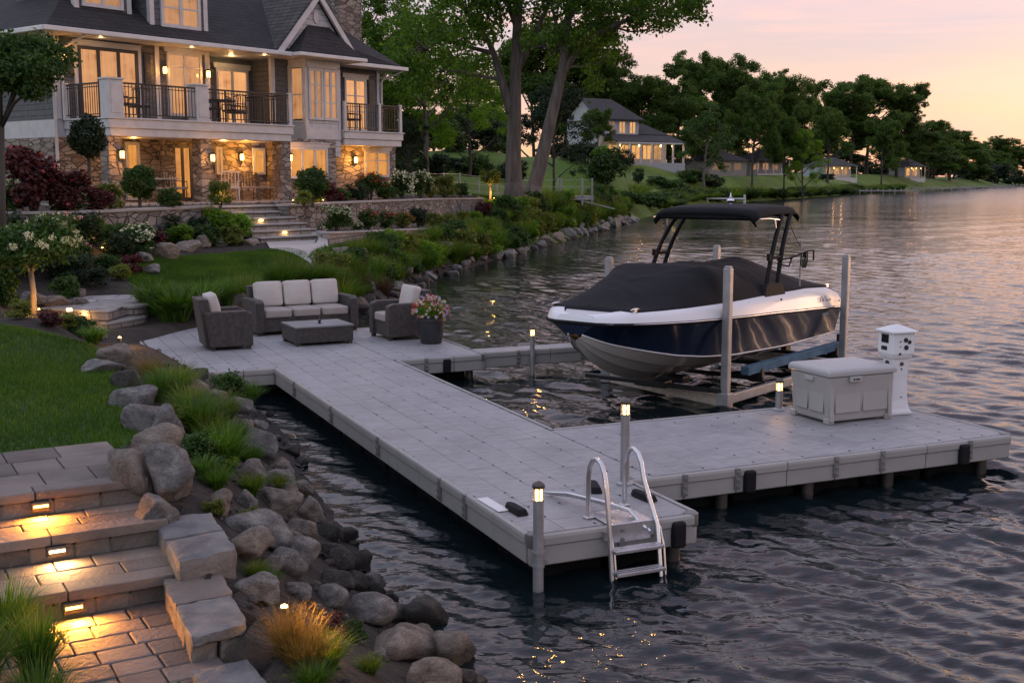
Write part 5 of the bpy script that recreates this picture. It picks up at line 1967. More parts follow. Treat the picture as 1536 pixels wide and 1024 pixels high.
garden_wall('patio_wall', 'fieldstone retaining wall below the patio, left of the stairs', [(-11.4, 25.6), (-9.75, 27.0), (-8.15, 31.9)], [2.33, 2.33, 2.33], 1.4, .36, M['stone_wall'])
garden_wall('patio_wall', 'long fieldstone retaining wall of the upper flower bed, right of the stairs', [(-6.55, 33.5), (-4.9, 39.5), (-3.1, 47), (-1.48, 54.0)], [2.33, 2.32, 2.28, 2.18], 1.6, .36, M['stone_wall'])
garden_wall('bed_wall', 'low pale block wall of the lower flower bed above the shore grasses', [(-5.1, 31.6), (-3.75, 37.6), (-2.2, 44), (-.80, 50.0)], [1.62, 1.44, 1.25, 1.07], 1.2, .32, M['block_wall'], .06)
st = thing('stone_stairs', 'wide stone stairs from the patio down to the lawn with lit treads', 'stairs', (-6.70, 31.2, 0), HA)
for k in range(6):
    z1 = 1.50 + k * .16
    d = (k) * .34
    MB().box(0, 2.35 - k * .06, d, 2.4, z1 - .16, z1 - .052).build('riser', M['block_wall'], st)
    MB().box(-.03, 2.38 - k * .06, d - .04, 2.42, z1 - .05, z1).build('tread', M['stone_cap'], st, bevel=.014)
for k, x in ((1, 1.05), (3, .8)):
    z1 = 1.50 + k * .16
    o = MB().box(x, x + .14, k * .34 - .03, k * .34, z1 - .10, z1 - .056).build('step_light', M['led'], st)
    lamp('stair_light', (x + .07, k * .34 - .10, z1 - .09), 1.2, (1, .6, .22), .03, st)
lamp('stair_light', (.6, 1.3, 2.45), 2.5, (1, .6, .25), .05, st)
# ---------------------------------------------------------------- near paved steps
GU = Vector((math.cos(R(30)), math.sin(R(30)), 0))
GV = Vector((-GU.y, GU.x, 0))
G0 = Vector((-2.47, 7.68, 0))
steps = thing('paved_steps', 'flight of concrete paver steps with glowing riser lights in the lower left', 'steps', G0, R(30))
prng = random.Random(3)


def paved(mb, x0, x1, y0, y1, z, rows, wmin, wmax, jit=.003):
    """courses of pavers with slightly uneven faces and open joints"""
    yy = np.linspace(y0, y1, rows + 1)
    for a, b in zip(yy[:-1], yy[1:]):
        x = x1
        while x > x0:
            w = prng.uniform(wmin, wmax)
            h = z + prng.uniform(-jit, jit)
            mb.box(max(x - w, x0 - .2) + .0035, x - .0035, a + .0035, b - .0035, z - .08, h)
            x -= w


LW = 3.7
tread_def = [(0, 1.05, 1.30), (-.50, .89, .5), (-1.10, .73, .6)]
for k, (y0, z, run) in enumerate(tread_def):
    mb = MB()
    paved(mb, -LW, .0, y0 + .16, y0 + run + (0.0 if k else 0), z, 3 if k == 0 else 2, .22, .5)
    mb.build('tread', M['paver'], steps, bevel=.008)
    mb = MB()
    x = .012
    while x > -LW:
        w = prng.uniform(.32, .8)
        mb.box(max(x - w, -LW) + .003, x - .003, y0 - .02 + prng.uniform(-.004, .004), y0 + .155, z - .058, z + .004)
        x -= w
    mb.build('cap_course', M['paver_cap'], steps, bevel=.012)
    mb = MB()
    x = -.02
    while x > -LW:
        w = prng.uniform(.18, .34)
        mb.box(max(x - w, -LW) + .004, x - .004, y0 + .012 + prng.uniform(-.005, .005), y0 + .14, z - .17, z - .060)
        x -= w
    mb.build('riser', M['riser'], steps, bevel=.012)
    MB().box(-LW, -.03, y0 + .02, y0 + run, z - .32, z - .082).build('bedding', M['riser'], steps)
mb = MB()
paved(mb, -LW, -.11, -3.6, -1.10 + .008, .57, 13, .16, .36)
mb.build('landing', M['paver'], steps, bevel=.010)
MB().box(-LW, -.12, -3.6, -1.09, .30, .489).build('bedding', M['riser'], steps)
for (px, py, z, y0, mt, pw, col) in ((60, 757, 1.05, 0, 'led', 16, (1, .33, .03)), (85, 839, .89, -.50, 'led_white', 6.5, (1, .50, .16)), (110, 923, .73, -1.10, 'led', 14.5, (1, .35, .04))):
    p = atz(px, py, z - .10) - G0
    x = p.dot(GU)
    # keep it on the riser plane
    r = ray(px, py)
    o0 = Vector((0, 0, CAMZ))
    t = (G0 + GV * y0 - o0).dot(GV) / r.dot(GV)
    q = o0 + r * t - G0
    x = q.dot(GU)
    f = MB().box(x - .058, x + .058, y0 - .040, y0 + .012, z - .128, z - .062).build('step_light', M['grey_metal'], steps, bevel=.008)
    MB().box(x - .046, x + .046, y0 - .047, y0 - .0405, z - .098, z - .082).build('lens', M[mt], f)
    lamp('step_glow', (x, y0 - .085, z - .095), pw, col, .03, steps, 'AREA', (0, -.85, -.8), .09, .02)


def rough_block(name, mat, poly, z0, z1, parent, seed=0, bev=.03):
    """a quarried stone: polygon prism with chipped edges and a slightly heaved face"""
    bm = bmesh.new()
    n = len(poly)
    lo = [bm.verts.new((x, y, z0)) for x, y in poly]
    hi = [bm.verts.new((x, y, z1)) for x, y in poly]
    bm.faces.new(hi)
    bm.faces.new(list(reversed(lo)))
    for i in range(n):
        bm.faces.new((lo[i], lo[(i + 1) % n], hi[(i + 1) % n], hi[i]))
    bmesh.ops.recalc_face_normals(bm, faces=bm.faces)
    bmesh.ops.subdivide_edges(bm, edges=bm.edges[:], cuts=9, use_grid_fill=True)
    from mathutils import noise as mn
    cxy = Vector((sum(q[0] for q in poly) / n, sum(q[1] for q in poly) / n, (z0 + z1) / 2))
    for v in bm.verts:
        nf = len({tuple(round(c, 1) for c in f.normal) for f in v.link_faces})
        q = Vector(v.co) * 9 + Vector((seed * 3.7, 0, 0))
        v.co += mn.noise_vector(q) * .010 + mn.noise_vector(q * 3) * .004
        if nf > 1:                       # worn arris
            v.co += (cxy - v.co).normalized() * (bev * .35 + .012 * abs(mn.noise(q * 1.7)))
    me = bpy.data.meshes.new(name)
    bm.to_mesh(me)
    bm.free()
    me.polygons.foreach_set('use_smooth', [True] * len(me.polygons))
    me.set_sharp_from_angle(angle=R(24))
    return mobj(name, me, mat, parent)


def wallpoly(pxs, z):
    return [tuple(atz(px, py, z))[:2] for px, py in pxs]


pw = thing('stone_pillar', 'squared stone block wall beside the lowest paved landing, capped with two slabs', 'stone wall', (0, 0, 0))
P4 = wallpoly([(286, 955), (371, 932), (331, 857), (243, 869)], .72)
(ax, ay), (bx, by_), (cx, cy), (dx, dy) = P4
mid = lambda a, b, t: (a[0] + (b[0] - a[0]) * t, a[1] + (b[1] - a[1]) * t)
m1, m2 = mid(P4[0], P4[3], .53), mid(P4[1], P4[2], .53)
rough_block('cap_slab', M['bluestone'], [P4[0], P4[1], m2, m1], .655, .72, pw, 3)
rough_block('cap_slab', M['paver_cap'], [mid(P4[0], P4[3], .54), mid(P4[1], P4[2], .54), P4[2], P4[3]], .655, .723, pw, 4)
sh = lambda p: (p[0] * .97 + (ax + cx) / 2 * .03, p[1] * .97 + (ay + cy) / 2 * .03)
Q4 = [sh(p) for p in P4]
for i in range(4):
    f0, f1 = i / 4 + .005, (i + 1) / 4 - .005
    for s0, s1 in ((0, .49), (.51, 1)):
        lo0, lo1 = mid(Q4[0], Q4[1], s0), mid(Q4[0], Q4[1], s1)
        hi0, hi1 = mid(Q4[3], Q4[2], s0), mid(Q4[3], Q4[2], s1)
        rough_block('wall_block', M['riser'], [mid(lo0, hi0, f0), mid(lo1, hi1, f0), mid(lo1, hi1, f1), mid(lo0, hi0, f1)], .40, .653, pw, 10 + i + int(s0 * 10), .022)
b2 = thing('stone_block', 'large flat topped bluestone block above the capped stone wall', 'stone', (0, 0, 0))
B4 = wallpoly([(268, 842), (356, 820), (318, 767), (226, 776)], .85)
for i, (a, b) in enumerate(((0, .48), (.49, 1))):
    rough_block('stone_slab', M['bluestone'], [mid(B4[0], B4[3], a), mid(B4[1], B4[2], a), mid(B4[1], B4[2], b), mid(B4[0], B4[3], b)], .35, .85 + .004 * i, b2, 31 + i, .035)
b3 = thing('stone_block', 'flat grey stone slab at the bottom edge, below the capped stone wall', 'stone', (0, 0, 0))
rough_block('stone_slab', M['bluestone'], wallpoly([(318, 1075), (428, 1055), (372, 984), (284, 1003)], .62), .30, .62, b3, 41, .03)

# ---- the flagstone landing and two stone steps down to the dock platform
lf = thing('stone_landing', 'flagstone landing with two broad stone steps down to the seating platform', 'steps', (0, 0, 0))
zl = .80
pl = wallpoly([(60, 462), (162, 466), (212, 452), (216, 424), (150, 417), (80, 427)], zl)
MB().prism(pl, .3, zl - .05).build('landing_base', M['block_wall'], lf)
MB().prism([((x - pl[0][0]) * 1.01 + pl[0][0], (y - pl[0][1]) * 1.0 + pl[0][1]) for x, y in pl], zl - .048, zl).build('landing', M['flag'], lf, bevel=.02)
c = atz(186, 455, zl)
MB().lathe([(.42, .3), (.42, zl - .06)], (c.x, c.y, 0), 28).build('pillar', M['block_wall'], lf)
MB().lathe([(.45, zl - .058), (.47, zl - .045), (.47, zl - .005), (.45, zl + .006)], (c.x, c.y, 0), 28).build('pillar_cap', M['stone_cap'], lf)
pl2 = wallpoly([(128, 480), (160, 484), (219, 474), (214, 462), (150, 462), (110, 470)], .60)
MB().prism(pl2, .2, .54).build('step_base', M['block_wall'], lf)
MB().prism(pl2, .542, .60).build('step', M['stone_cap'], lf, bevel=.02)
for px, py, z in ((104, 468, .80), (120, 481, .60)):
    p = atz(px, py, z)
    f = MB().obox((p.x, p.y, z + .04), (.09, .06, .05), R(25)).build('step_light', M['glow'], lf, bevel=.01)
    lamp('step_glow', (p.x + .1, p.y - .12, z + .12), 2.4, (1, .52, .18), .04, lf)
pc = [tuple(p)[:2] for p in (atz(405, 372, 1.30), atz(492, 386, 1.22), atz(520, 372, 1.22), atz(478, 357, 1.34), atz(394, 360, 1.36))]
_t = np.linspace(0, 1, 12)
_g = []
for v in _t:
    l = np.array(pc[0]) * (1 - v) + np.array(pc[4]) * v
    r_ = (np.array(pc[1]) * (1 - v) + np.array(pc[2]) * v) * (1 - v) + np.array(pc[3]) * v
    for u in _t:
        q = l * (1 - u) + r_ * u
        _g.append((q[0], q[1], gz(*q) + .035))
_f = [(j * 12 + i, j * 12 + i + 1, j * 12 + i + 13, j * 12 + i + 12) for j in range(11) for i in range(11)]
tag(MB().add(_g, _f).build('path', M['path'], smooth=180), kind='structure')
pe = [dk(u, v, 0) for u, v in ((-1.42, 14.02), (-1.42, 11.6), (-2.3, 12.2), (-2.5, 15.0), (-1.2, 15.4), (.4, 14.9), (.6, 14.02))]
tag(MB().prism([(p.x, p.y) for p in pe][::-1], .2, DECK - .012).build('pavement', M['flag']), kind='structure')


# ---------------------------------------------------------------- rocks
def rock_proto(seed, angular):
    r = np.random.default_rng(seed)
    bm = bmesh.new()
    bmesh.ops.create_icosphere(bm, subdivisions=4, radius=1)
    v = np.array([q.co[:] for q in bm.verts])
    f = np.array([[q.index for q in t.verts] for t in bm.faces])
    bm.free()
    # support of a random set of planes, softened
    nrm = unit(r.normal(size=(11, 3)))
    h = r.uniform(.66, 1.05, 11)
    dots = v @ nrm.T
    rad = np.where(dots > .05, h / np.maximum(dots, .05), 9)
    k = 16 if not angular else 34
    soft = -np.log(np.exp(-k * np.minimum(rad, 2)).sum(1)) / k
    soft = np.clip(soft, .45, 1.25)
    from mathutils import noise as mn
    dn = np.array([mn.fractal(Vector(p) * 1.6 + Vector((seed * 3.1, 0, 0)), 1.0, 2.0, 5) for p in v])
    v = v * (soft * (1 + .10 * dn))[:, None]
    v /= np.abs(v).max()
    me = fast_mesh('boulder', v, f)
    me.polygons.foreach_set('use_smooth', [True] * len(me.polygons))
    return me


ROCKS = {m: [rock_proto(s + 17 * i, i % 2) for i, s in enumerate(range(6))] for m in ('rock_grey', 'rock_tan', 'rock_dark')}
for m, l in ROCKS.items():
    for me in l:
        me.materials.append(M[m])
rrng = random.Random(5)


def boulder(p, w, d, h, mat, label, group, rz=None, sink=.35):
    o = mobj('boulder', rrng.choice(ROCKS[mat]), None)
    o.location = (p[0], p[1], p[2] + h * (.5 - sink))
    o.scale = (w / 2, d / 2, h / 2)
    o.rotation_euler = (rrng.uniform(-.15, .15), rrng.uniform(-.15, .15), rrng.uniform(0, 6.28) if rz is None else rz)
    return tag(o, label, 'boulder', group)


TONE = {'rock_grey': 'grey', 'rock_tan': 'tan', 'rock_dark': 'dark wet'}
# (x0, y0, x1, y1) of each rock in the photo, tone
EDGE = [(161, 672, 238, 770, 't'), (189, 640, 272, 718, 't'), (225, 668, 296, 768, 'g'), (232, 600, 268, 668, 'g'), (195, 606, 250, 655, 'g'), (178, 580, 230, 622, 'g'),
        (172, 555, 208, 590, 'd'), (148, 518, 194, 556, 't'), (120, 538, 176, 562, 'g'), (205, 742, 262, 800, 'g')]
BANK = [(246, 557, 305, 605, 't'), (306, 584, 340, 606, 't'), (335, 596, 378, 626, 'g'), (372, 630, 402, 652, 'g'), (358, 646, 418, 696, 'g'), (358, 632, 384, 654, 't'),
        (352, 690, 402, 728, 'g'), (400, 685, 440, 716, 't'), (398, 706, 446, 744, 'g'), (384, 733, 456, 782, 't'), (440, 722, 470, 752, 't'), (446, 748, 488, 796, 't'), (350, 738, 388, 770, 'g'),
        (338, 764, 432, 824, 'g'), (426, 774, 482, 822, 't'), (334, 800, 404, 848, 't'), (390, 838, 428, 866, 'g'), (404, 826, 458, 872, 'g'), (428, 808, 480, 858, 'g'), (476, 790, 512, 818, 'd'),
        (478, 815, 522, 844, 'd'), (484, 826, 530, 862, 'd'), (520, 828, 560, 868, 'd'), (476, 856, 528, 892, 'd'), (520, 858, 556, 896, 'd'), (546, 872, 582, 904, 'd'), (574, 888, 596, 908, 'd'),
        (352, 862, 432, 906, 'g'), (516, 896, 590, 944, 'g'), (576, 904, 616, 942, 'g'), (612, 902, 670, 950, 'd'), (552, 938, 662, 1002, 't'), (644, 946, 712, 1010, 't'), (596, 994, 690, 1050, 't'),
        (470, 880, 520, 910, 'g'), (452, 792, 480, 812, 'g'), (410, 750, 430, 770, 'd'), (556, 972, 580, 992, 'g'), (306, 740, 352, 782, 't'), (668, 1004, 720, 1050, 'd'), (430, 872, 470, 900, 'g'), (620, 1030, 700, 1090, 't')]


def rock_row(lst, group, phrase, sink=.3, k=1.0, kh=1.0):
    q = []
    for x0, y0, x1, y1, t in lst:
        cx, cy = (x0 + x1) / 2, y0 + (y1 - y0) * .72
        p = ground(cx, cy)
        q.append((p, (x1 - x0) * p.y / FPX * 1.14 * k, (y1 - y0) * p.y / FPX * 1.1 * k * kh, {'g': 'rock_grey', 't': 'rock_tan', 'd': 'rock_dark'}[t]))
    q.sort(key=lambda e: e[0].y)
    cnt = {}
    for p, w, h, m in q:
        i = cnt.get(m, 0)
        cnt[m] = i + 1
        boulder(p, w, w * rrng.uniform(.8, 1.0), h, m, phrase % (nth(i), TONE[m]), group, None, sink)


rock_row(EDGE, 'boulders along the near lawn edge', '%s %s boulder along the near lawn edge, counted from the paved steps', .30, 1.36, .80)
rock_row(BANK, 'riprap boulders on the near bank', '%s %s riprap boulder on the near bank, counted from the bottom edge', .30, 1.16)
fill = []
frg = random.Random(31)
while len(fill) < 18:
    y = frg.uniform(6.6, 15.0)
    x = float(np.interp(y, SHORE[2:12, 1], SHORE[2:12, 0])) - frg.uniform(-.05, 1.0)
    p = Vector((x, y, gz(x, y)))
    if all((p - q).length > .22 for q, _ in fill):
        fill.append((p, frg.uniform(.16, .34)))
fill.sort(key=lambda e: e[0].y)
for i, (p, w) in enumerate(fill):
    boulder(p, w, w * frg.uniform(.7, 1), w * frg.uniform(.55, .75), frg.choice(('rock_grey', 'rock_tan', 'rock_dark')), '%s small stone wedged between the near bank boulders, counted from the bottom edge' % nth(i).capitalize(), 'small stones of the near bank', None, .3)
BEDR = [(222, 362, 268, 396, 't'), (262, 358, 300, 384, 't'), (292, 352, 318, 378, 't'), (312, 356, 340, 374, 'g'), (196, 378, 232, 398, 'g'), (210, 396, 246, 414, 'g'), (340, 350, 366, 372, 'g'), (360, 356, 388, 372, 't'), (100, 445, 135, 470, 'g'), (60, 440, 105, 465, 't'), (70, 470, 112, 492, 'g'), (24, 436, 72, 462, 'g'), (112, 432, 132, 452, 't')]
rock_row(BEDR, 'boulders around the garden beds', '%s %s boulder edging the garden beds left of the stairs, counted from the landing', .3)

# riprap along the shore beyond the sofa
seg = np.array([(-4.6, 21.3), (-3.9, 24.2), (-3.45, 26.5), (-3.1, 31), (-2.6, 35), (-1.4, 40.2), (.6, 49), (4.1, 64.3), (9.5, 88)])
sl = np.concatenate([[0], np.cumsum(np.hypot(*np.diff(seg, axis=0).T))])
n_ = 0
s_ = 0.0
srng = random.Random(12)
while s_ < sl[-1]:
    x, y = np.interp(s_, sl, seg[:, 0]), np.interp(s_, sl, seg[:, 1])
    near = y < 36
    for off in ((-.05, .5, 1.0) if near else (.1, .75)):
        o = off + srng.uniform(-.15, .2)
        k = np.searchsorted(sl, s_) - 1
        k = max(0, min(k, len(seg) - 2))
        d = seg[k + 1] - seg[k]
        d = d / np.hypot(*d)
        p = (x - d[1] * o + srng.uniform(-.2, .2), y + d[0] * o + srng.uniform(-.2, .2))
        w = srng.uniform(.38, .85) * (1 if near else 1.1) * (1.25 if y > 55 else 1)
        m = 'rock_dark' if off < .1 and srng.random() < .6 else srng.choice(('rock_grey', 'rock_tan', 'rock_grey'))
        boulder((p[0], p[1], max(gz(*p), WATER - .05)), w, w * srng.uniform(.65, 1), w * srng.uniform(.55, .75), m, '%s rock in the shoreline riprap, counted along the water from the sofa' % nth(n_).capitalize(), 'riprap along the far shore', None, .3)
        n_ += 1
        if n_ >= 150:
            break
    s_ += srng.uniform(.55, .8) * (1 if near else 2.1)
    if n_ >= 150:
        break

# loose cobbles between the boulders: nobody could count them
pts, fcs = [], []
ico = ROCKS['rock_grey'][0]
base_v = np.array([(-1, 0, 0), (1, 0, 0), (0, -1, 0), (0, 1, 0), (0, 0, -1), (0, 0, 1), (.6, .6, .5), (-.6, .6, .5), (.6, -.6, .5), (-.6, -.6, .5)])
base_f = [(5, 8, 6), (5, 6, 7), (5, 7, 9), (5, 9, 8), (1, 6, 8), (3, 7, 6), (0, 9, 7), (2, 8, 9), (1, 3, 6), (0, 7, 3), (0, 2, 9), (1, 8, 2)]
gr = np.random.default_rng(9)
cob = []
for _ in range(520):
    if gr.random() < .7:
        y = gr.uniform(5.5, 15.5)
        x = np.interp(y, SHORE[:, 1][:12], SHORE[:, 0][:12]) - gr.uniform(-.15, 1.5)
    else:
        y = gr.uniform(21, 40)
        x = np.interp(y, SHORE[:, 1], SHORE[:, 0]) - gr.uniform(-.1, .8)
    cob.append((x, y))
cob = np.array(cob)
cz = terr(cob[:, 0], cob[:, 1])
V, Fq = [], []
for (x, y), z in zip(cob, cz):
    s = gr.uniform(.015, .06) * (1 if y < 20 else 1.6)
    R3 = np.linalg.qr(gr.normal(size=(3, 3)))[0]
    v = (base_v * gr.uniform(.7, 1.2, 3) * s) @ R3.T
    v[:, 2] *= .7
    b = len(V) * 10
    V.append(v + (x, y, z + s * .2))
    Fq += [(a + b, c_ + b, d_ + b) for a, c_, d_ in base_f]
me = fast_mesh('gravel', np.concatenate(V), np.array(Fq))
me.polygons.foreach_set('use_smooth', [True] * len(me.polygons))
tag(mobj('gravel', me, M['rock_dark']), kind='stuff')

# ---------------------------------------------------------------- lawn grass
def scatter_in(poly, n, rng):
    a = np.array(poly)
    lo, hi = a.min(0), a.max(0)
    out = np.empty((0, 2))
    while len(out) < n:
        p = rng.uniform(lo, hi, (n, 2))
        out = np.concatenate([out, p[inpoly(p[:, 0], p[:, 1], poly)]])
    return out[:n]


def grass_patch(name, poly, n, h, w, rng, mat, lean=.5):
    p = scatter_in(poly, n, rng)
    z = terr(p[:, 0], p[:, 1])
    base = np.stack([p[:, 0], p[:, 1], z - .004], 1)
    t = .75 + .5 * np.sin(p[:, 0] * 3.1 + np.sin(p[:, 1] * 2.3)) * np.sin(p[:, 1] * 2.7)
    hh = h * (.55 + .6 * rng.random(n)) * (.8 + .25 * t)
    me = blade_mesh(name, base, hh, np.full(n, w), rng.uniform(.1, 1.0, n) * lean, .5, rng)
    return tag(mobj(name, me, mat), kind='stuff')


gr = np.random.default_rng(21)
grass_patch('lawn_grass', LAWN_NEAR, 150000, .055, .0075, gr, M['lawn_blade'])
grass_patch('lawn_grass', LAWN_MID, 80000, .06, .009, gr, M['lawn_blade'])
grass_patch('lawn_grass', [(-5.0, 28.5), (-4.3, 33.5), (-3.2, 38), (-1.9, 44), (-.5, 50), (.3, 52), (.2, 49), (-1.7, 41), (-2.9, 36), (-3.5, 31), (-4.0, 27)], 26000, .15, .018, gr, M['blade_dark'], .7)
grass_patch('lawn_grass', [(-1.0, 50.6), (1.3, 55.4), (4.5, 66), (4.0, 72), (-2.0, 58)], 30000, .10, .03, gr, M['lawn_blade'])

# ---------------------------------------------------------------- plants
PR = {}


def proto(kind, build):
    PR[kind] = build


def bush_parts(leaf, n, size, seed, bloom=None, nb=0, bsize=.1, stem=True, flat=1.0, low=0.0, heads=False, hh=.06):
    """unit bush: 1 wide, 1 tall"""
    r = np.random.default_rng(seed)
    k = 26
    th = r.uniform(0, 2 * math.pi, k)
    rad = r.uniform(0, 1, k) ** .5 * .34
    cz_ = r.uniform(.18 + low, .80, k)
    rad *= np.sqrt(np.clip(1.05 - ((cz_ - .42) / .55) ** 2, .1, 1))
    c = np.stack([rad * np.cos(th), rad * np.sin(th), cz_], 1)
    P, O = clump_points(c, r.uniform(.11, .2, k), np.full(k, n // k), .9, r)
    P = P[P[:, 2] > .01]
    O = unit(P - np.array((0, 0, .35)))
    parts = [('foliage', leaf_mesh('foliage', P, size, O, .55, .35, .3, r), leaf)]
    mb = MB()
    for i in range(7):
        a = c[i]
        mb.tube([(a[0] * .15, a[1] * .15, 0), (a[0] * .5, a[1] * .5, a[2] * .5), tuple(a)], [.018, .012, .005], 5)
    me = bpy.data.meshes.new('stem')
    me.from_pydata(mb.v, [], mb.f)
    parts.append(('stem', me, M['bark_dark']))
    if bloom:
        sel = P[r.choice(len(P), nb * 3)]
        dd = np.linalg.norm((sel - np.array((0, 0, .35))) * np.array((1, 1, .9)), axis=1)
        sel = sel[np.argsort(-dd)[:nb]]
        if heads:
            Q, OO = clump_points(sel + unit(sel - np.array((0, 0, .3))) * hh * .5, np.full(len(sel), hh), np.full(len(sel), 46), .85, r)
        else:
            Q = sel + unit(sel - np.array((0, 0, .3))) * .03 + r.normal(0, .012, sel.shape)
            Q = np.repeat(Q, 4, 0) + r.normal(0, bsize * .35, (len(Q) * 4, 3))
            OO = unit(Q - np.array((0, 0, .3)))
        parts.append(('blossoms', leaf_mesh('blossoms', Q, bsize, OO, .8, .3, .5, r), bloom))
    return parts


def grass_parts(mat, n, wid, seed, lean=(.3, 1.0), tip=None, mat2=None, spread=.10):
    r = np.random.default_rng(seed)
    th = r.uniform(0, 2 * math.pi, n)
    rr = r.random(n) ** .5 * spread
    b = np.stack([rr * np.cos(th), rr * np.sin(th), np.zeros(n)], 1)
    me = blade_mesh_dir('blades', b, r.uniform(.55, 1.05, n), np.full(n, wid), r.uniform(*lean, n) * .62, th + r.normal(0, .5, n), .75, r)
    parts = [('blades', me, mat)]
    if mat2:
        m = n // 9
        th = r.uniform(0, 2 * math.pi, m)
        rr = r.random(m) ** .5 * spread
        b = np.stack([rr * np.cos(th), rr * np.sin(th), np.zeros(m)], 1)
        parts.append(('seed_stalks', blade_mesh_dir('seed_stalks', b, r.uniform(.75, 1.08, m), np.full(m, wid * .55), r.uniform(.15, .6, m) * .6, th, .5, r), mat2))
    return parts


KINDS_ = {
    'bush': lambda s: bush_parts(M['leaf_mid'], 2600, .085, s),
    'bush_bright': lambda s: bush_parts(M['leaf_bright'], 2600, .085, s),
    'bush_dark': lambda s: bush_parts(M['leaf_dark'], 2800, .07, s),
    'bush_gold': lambda s: bush_parts(M['leaf_yellow'], 2400, .085, s),
    'bush_maroon': lambda s: bush_parts(M['leaf_maroon'], 2600, .085, s, M['bloom_red'], 26, .05),
    'bush_white': lambda s: bush_parts(M['leaf_mid'], 2200, .075, s, M['bloom_white'], 150, .05),
    'bush_hyd': lambda s: bush_parts(M['leaf_mid'], 2400, .10, s, M['bloom_white'], 24, .045, heads=True, hh=.075),
    'bush_pink': lambda s: bush_parts(M['leaf_mid'], 2200, .08, s, M['bloom_pink'], 60, .05),
    'bush_red': lambda s: bush_parts(M['leaf_mid'], 2200, .08, s, M['bloom_red'], 80, .055),
    'bush_orange': lambda s: bush_parts(M['leaf_yellow'], 2000, .08, s, M['bloom_orange'], 60, .05),
    'grass': lambda s: grass_parts(M['blade'], 620, .017, s, (.25, 1.0), None, M['blade_tan']),
    'grass_green': lambda s: grass_parts(M['blade_dark'], 620, .016, s, (.2, 1.0)),
    'grass_purple': lambda s: grass_parts(M['blade_purple'], 560, .014, s, (.15, .7), None, M['blade_tan']),
    'lily': lambda s: grass_parts(M['blade_dark'], 300, .042, s, (.4, 1.2), spread=.14),
    'grass_tan': lambda s: grass_parts(M['blade_tan'], 420, .012, s, (.2, .9), spread=.16),
}
_pc = {}
prs = random.Random(77)


def plant(kind, pos, w, h, name, label, cat, group=None, var=3):
    """one plant: an Empty at its foot with foliage, stem, blooms"""
    key = (kind, prs.randrange(var))
    if key not in _pc:
        _pc[key] = KINDS_[kind](hash(kind) % 1000 + key[1] * 7 if False else sum(map(ord, kind)) + key[1] * 7)
    t = tag(thing(name, label, cat, pos, prs.uniform(0, 6.28), group), kind='thing')
    for nm, me, mt in _pc[key]:
        mobj(nm, me, mt, t)
    t.scale = (w, w, h)
    return t


def pp(kind, px, py, wpx, hpx, name, label, cat='shrub', group=None, lift=0):
    p = ground(px, py)
    k = p.y / FPX
    return plant(kind, (p.x, p.y, p.z - .02 + lift), wpx * k * (1.0 if 'grass' not in kind else .85), hpx * k, name, label, cat, group)


# shore grasses: clump after clump from behind the sofa to the far point
gs = [(float(np.interp(y, SHORE[11:, 1], SHORE[11:, 0])) - .30 - .006 * max(0, y - 40), y) for y in (22.3, 24.2, 26.5, 31, 35, 40.2, 49, 56, 64.3, 76, 88)]
gl = np.array(gs)
cl_ = np.concatenate([[0], np.cumsum(np.hypot(*np.diff(gl, axis=0).T))])
s_, n_ = .3, 0
while s_ < cl_[-1]:
    x, y = np.interp(s_, cl_, gl[:, 0]), np.interp(s_, cl_, gl[:, 1])
    sc = 1 + max(0, y - 30) * .010
    for off in (.15, .72):
        px_, py_ = x + off * -.95 * sc + prs.uniform(-.15, .15), y + off * .25 + prs.uniform(-.2, .2)
        kind = prs.choice(('grass', 'grass', 'bush_bright', 'grass_green', 'bush_gold', 'bush', 'grass_green'))
        w = prs.uniform(.85, 1.25) * sc
        plant(kind, (px_, py_, gz(px_, py_) - .03), w, w * prs.uniform(.66, .86) * (1 + .010 * max(0, y - 38)), 'shore_shrub' if 'bush' in kind else 'shore_grass', '%s %s along the shore, counted from behind the sofa' % (nth(n_), 'leafy green mound' if 'bush' in kind else 'tall grass clump'), 'shrub' if 'bush' in kind else 'grass clump', 'clumps along the shore')
        n_ += 1
    s_ += prs.uniform(.62, .85) * sc
    if n_ > 150:
        break
for i, (px, py, w, h) in enumerate(((515, 398, 50, 50), (545, 400, 52, 48), (575, 402, 44, 42))):
    x_ = aty(px, 390, 27.6 + i * .7).x
    plant('grass_purple', (x_, 27.6 + i * .7, gz(x_, 27.6 + i * .7) - .03), .85, .85, 'purple_grass', '%s purple fountain grass from the path, behind the sofa' % ORD[i], 'grass clump', 'purple fountain grasses')
for i, (px, py, w, h, k) in enumerate(((230, 470, 80, 68, 'lily'), (268, 480, 90, 74, 'lily'), (305, 470, 80, 66, 'lily'), (340, 462, 70, 60, 'grass_green'), (250, 482, 60, 50, 'lily'), (372, 448, 64, 46, 'grass_green'), (410, 440, 60, 44, 'grass_green'), (448, 436, 66, 48, 'grass_green'), (480, 436, 70, 54, 'grass'), (505, 440, 70, 56, 'grass'), (535, 436, 70, 58, 'grass'), (565, 428, 70, 56, 'grass'), (600, 418, 70, 56, 'grass'))):
    pp(k, px, py, w, h, 'daylily_clump' if k == 'lily' else 'garden_grass', '%s leafy clump edging the small lawn, counted from the stone landing' % nth(i), 'grass clump', 'clumps edging the small lawn')
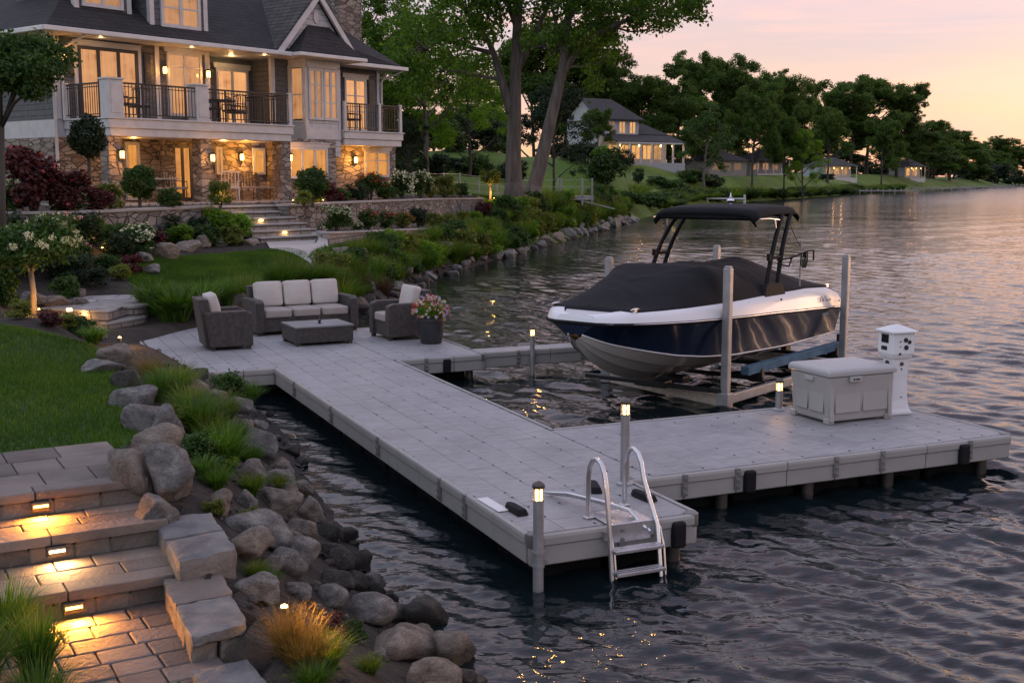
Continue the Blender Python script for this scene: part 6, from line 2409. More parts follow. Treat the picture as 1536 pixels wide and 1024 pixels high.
# hydrangea tree and its uplight
ht = ground(52, 470)
def small_tree(name, label, base, h, trunk_h, crown_w, crown_h, leaf, bark, nleaf, lsize, seed, cat='tree', nl=3, r0=.07, bloom=None, nb=0, hh=.09, lean=0.0, cr=1.0):
    """a garden tree: forked trunk, limbs and a crown of leaf clumps"""
    r = np.random.default_rng(seed)
    t = thing(name, label, cat, base)
    mb = MB()
    fork = Vector((lean * .4, 0, trunk_h))
    mb.tube([(0, 0, -.1), (0.02, .01, trunk_h * .5), fork], [r0 * 1.25, r0, r0 * .85], 9)
    k = 34
    d = unit(r.normal(size=(k, 3)))
    d[:, 2] = np.abs(d[:, 2]) * 1.4 - .55
    d = unit(d)
    zc = trunk_h + crown_h * .45
    c = d * r.uniform(.35, .9, k)[:, None] * np.array((crown_w / 2, crown_w / 2, crown_h / 2)) + np.array((lean, 0, zc))
    for i in range(nl + 4):
        e = c[i]
        m_ = Vector((fork.x + (e[0] - fork.x) * .45, (e[1]) * .45, fork.z + (e[2] - fork.z) * .6))
        rr = r0 * (.62 if i < nl else .35)
        mb.tube([fork - Vector((0, 0, .05)), m_, tuple(e)], [rr, rr * .7, rr * .25], 6)
    mb.build('trunk', bark, t, smooth=180)
    P, O = clump_points(c, r.uniform(.16, .26, k) * crown_w * .95 * cr, np.full(k, nleaf // k), .8, r)
    mobj('crown', leaf_mesh('crown', P, lsize, O, .6, .35, .3, r), leaf, t)
    if bloom:
        dd = unit(r.normal(size=(nb, 3)))
        dd[:, 2] = np.abs(dd[:, 2]) * .9
        dd = unit(dd)
        hc = dd * np.array((crown_w / 2, crown_w / 2, crown_h / 2)) * r.uniform(.92, 1.1, nb)[:, None] + np.array((lean, 0, zc))
        Q, OO = clump_points(hc, r.uniform(.75, 1.1, nb) * hh, np.full(nb, 60), .9, r)
        mobj('blossoms', leaf_mesh('blossoms', Q, hh * .38, OO, .9, .3, .3, r), bloom, t)
    return t


def spot_light(px, py, label, power, aim=(0, .2, 1), off=(0, 0, .12), pos=None, kind='SPOT', size=.05):
    p = pos or ground(px, py)
    t = thing('garden_spotlight', label, 'garden light', p, 0, 'garden spotlights')
    MB().lathe([(.008, -.05), (.008, .05), (.022, .055), (.026, .10), (.022, .102)], n=12).build('housing', M['grey_metal'], t)
    MB().lathe([(.020, .098), (.018, .110), (.008, .116)], n=12).build('bulb', M['spot'], t)
    lamp('uplight', off, power, (1, .45, .08), .03, t, kind, aim, spot=R(110))
    return t


hb = ground(50, 470)
small_tree('hydrangea_tree', 'small hydrangea tree with cream and pink flower heads, its pale forked trunk lit from below', hb, 1.9, .72, 1.55, .95, M['leaf_mid'], M['bark_pale'], 5200, .085, 31, bloom=M['bloom_cream'], nb=34, hh=.082, r0=.05)
spot_light(62, 470, 'spotlight at the foot of the hydrangea tree', 7, (-.3, .3, 1), (.0, -.05, .16), Vector((hb.x + .22, hb.y - .30, hb.z)), 'POINT')
pp('bush_hyd', 14, 330, 70, 60, 'hydrangea_bush', 'white mophead hydrangea bush at the left edge')
pp('bush_hyd', 20, 400, 90, 70, 'hydrangea_bush', 'green hydrangea bush beneath the flowering tree at the left edge')
pp('bush_pink', 108, 372, 70, 60, 'rose_bush', 'pink flowered bush right of the hydrangea tree crown')
pp('bush_maroon', 52, 320, 120, 110, 'maroon_shrub', 'large dark red leaved shrub left of the ball topiary')
pp('bush_maroon', 105, 322, 80, 70, 'maroon_shrub', 'smaller dark red shrub beside the tall topiary')
_x = aty(6, 300, 23).x
plant('bush_dark', (_x, 23, gz(_x, 23) - .1), 1.5, 1.5, 'dark_shrub', 'tall dark evergreen shrub at the left edge below the leafy tree', 'shrub')
_x = aty(70, 300, 24).x
plant('bush', (_x, 24, gz(_x, 24) - .1), 1.1, 1.0, 'dark_shrub', 'green shrub between the left edge tree and the hydrangea tree', 'shrub')
pp('bush_pink', 105, 335, 60, 40, 'pink_flower_bush', 'low pink flowering bush on the patio wall end')
pp('bush', 8, 462, 60, 70, 'garden_shrub', 'green shrub at the left edge beyond the near lawn')
pp('bush_gold', 28, 478, 44, 34, 'lit_shrub', 'low golden shrub lit beside the hydrangea trunk')


def topiary(px, py, D_, ball_r, cz, label, seed, tall=False):
    x = aty(px, py, D_).x
    b = (x, D_, 2.3)
    t = thing('ball_topiary', label, 'topiary', b)
    r = np.random.default_rng(seed)
    MB().tube([(0, 0, -.1), (.01, 0, cz - ball_r * .6)], [.05, .04], 8).build('trunk', M['bark_dark'], t)
    d = unit(r.normal(size=(4200, 3)))
    wob = 1 + .10 * np.sin(d[:, 0] * 5 + seed) * np.sin(d[:, 1] * 6 + 2 * seed) + .08 * np.sin(d[:, 2] * 7 + d[:, 0] * 4)
    P = d * (wob * ball_r * r.uniform(.68, 1.06, 4200))[:, None] * np.array((1, 1, 1.15 if tall else .95)) + np.array((0, 0, cz))
    mobj('crown', leaf_mesh('crown', P, .075, d, .6, .3, .2, r), M['leaf_dark'] if tall else M['leaf_mid'], t)


topiary(132, 225, 29.0, .42, 1.75, 'tall dark ball topiary at the left corner of the balcony', 1, True)
topiary(208, 272, 30.4, .42, .66, 'ball topiary in front of the left stone pier', 2)
topiary(468, 272, 34.6, .46, .62, 'ball topiary at the head of the stairs', 3)
UB = [(505, 293, 50, 34, 'bush_maroon', 'dark red bush in the upper bed beside the stair topiary'), (545, 290, 44, 30, 'bush_dark', 'dark low bush in the middle of the upper bed'), (565, 288, 54, 44, 'bush_red', 'red flowering bush below the right lit window'), (520, 296, 40, 24, 'bush', 'low green mound at the edge of the upper bed'), (588, 291, 40, 26, 'bush', 'green mound left of the white flowers in the upper bed'),
      (612, 290, 46, 46, 'bush_white', 'white flowering bush in the upper bed'), (640, 288, 42, 44, 'bush_white', 'second white flowering bush, right part of the upper bed'), (676, 288, 46, 36, 'bush_gold', 'yellow green bush near the right end of the upper bed'), (655, 290, 28, 20, 'bush_orange', 'small orange flowers near the right end of the upper bed'), (700, 290, 30, 22, 'bush', 'small green bush at the right end of the upper bed'), (478, 295, 40, 24, 'bush_gold', 'golden lit bush by the stair topiary')]
for px, py, w, h, k, lab in UB:
    D_ = 36 + max(0, (px - 478)) * .062
    x = aty(px, py, D_).x
    plant(k, (x - .25, D_ + .2, 2.27), w * D_ / FPX, h * D_ / FPX * 1.05, 'bed_shrub', lab, 'shrub', 'shrubs of the upper bed')
LB = [(508, 345, 60, 40, 'bush_white', 'white hydrangea at the foot of the stairs'), (555, 335, 44, 34, 'bush_red', 'red flowering bush, left part of the lower bed'), (582, 335, 40, 30, 'bush_red', 'second red flowering bush of the lower bed'), (606, 337, 38, 26, 'bush_orange', 'orange flowering bush in the lower bed'), (630, 328, 42, 32, 'bush_dark', 'dark bush in the middle of the lower bed'),
      (655, 330, 36, 24, 'bush_gold', 'first gold green mound of the lower bed, from the left'), (678, 327, 32, 22, 'bush_gold', 'second gold green mound of the lower bed, from the left'), (700, 323, 32, 24, 'bush_gold', 'third gold green mound of the lower bed, from the left'), (716, 318, 30, 24, 'bush_bright', 'bright green mound near the end of the lower bed'), (729, 318, 34, 36, 'bush_maroon', 'maroon bush at the right end of the lower bed'), (538, 345, 24, 14, 'bush_white', 'small white flowers on the low bed wall')]
for i, (px, py, w, h, k, lab) in enumerate(LB):
    D_ = 32.6 + max(0, px - 495) * .072
    x = aty(px, py, D_).x
    z = gz(x - .1, D_ + .25)
    plant(k, (x - .1, D_ + .25, z - .02), w * D_ / FPX, h * D_ / FPX * 1.1, 'bed_shrub', lab, 'shrub', 'shrubs of the lower bed')
SL = [(205, 388, 62, 40, 'bush_white', 'silvery white flowered bush beside the spotlight'), (165, 360, 40, 30, 'bush_gold', 'pale green bush on the slope below the patio wall'), (232, 356, 28, 24, 'bush', 'rounded blue green bush below the patio wall'), (262, 352, 30, 26, 'bush_gold', 'light green bush below the patio wall near the boulders'), (250, 345, 50, 40, 'bush_dark', 'dark bush against the patio wall'), (300, 345, 54, 36, 'bush_dark', 'dark low bush beside the stairs, against the wall'),
      (330, 352, 70, 48, 'bush_bright', 'large light green fern like bush left of the stairs'), (355, 352, 50, 40, 'bush_bright', 'fern like bush touching the stairs'), (130, 368, 50, 36, 'bush', 'green bush between the hydrangea and the slope'), (150, 340, 60, 34, 'bush_maroon', 'reddish bush below the left end of the patio wall'), (185, 352, 46, 30, 'bush_dark', 'dark bush on the slope right of the reddish bush'), (90, 395, 46, 30, 'bush_dark', 'dark bush under the right side of the hydrangea tree'),
      (118, 398, 34, 24, 'bush', 'small green bush above the landing stones'), (215, 352, 34, 26, 'bush_maroon', 'small dark red bush in the middle of the slope'), (282, 350, 30, 24, 'bush', 'small green bush above the tan boulders')]
SL += [(112, 405, 60, 40, 'bush_dark', 'dark bush between the hydrangea trunk and the spotlight'), (160, 402, 44, 30, 'bush', 'low green bush on the mulch above the landing'), (195, 408, 40, 26, 'bush_maroon', 'low wine red plant on the mulch above the landing'), (140, 420, 46, 28, 'bush_dark', 'dark low bush just above the landing stones'), (178, 392, 50, 34, 'bush_dark', 'dark bush left of the silvery flowers on the slope'), (125, 372, 60, 44, 'bush_dark', 'tall dark bush at the left end of the slope'), (215, 395, 40, 28, 'bush', 'green bush between the tan boulders and the silvery flowers'), (180, 420, 40, 24, 'bush_gold', 'yellow green low plant at the landing edge'), (98, 425, 50, 34, 'bush', 'green bush behind the landing wall stones'), (140, 352, 50, 36, 'bush_gold', 'yellowish bush at the left foot of the patio wall'), (178, 372, 46, 34, 'bush', 'green bush behind the white flowered bush'), (238, 366, 40, 28, 'bush_maroon', 'wine red low bush before the patio wall'), (275, 362, 44, 30, 'bush_bright', 'fresh green bush above the middle boulders'), (310, 362, 46, 30, 'bush', 'green bush above the right boulders'), (120, 385, 46, 34, 'bush_pink', 'pink flowered bush above the spotlight'), (345, 366, 46, 28, 'bush_gold', 'yellow green bush at the foot of the stairs')]
for px, py, w, h, k, lab in SL:
    D_ = 27.2 + (px - 120) * .0215 - .45 - (py - 345) * .055
    x = aty(px, py, D_).x
    plant(k, (x, D_, gz(x, D_) - .03), w * D_ / FPX * 1.15, h * D_ / FPX * 1.25, 'slope_shrub', lab, 'shrub', 'shrubs on the slope below the patio')
for i, (px, w, h) in enumerate(((165, 50, 46), (255, 44, 34), (330, 40, 44), (455, 36, 26))):
    D_ = 28.4 + (px - 165) * .017
    x = aty(px, 300, D_).x
    plant(('bush_gold', 'bush', 'bush_gold', 'bush_gold')[i], (x, D_, 2.28), w * D_ / FPX, h * D_ / FPX, 'patio_shrub', ('golden lit shrub left of the patio ball topiary', 'low green shrub on the patio edge before the middle pier', 'golden lit grass like shrub by the right patio pier', 'small golden shrub at the stair head')[i], 'shrub', 'shrubs along the patio edge')
MU = [(400, 880, 50, 34, 'grass_green', 'low green tuft between the grey boulders beside the stone wall'), (372, 790, 44, 34, 'bush_gold', 'mossy yellow plant at the bluestone block corner'), (420, 740, 44, 36, 'grass', 'thin grass tuft between the mid bank boulders'), (345, 600, 60, 46, 'bush', 'leafy plant beside the pale rock at the platform'), (530, 960, 50, 36, 'bush', 'small leafy plant behind the big tan boulder'), (330, 700, 70, 50, 'bush_bright', 'fresh green plant among the tall bank grasses'), (375, 700, 54, 40, 'grass_green', 'green tuft above the waterline boulders'), (285, 628, 80, 60, 'grass', 'bushy grass clump beside the big lawn edge boulders'), (370, 610, 60, 46, 'grass_green', 'small green clump at the bank waterline near the platform'), (325, 735, 60, 46, 'grass_green', 'green clump above the mossy little plant'), (300, 690, 60, 46, 'bush', 'leafy low plant between the bank grasses'), (378, 742, 50, 40, 'grass', 'grass tuft behind the pale round boulder'), (270, 640, 50, 36, 'bush_gold', 'yellow green plant behind the lawn edge boulders'), (118, 506, 54, 34, 'bush', 'grey green bush at the far corner of the near lawn'), (140, 515, 46, 34, 'lily', 'daylily clump at the lawn corner beside the steps'), (98, 492, 40, 24, 'bush_gold', 'yellow flowered clump by the lit landing step'), (150, 512, 34, 24, 'bush_white', 'small white flowers at the lawn corner'), (75, 490, 40, 24, 'bush_maroon', 'low reddish plant in the lit mulch'),
      (262, 598, 90, 62, 'grass', 'grass clump on the bank left of the platform corner'), (225, 568, 60, 44, 'grass_tan', 'dry grass on the soil beside the platform'), (300, 655, 96, 76, 'grass_green', 'tall grass clump in the middle of the near bank'), (335, 640, 70, 60, 'grass', 'flowering grass clump near the bank waterline'), (340, 705, 90, 84, 'grass_green', 'large green grass clump on the near bank, closest to the big boulders'), (305, 715, 56, 44, 'lily', 'leafy clump between the grass and the boulders'),
      (320, 770, 40, 26, 'bush_gold', 'mossy little plant beside the bluestone block'), (385, 870, 44, 36, 'grass', 'small green tuft between the near boulders'), (492, 955, 60, 40, 'bush_maroon', 'reddish seedling shrub among the near boulders'), (555, 1010, 50, 36, 'grass', 'small weed tuft at the bottom by the big tan boulder'), (318, 672, 70, 60, 'grass', 'green grass clump between the two tall clumps on the near bank'), (240, 600, 70, 50, 'grass_green', 'low green clump beside the lawn boulders and the platform corner'), (355, 668, 50, 44, 'grass_green', 'grass clump above the big grey waterline boulder'), (280, 585, 50, 40, 'grass_tan', 'dry seed grass right under the platform corner')]
for px, py, w, h, k, lab in MU:
    pp(k, px, py, w * (1.5 if 'grass' in k else 1.1), h * 1.12, 'bank_plant', lab, 'plant', 'plants of the near bank')
# the lit grass at the bottom and the tall clump at the left corner
for i, (px, py, w, h, k, lab) in enumerate(((455, 1005, 170, 105, 'grass_tan', 'tall dry grass glowing amber beside the bank spotlight'), (490, 1010, 130, 80, 'grass', 'green grass tuft right of the glowing amber grass'), (430, 985, 120, 110, 'grass_tan', 'taller amber seed grass behind the bank spotlight'), (470, 1040, 120, 70, 'grass_green', 'dark green tuft at the bottom below the amber grass'))):
    pp(k, px, py, w, h, 'lit_grass', lab, 'grass clump', 'lit grasses by the bank spotlight')
sp_ = ground(428, 972)
spot_light(0, 0, 'spotlight shining in the amber grass on the near bank', 4.5, pos=Vector((sp_.x, sp_.y, sp_.z + .12)), kind='POINT', off=(.16, .02, .10))
for i, (px, py, w, h) in enumerate(((10, 960, 150, 150), (55, 1010, 150, 160), (-30, 1040, 170, 180), (60, 1080, 150, 150), (110, 1110, 130, 110))):
    q = atz(px, py, .58)
    plant('grass_green', (q.x, q.y, .50), w * q.y / FPX, h * q.y / FPX, 'corner_grass', '%s tall green grass clump in the lower left corner, from the steps down' % ORD[i], 'grass clump', 'tall grasses in the lower left corner')
# other garden spotlights
spot_light(154, 380, 'spotlight on a boulder below the white flowered bush', 2.2, (.3, -.5, -.4), (0, -.1, .2), kind='POINT')
spot_light(180, 519, 'path light at the platform corner beside the near lawn', 4.0, (.6, .2, -.2), (.12, 0, .16), kind='POINT')
for px, D_, lab, pw_ in ((168, 29.2, 'spotlight under the golden shrub left of the patio', 10), (335, 31.6, 'spotlight in the lit shrub by the right patio pier', 7), (442, 35.2, 'spotlight at the stair head by the topiary', 7), (487, 36.0, 'spotlight in the golden bush of the upper bed', 6)):
    x = aty(px, 300, D_).x
    spot_light(0, 0, lab, pw_, pos=Vector((x, D_ - .3, 2.3)), kind='POINT', off=(0, .0, .25))

# flower pot on the platform
pot = thing('flower_pot', 'black tapered planter full of mixed pink, red and white flowers', 'flower pot', dk(2.86, 10.05), 0)
MB().lathe([(.16, 0), (.175, .02), (.225, .36), (.245, .37), (.245, .42), (.22, .42), (.215, .38)], n=28).build('planter', M['pot'], pot, smooth=35)
r = np.random.default_rng(3)
P, O = clump_points(np.array([(.13 * math.cos(a), .13 * math.sin(a), .47 + .06 * (k % 3)) for k, a in enumerate(np.linspace(0, 6.0, 12))]), np.full(12, .11), np.full(12, 55), .9, r)
mobj('foliage', leaf_mesh('foliage', P, .06, O, .6, .3, .3, r), M['leaf_bright'], pot)
for k, mt in enumerate(('bloom_pink', 'bloom_red', 'bloom_white', 'bloom_violet')):
    n = 30
    d = unit(r.normal(size=(n, 3)))
    d[:, 2] = np.abs(d[:, 2]) * .9 - .05
    d = unit(d)
    c = d * np.array((.27, .27, .27)) * r.uniform(.98, 1.25, n)[:, None] + np.array((0, 0, .46))
    Q, OO = clump_points(c, np.full(n, .026), np.full(n, 9), .9, r)
    mobj('blossoms', leaf_mesh('blossoms', Q, .032, OO, .9, .3, .3, r), M[mt], pot)
# ---------------------------------------------------------------- big trees
def limb(mb, pts, r0, r1, n=10, sub=4):
    """a smooth tapering limb through the given points"""
    P = [Vector(p) for p in pts]
    Q = []
    for i in range(len(P) - 1):
        a, b, c, d = P[max(i - 1, 0)], P[i], P[i + 1], P[min(i + 2, len(P) - 1)]
        for k in range(sub):
            t = k / sub
            Q.append(.5 * ((2 * b) + (c - a) * t + (2 * a - 5 * b + 4 * c - d) * t * t + (3 * b - a - 3 * c + d) * t ** 3))
    Q.append(P[-1])
    m = len(Q) - 1
    mb.tube(Q, [r0 + (r1 - r0) * (i / m) ** .8 for i in range(m + 1)], n)
    return Q


def crown_of(name, leaf, centres, radii, per, size, parent, seed, flat=.75):
    r = np.random.default_rng(seed)
    P, O = clump_points(np.asarray(centres, float), radii, per, flat, r)
    return mobj(name, leaf_mesh(name, P, size, O, .62, .35, .25, r), leaf, parent)


def big_tree(label, base_px, D_, trunk_px, limbs_px, clumps, leaf, lsize, r0, seed, per=150):
    """a lake-side giant: limbs follow the sight lines at its own distance"""
    bx, by_ = base_px
    p0 = aty(bx, by_, D_)
    t = thing('shade_tree', label, 'tree', p0)
    w = lambda q: aty(q[0], q[1], D_ + (q[2] if len(q) > 2 else 0)) - p0
    mb = MB()
    tp = [w(q) for q in trunk_px]
    mb.tube([Vector((0, 0, -.6)), Vector((0, 0, .15)), tp[0] * .35 + Vector((0, 0, .1))], [r0 * 1.75, r0 * 1.35, r0 * 1.08], 14)
    limb(mb, [Vector((0, 0, 0))] + tp, r0 * 1.12, r0 * .42, 14)
    for (pts, ra, rb) in limbs_px:
        limb(mb, [w(q) for q in pts], ra, rb, 9)
    r = np.random.default_rng(seed)
    C, RR = [], []
    for (x0, y0, x1, y1, n, rad) in clumps:
        for _ in range(n):
            q = w((r.uniform(x0, x1), r.uniform(y0, y1), r.uniform(-3.2, 3.2)))
            C.append(tuple(q))
            RR.append(rad * r.uniform(.7, 1.25))
            if r.random() < .45:
                e = Vector(q)
                src = min((w(z) for (pts, _, _) in limbs_px for z in pts[1:]), key=lambda z: (z - e).length)
                if (src - e).length < 5:
                    limb(mb, [src, (src + e) / 2 + Vector((0, 0, .25)), e], .055, .015, 5, 3)
    mb.build('trunk', M['bark'], t, smooth=180)
    crown_of('crown', leaf, C, RR, [int(per * (q / .8) ** 1.5) for q in RR], lsize, t, seed)
    return t


big_tree('tall pale barked shade tree with the straight trunk, beside the leaning one', (772, 296), 60,
         [(770, 240), (772, 170), (773, 110), (776, 40), (782, -60, 1)],
         [([(766, 170), (752, 120), (740, 80), (725, 50), (700, 20)], .28, .07), ([(773, 110), (790, 75), (805, 45), (822, 10), (840, -40)], .24, .06), ([(776, 40), (760, 0), (745, -50)], .22, .06),
          ([(740, 80), (700, 70), (665, 60), (640, 75)], .13, .04), ([(752, 120), (700, 110), (665, 105)], .10, .03), ([(790, 75), (815, 70), (835, 82)], .10, .03)],
         [(600, -60, 745, 60, 34, .9), (690, -70, 860, 10, 30, .9), (590, 20, 720, 110, 24, .8), (700, 70, 745, 140, 6, .6), (790, 20, 850, 100, 12, .7), (610, 90, 690, 140, 10, .65)], M['leaf_big'], .21, .43, 101)
big_tree('pale barked shade tree leaning right with a long limb reaching over the lake', (796, 302), 58,
         [(812, 240), (826, 180), (838, 130), (846, 90), (852, 30), (858, -50)],
         [([(838, 130), (850, 100), (880, 62), (920, 40), (960, 22), (1000, 14), (1030, 4)], .22, .04), ([(846, 90), (838, 50), (825, 0)], .17, .05), ([(880, 62), (900, 20), (930, -20)], .14, .04), ([(920, 40), (950, 48), (985, 40)], .07, .02), ([(852, 30), (880, -10), (910, -60)], .15, .05), ([(850, 100), (880, 100), (905, 92)], .07, .02)],
         [(830, -70, 980, 20, 36, .85), (865, 0, 960, 55, 16, .65), (930, -40, 1050, 20, 24, .65), (975, 10, 1015, 42, 6, .5), (1010, -10, 1055, 32, 9, .5), (860, 50, 930, 90, 10, .6), (870, 85, 915, 130, 7, .55), (800, -60, 870, 20, 14, .8)], M['leaf_big'], .20, .35, 102)


# ---------------------------------------------------------------- prototypes of the woods
def wood_tree(seed, crown=(1, 1), leaf='leaf_far', nclump=80, per=95, lsize=.5, bark='bark_dark', trunk=.30, droop=0.0, split=False):
    """a tree 20 m tall and about 14 m wide before scaling"""
    r = np.random.default_rng(seed)
    mb = MB()
    H = 20.0
    th = H * trunk
    limb(mb, [(0, 0, -1), (.1, 0, th * .5), (0, .1, th), (.3, -.2, H * .62), (.2, .1, H * .9)], .42, .08, 8)
    tops = []
    lobes = []
    nl = 9
    for i in range(nl):
        a = i * 2.4 + r.uniform(-.4, .4)
        z = H * (trunk + .08 + .58 * i / nl)
        reach = 7.0 * crown[0] * r.uniform(.55, 1.0) * (1 - .55 * (i / nl) ** 2)
        e = (reach * math.cos(a), reach * math.sin(a), z + r.uniform(1.2, 4.2))
        limb(mb, [(0, 0, z - 1.6), (e[0] * .45, e[1] * .45, z), e], .17, .04, 6, 3)
        lobes.append((e, r.uniform(1.7, 2.9)))
    lobes.append(((.2, 0, H * .90), 2.3))
    lobes.append(((1.4, -1, H * .80), 2.6))
    lobes.append(((-1.6, .8, H * .78), 2.5))
    C, RR = [], []
    for _ in range(nclump):
        (e, lr) = lobes[r.integers(len(lobes))]
        d = unit(r.normal(size=(1, 3)))[0]
        c = np.array(e) + d * lr * r.uniform(.35, 1.05) * np.array((1.0, 1.0, 1.05))
        if droop:
            c[2] -= droop * np.hypot(c[0], c[1]) * .35
        if c[2] < H * trunk * .62:
            c[2] = H * trunk * .62 + r.uniform(0, 1.5)
        C.append(c)
        RR.append(r.uniform(.55, 1.25))
    P, O = clump_points(np.array(C), RR, [int(per * q ** 1.5) for q in RR], .75, r)
    me = bpy.data.meshes.new('trunk')
    me.from_pydata(mb.v, [], mb.f)
    me.polygons.foreach_set('use_smooth', [True] * len(me.polygons))
    me.materials.append(M[bark])
    lm = leaf_mesh('crown', P, lsize, O, .68, .4, .25, r)
    lm.materials.append(M[leaf])
    zs = P[:, 2].max()
    return me, lm, zs, float(np.percentile(np.abs(P[:, 0]), 98)) * 2


WT = {
    'oak': [wood_tree(s, lsize=.32, nclump=230, per=190) for s in (1, 2, 3, 4)],
    'full': [wood_tree(s, (1.05, 1), lsize=.33, nclump=280, per=180, trunk=.10) for s in (11, 12)],
    'near': [wood_tree(s, (1.0, 1), leaf='leaf_big', lsize=.27, nclump=130, per=170, bark='bark', trunk=.26) for s in (21, 22, 23)],
    'bright': [wood_tree(s, (.9, 1), leaf='leaf_bright', lsize=.26, nclump=120, per=170, trunk=.2) for s in (31, 32)],
    'dark': [wood_tree(s, (.95, 1), leaf='leaf_dark', lsize=.34, nclump=130, per=120, trunk=.17) for s in (41,)],
    'pale': [wood_tree(s, (.95, 1), leaf='leaf_mid', lsize=.40, nclump=80, per=80, bark='bark', trunk=.3, droop=.6) for s in (51,)],
}
wr = random.Random(6)


def wood(kind, px, ytop, ybase, D_, wpx, label, group, name='oak_tree', var=None):
    me, lm, zs, wd = WT[kind][(var if var is not None else wr.randrange(99)) % len(WT[kind])]
    b = aty(px, ybase, D_)
    z0 = gz(b.x, b.y) - .3
    zt = aty(px, ytop, D_).z
    t = thing(name, label, 'tree', (b.x, b.y, z0), wr.uniform(0, 6.28), group)
    mobj('trunk', me, None, t)
    mobj('crown', lm, None, t)
    t.scale = (wpx * D_ / FPX / wd,) * 2 + ((zt - z0) / zs,)
    return t


# behind the house and between it and the two shade trees
HB_ = [('near', 540, -60, 250, 70, 170), ('near', 640, -30, 255, 70, 190), ('bright', 612, 20, 245, 74, 130), ('near', 585, 110, 245, 100, 170), ('bright', 705, 90, 262, 74, 130), ('near', 690, 120, 240, 110, 170), ('dark', 590, 165, 250, 72, 110), ('dark', 650, 170, 252, 95, 120), ('dark', 745, 165, 245, 100, 120), ('near', 345, -60, 200, 66, 150), ('near', 450, -90, 200, 80, 200)]
for i, (k, px, yt, yb, D_, w) in enumerate(sorted(HB_, key=lambda e: e[1])):
    wood(k, px, yt, yb, D_, w, '%s tree from the left in the grove behind the house, %s' % (nth(i).capitalize(), {'near': 'tall', 'bright': 'bright green', 'dark': 'low and dark'}[k]), 'trees of the grove behind the house', 'grove_tree')
wood('dark', 830, 118, 272, 82, 108, 'dense dark round tree on the slope behind the leaning trunk', None, 'round_tree')
wood('dark', 615, 175, 255, 62, 60, 'dark shrub like tree at the right corner of the house', None, 'round_tree')
# the tall trees along the far shore, left to right
FS_ = [('full', 800, 30, 235, 130, 150), ('oak', 850, 25, 235, 128, 150), ('oak', 905, 55, 235, 135, 130), ('full', 940, 110, 240, 160, 120), ('oak', 985, 88, 240, 172, 95), ('full', 1015, 130, 240, 180, 110), ('oak', 1040, 76, 238, 185, 95), ('oak', 1085, 78, 238, 188, 95),
       ('full', 1110, 140, 245, 200, 130), ('oak', 1130, 104, 240, 205, 85), ('oak', 1175, 104, 245, 212, 90), ('full', 1150, 155, 250, 215, 120), ('full', 1205, 140, 250, 225, 130), ('oak', 1255, 118, 250, 238, 95), ('oak', 1300, 112, 252, 245, 110), ('oak', 1345, 122, 255, 250, 85), ('full', 1275, 165, 258, 240, 150),
       ('full', 1330, 175, 258, 255, 140), ('oak', 1392, 170, 262, 290, 85), ('full', 1375, 190, 262, 280, 110), ('oak', 1425, 182, 264, 320, 75), ('full', 1445, 205, 265, 350, 70), ('full', 1470, 215, 266, 400, 70), ('oak', 1498, 203, 266, 430, 60), ('full', 1525, 218, 266, 470, 70), ('full', 1550, 205, 266, 480, 80), ('full', 1400, 205, 263, 310, 90), ('full', 1485, 228, 267, 460, 80), ('full', 1512, 230, 267, 480, 70), ('oak', 1540, 222, 267, 500, 70), ('full', 1580, 215, 266, 520, 90), ('full', 960, 165, 240, 190, 110), ('full', 870, 120, 232, 150, 130), ('full', 1060, 165, 240, 215, 120)]
for i, (k, px, yt, yb, D_, w) in enumerate(sorted(FS_, key=lambda e: e[1])):
    D_ = D_ * 1.28 if px > 1180 else max(D_, 172)
    wood(k, px, yt, yb, D_, w, '%s tree from the left in the tall dark row along the far shore' % nth(i).capitalize(), 'trees along the far shore', 'shore_tree')
wood('pale', 1056, 150, 258, 142, 105, 'pale limbed drooping tree standing before the dark far trees', None, 'drooping_tree')
for px, yt, D_, w, lab in ((896, 150, 140, 62, 'dark tree before the left end of the white house'), (1128, 128, 166, 74, 'slender dark tree before the two dim cottages'), (1176, 150, 172, 60, 'small dark tree left of the bright young tree'), (1242, 150, 232, 60, 'dark tree before the left end of the lakeside cottage'), (1322, 165, 268, 70, 'dark tree on the shore between the lakeside cottage and the pavilion')):
    wood('oak', px, yt, 262, D_, w, lab, None, 'shore_tree')
wood('bright', 1204, 188, 276, 172, 66, 'small bright green young tree on the far lawn near the water', None, 'young_tree', 0)
yt_ = aty(735, 290, 56)
small_tree('lit_sapling', 'small tree by the big trunks glowing golden from a spotlight', (yt_.x, yt_.y, gz(yt_.x, yt_.y)), 1.6, .7, .95, .8, M['leaf_yellow'], M['bark_pale'], 1500, .12, 8, r0=.06)
spot_light(0, 0, 'spotlight at the foot of the golden sapling', 26, pos=Vector((yt_.x + .2, yt_.y - .4, gz(yt_.x, yt_.y))), kind='POINT', off=(0, 0, .3))

# the dark tree at the upper left edge
lt = aty(22, 250, 21)
small_tree('edge_tree', 'dark leafy tree reaching in from the upper left edge before the house', (lt.x - .3, 21, gz(lt.x - .3, 21)), 5.3, 3.1, 2.3, 2.1, M['leaf_mid'], M['bark_dark'], 15000, .085, 55, r0=.07, lean=.25, cr=.62)

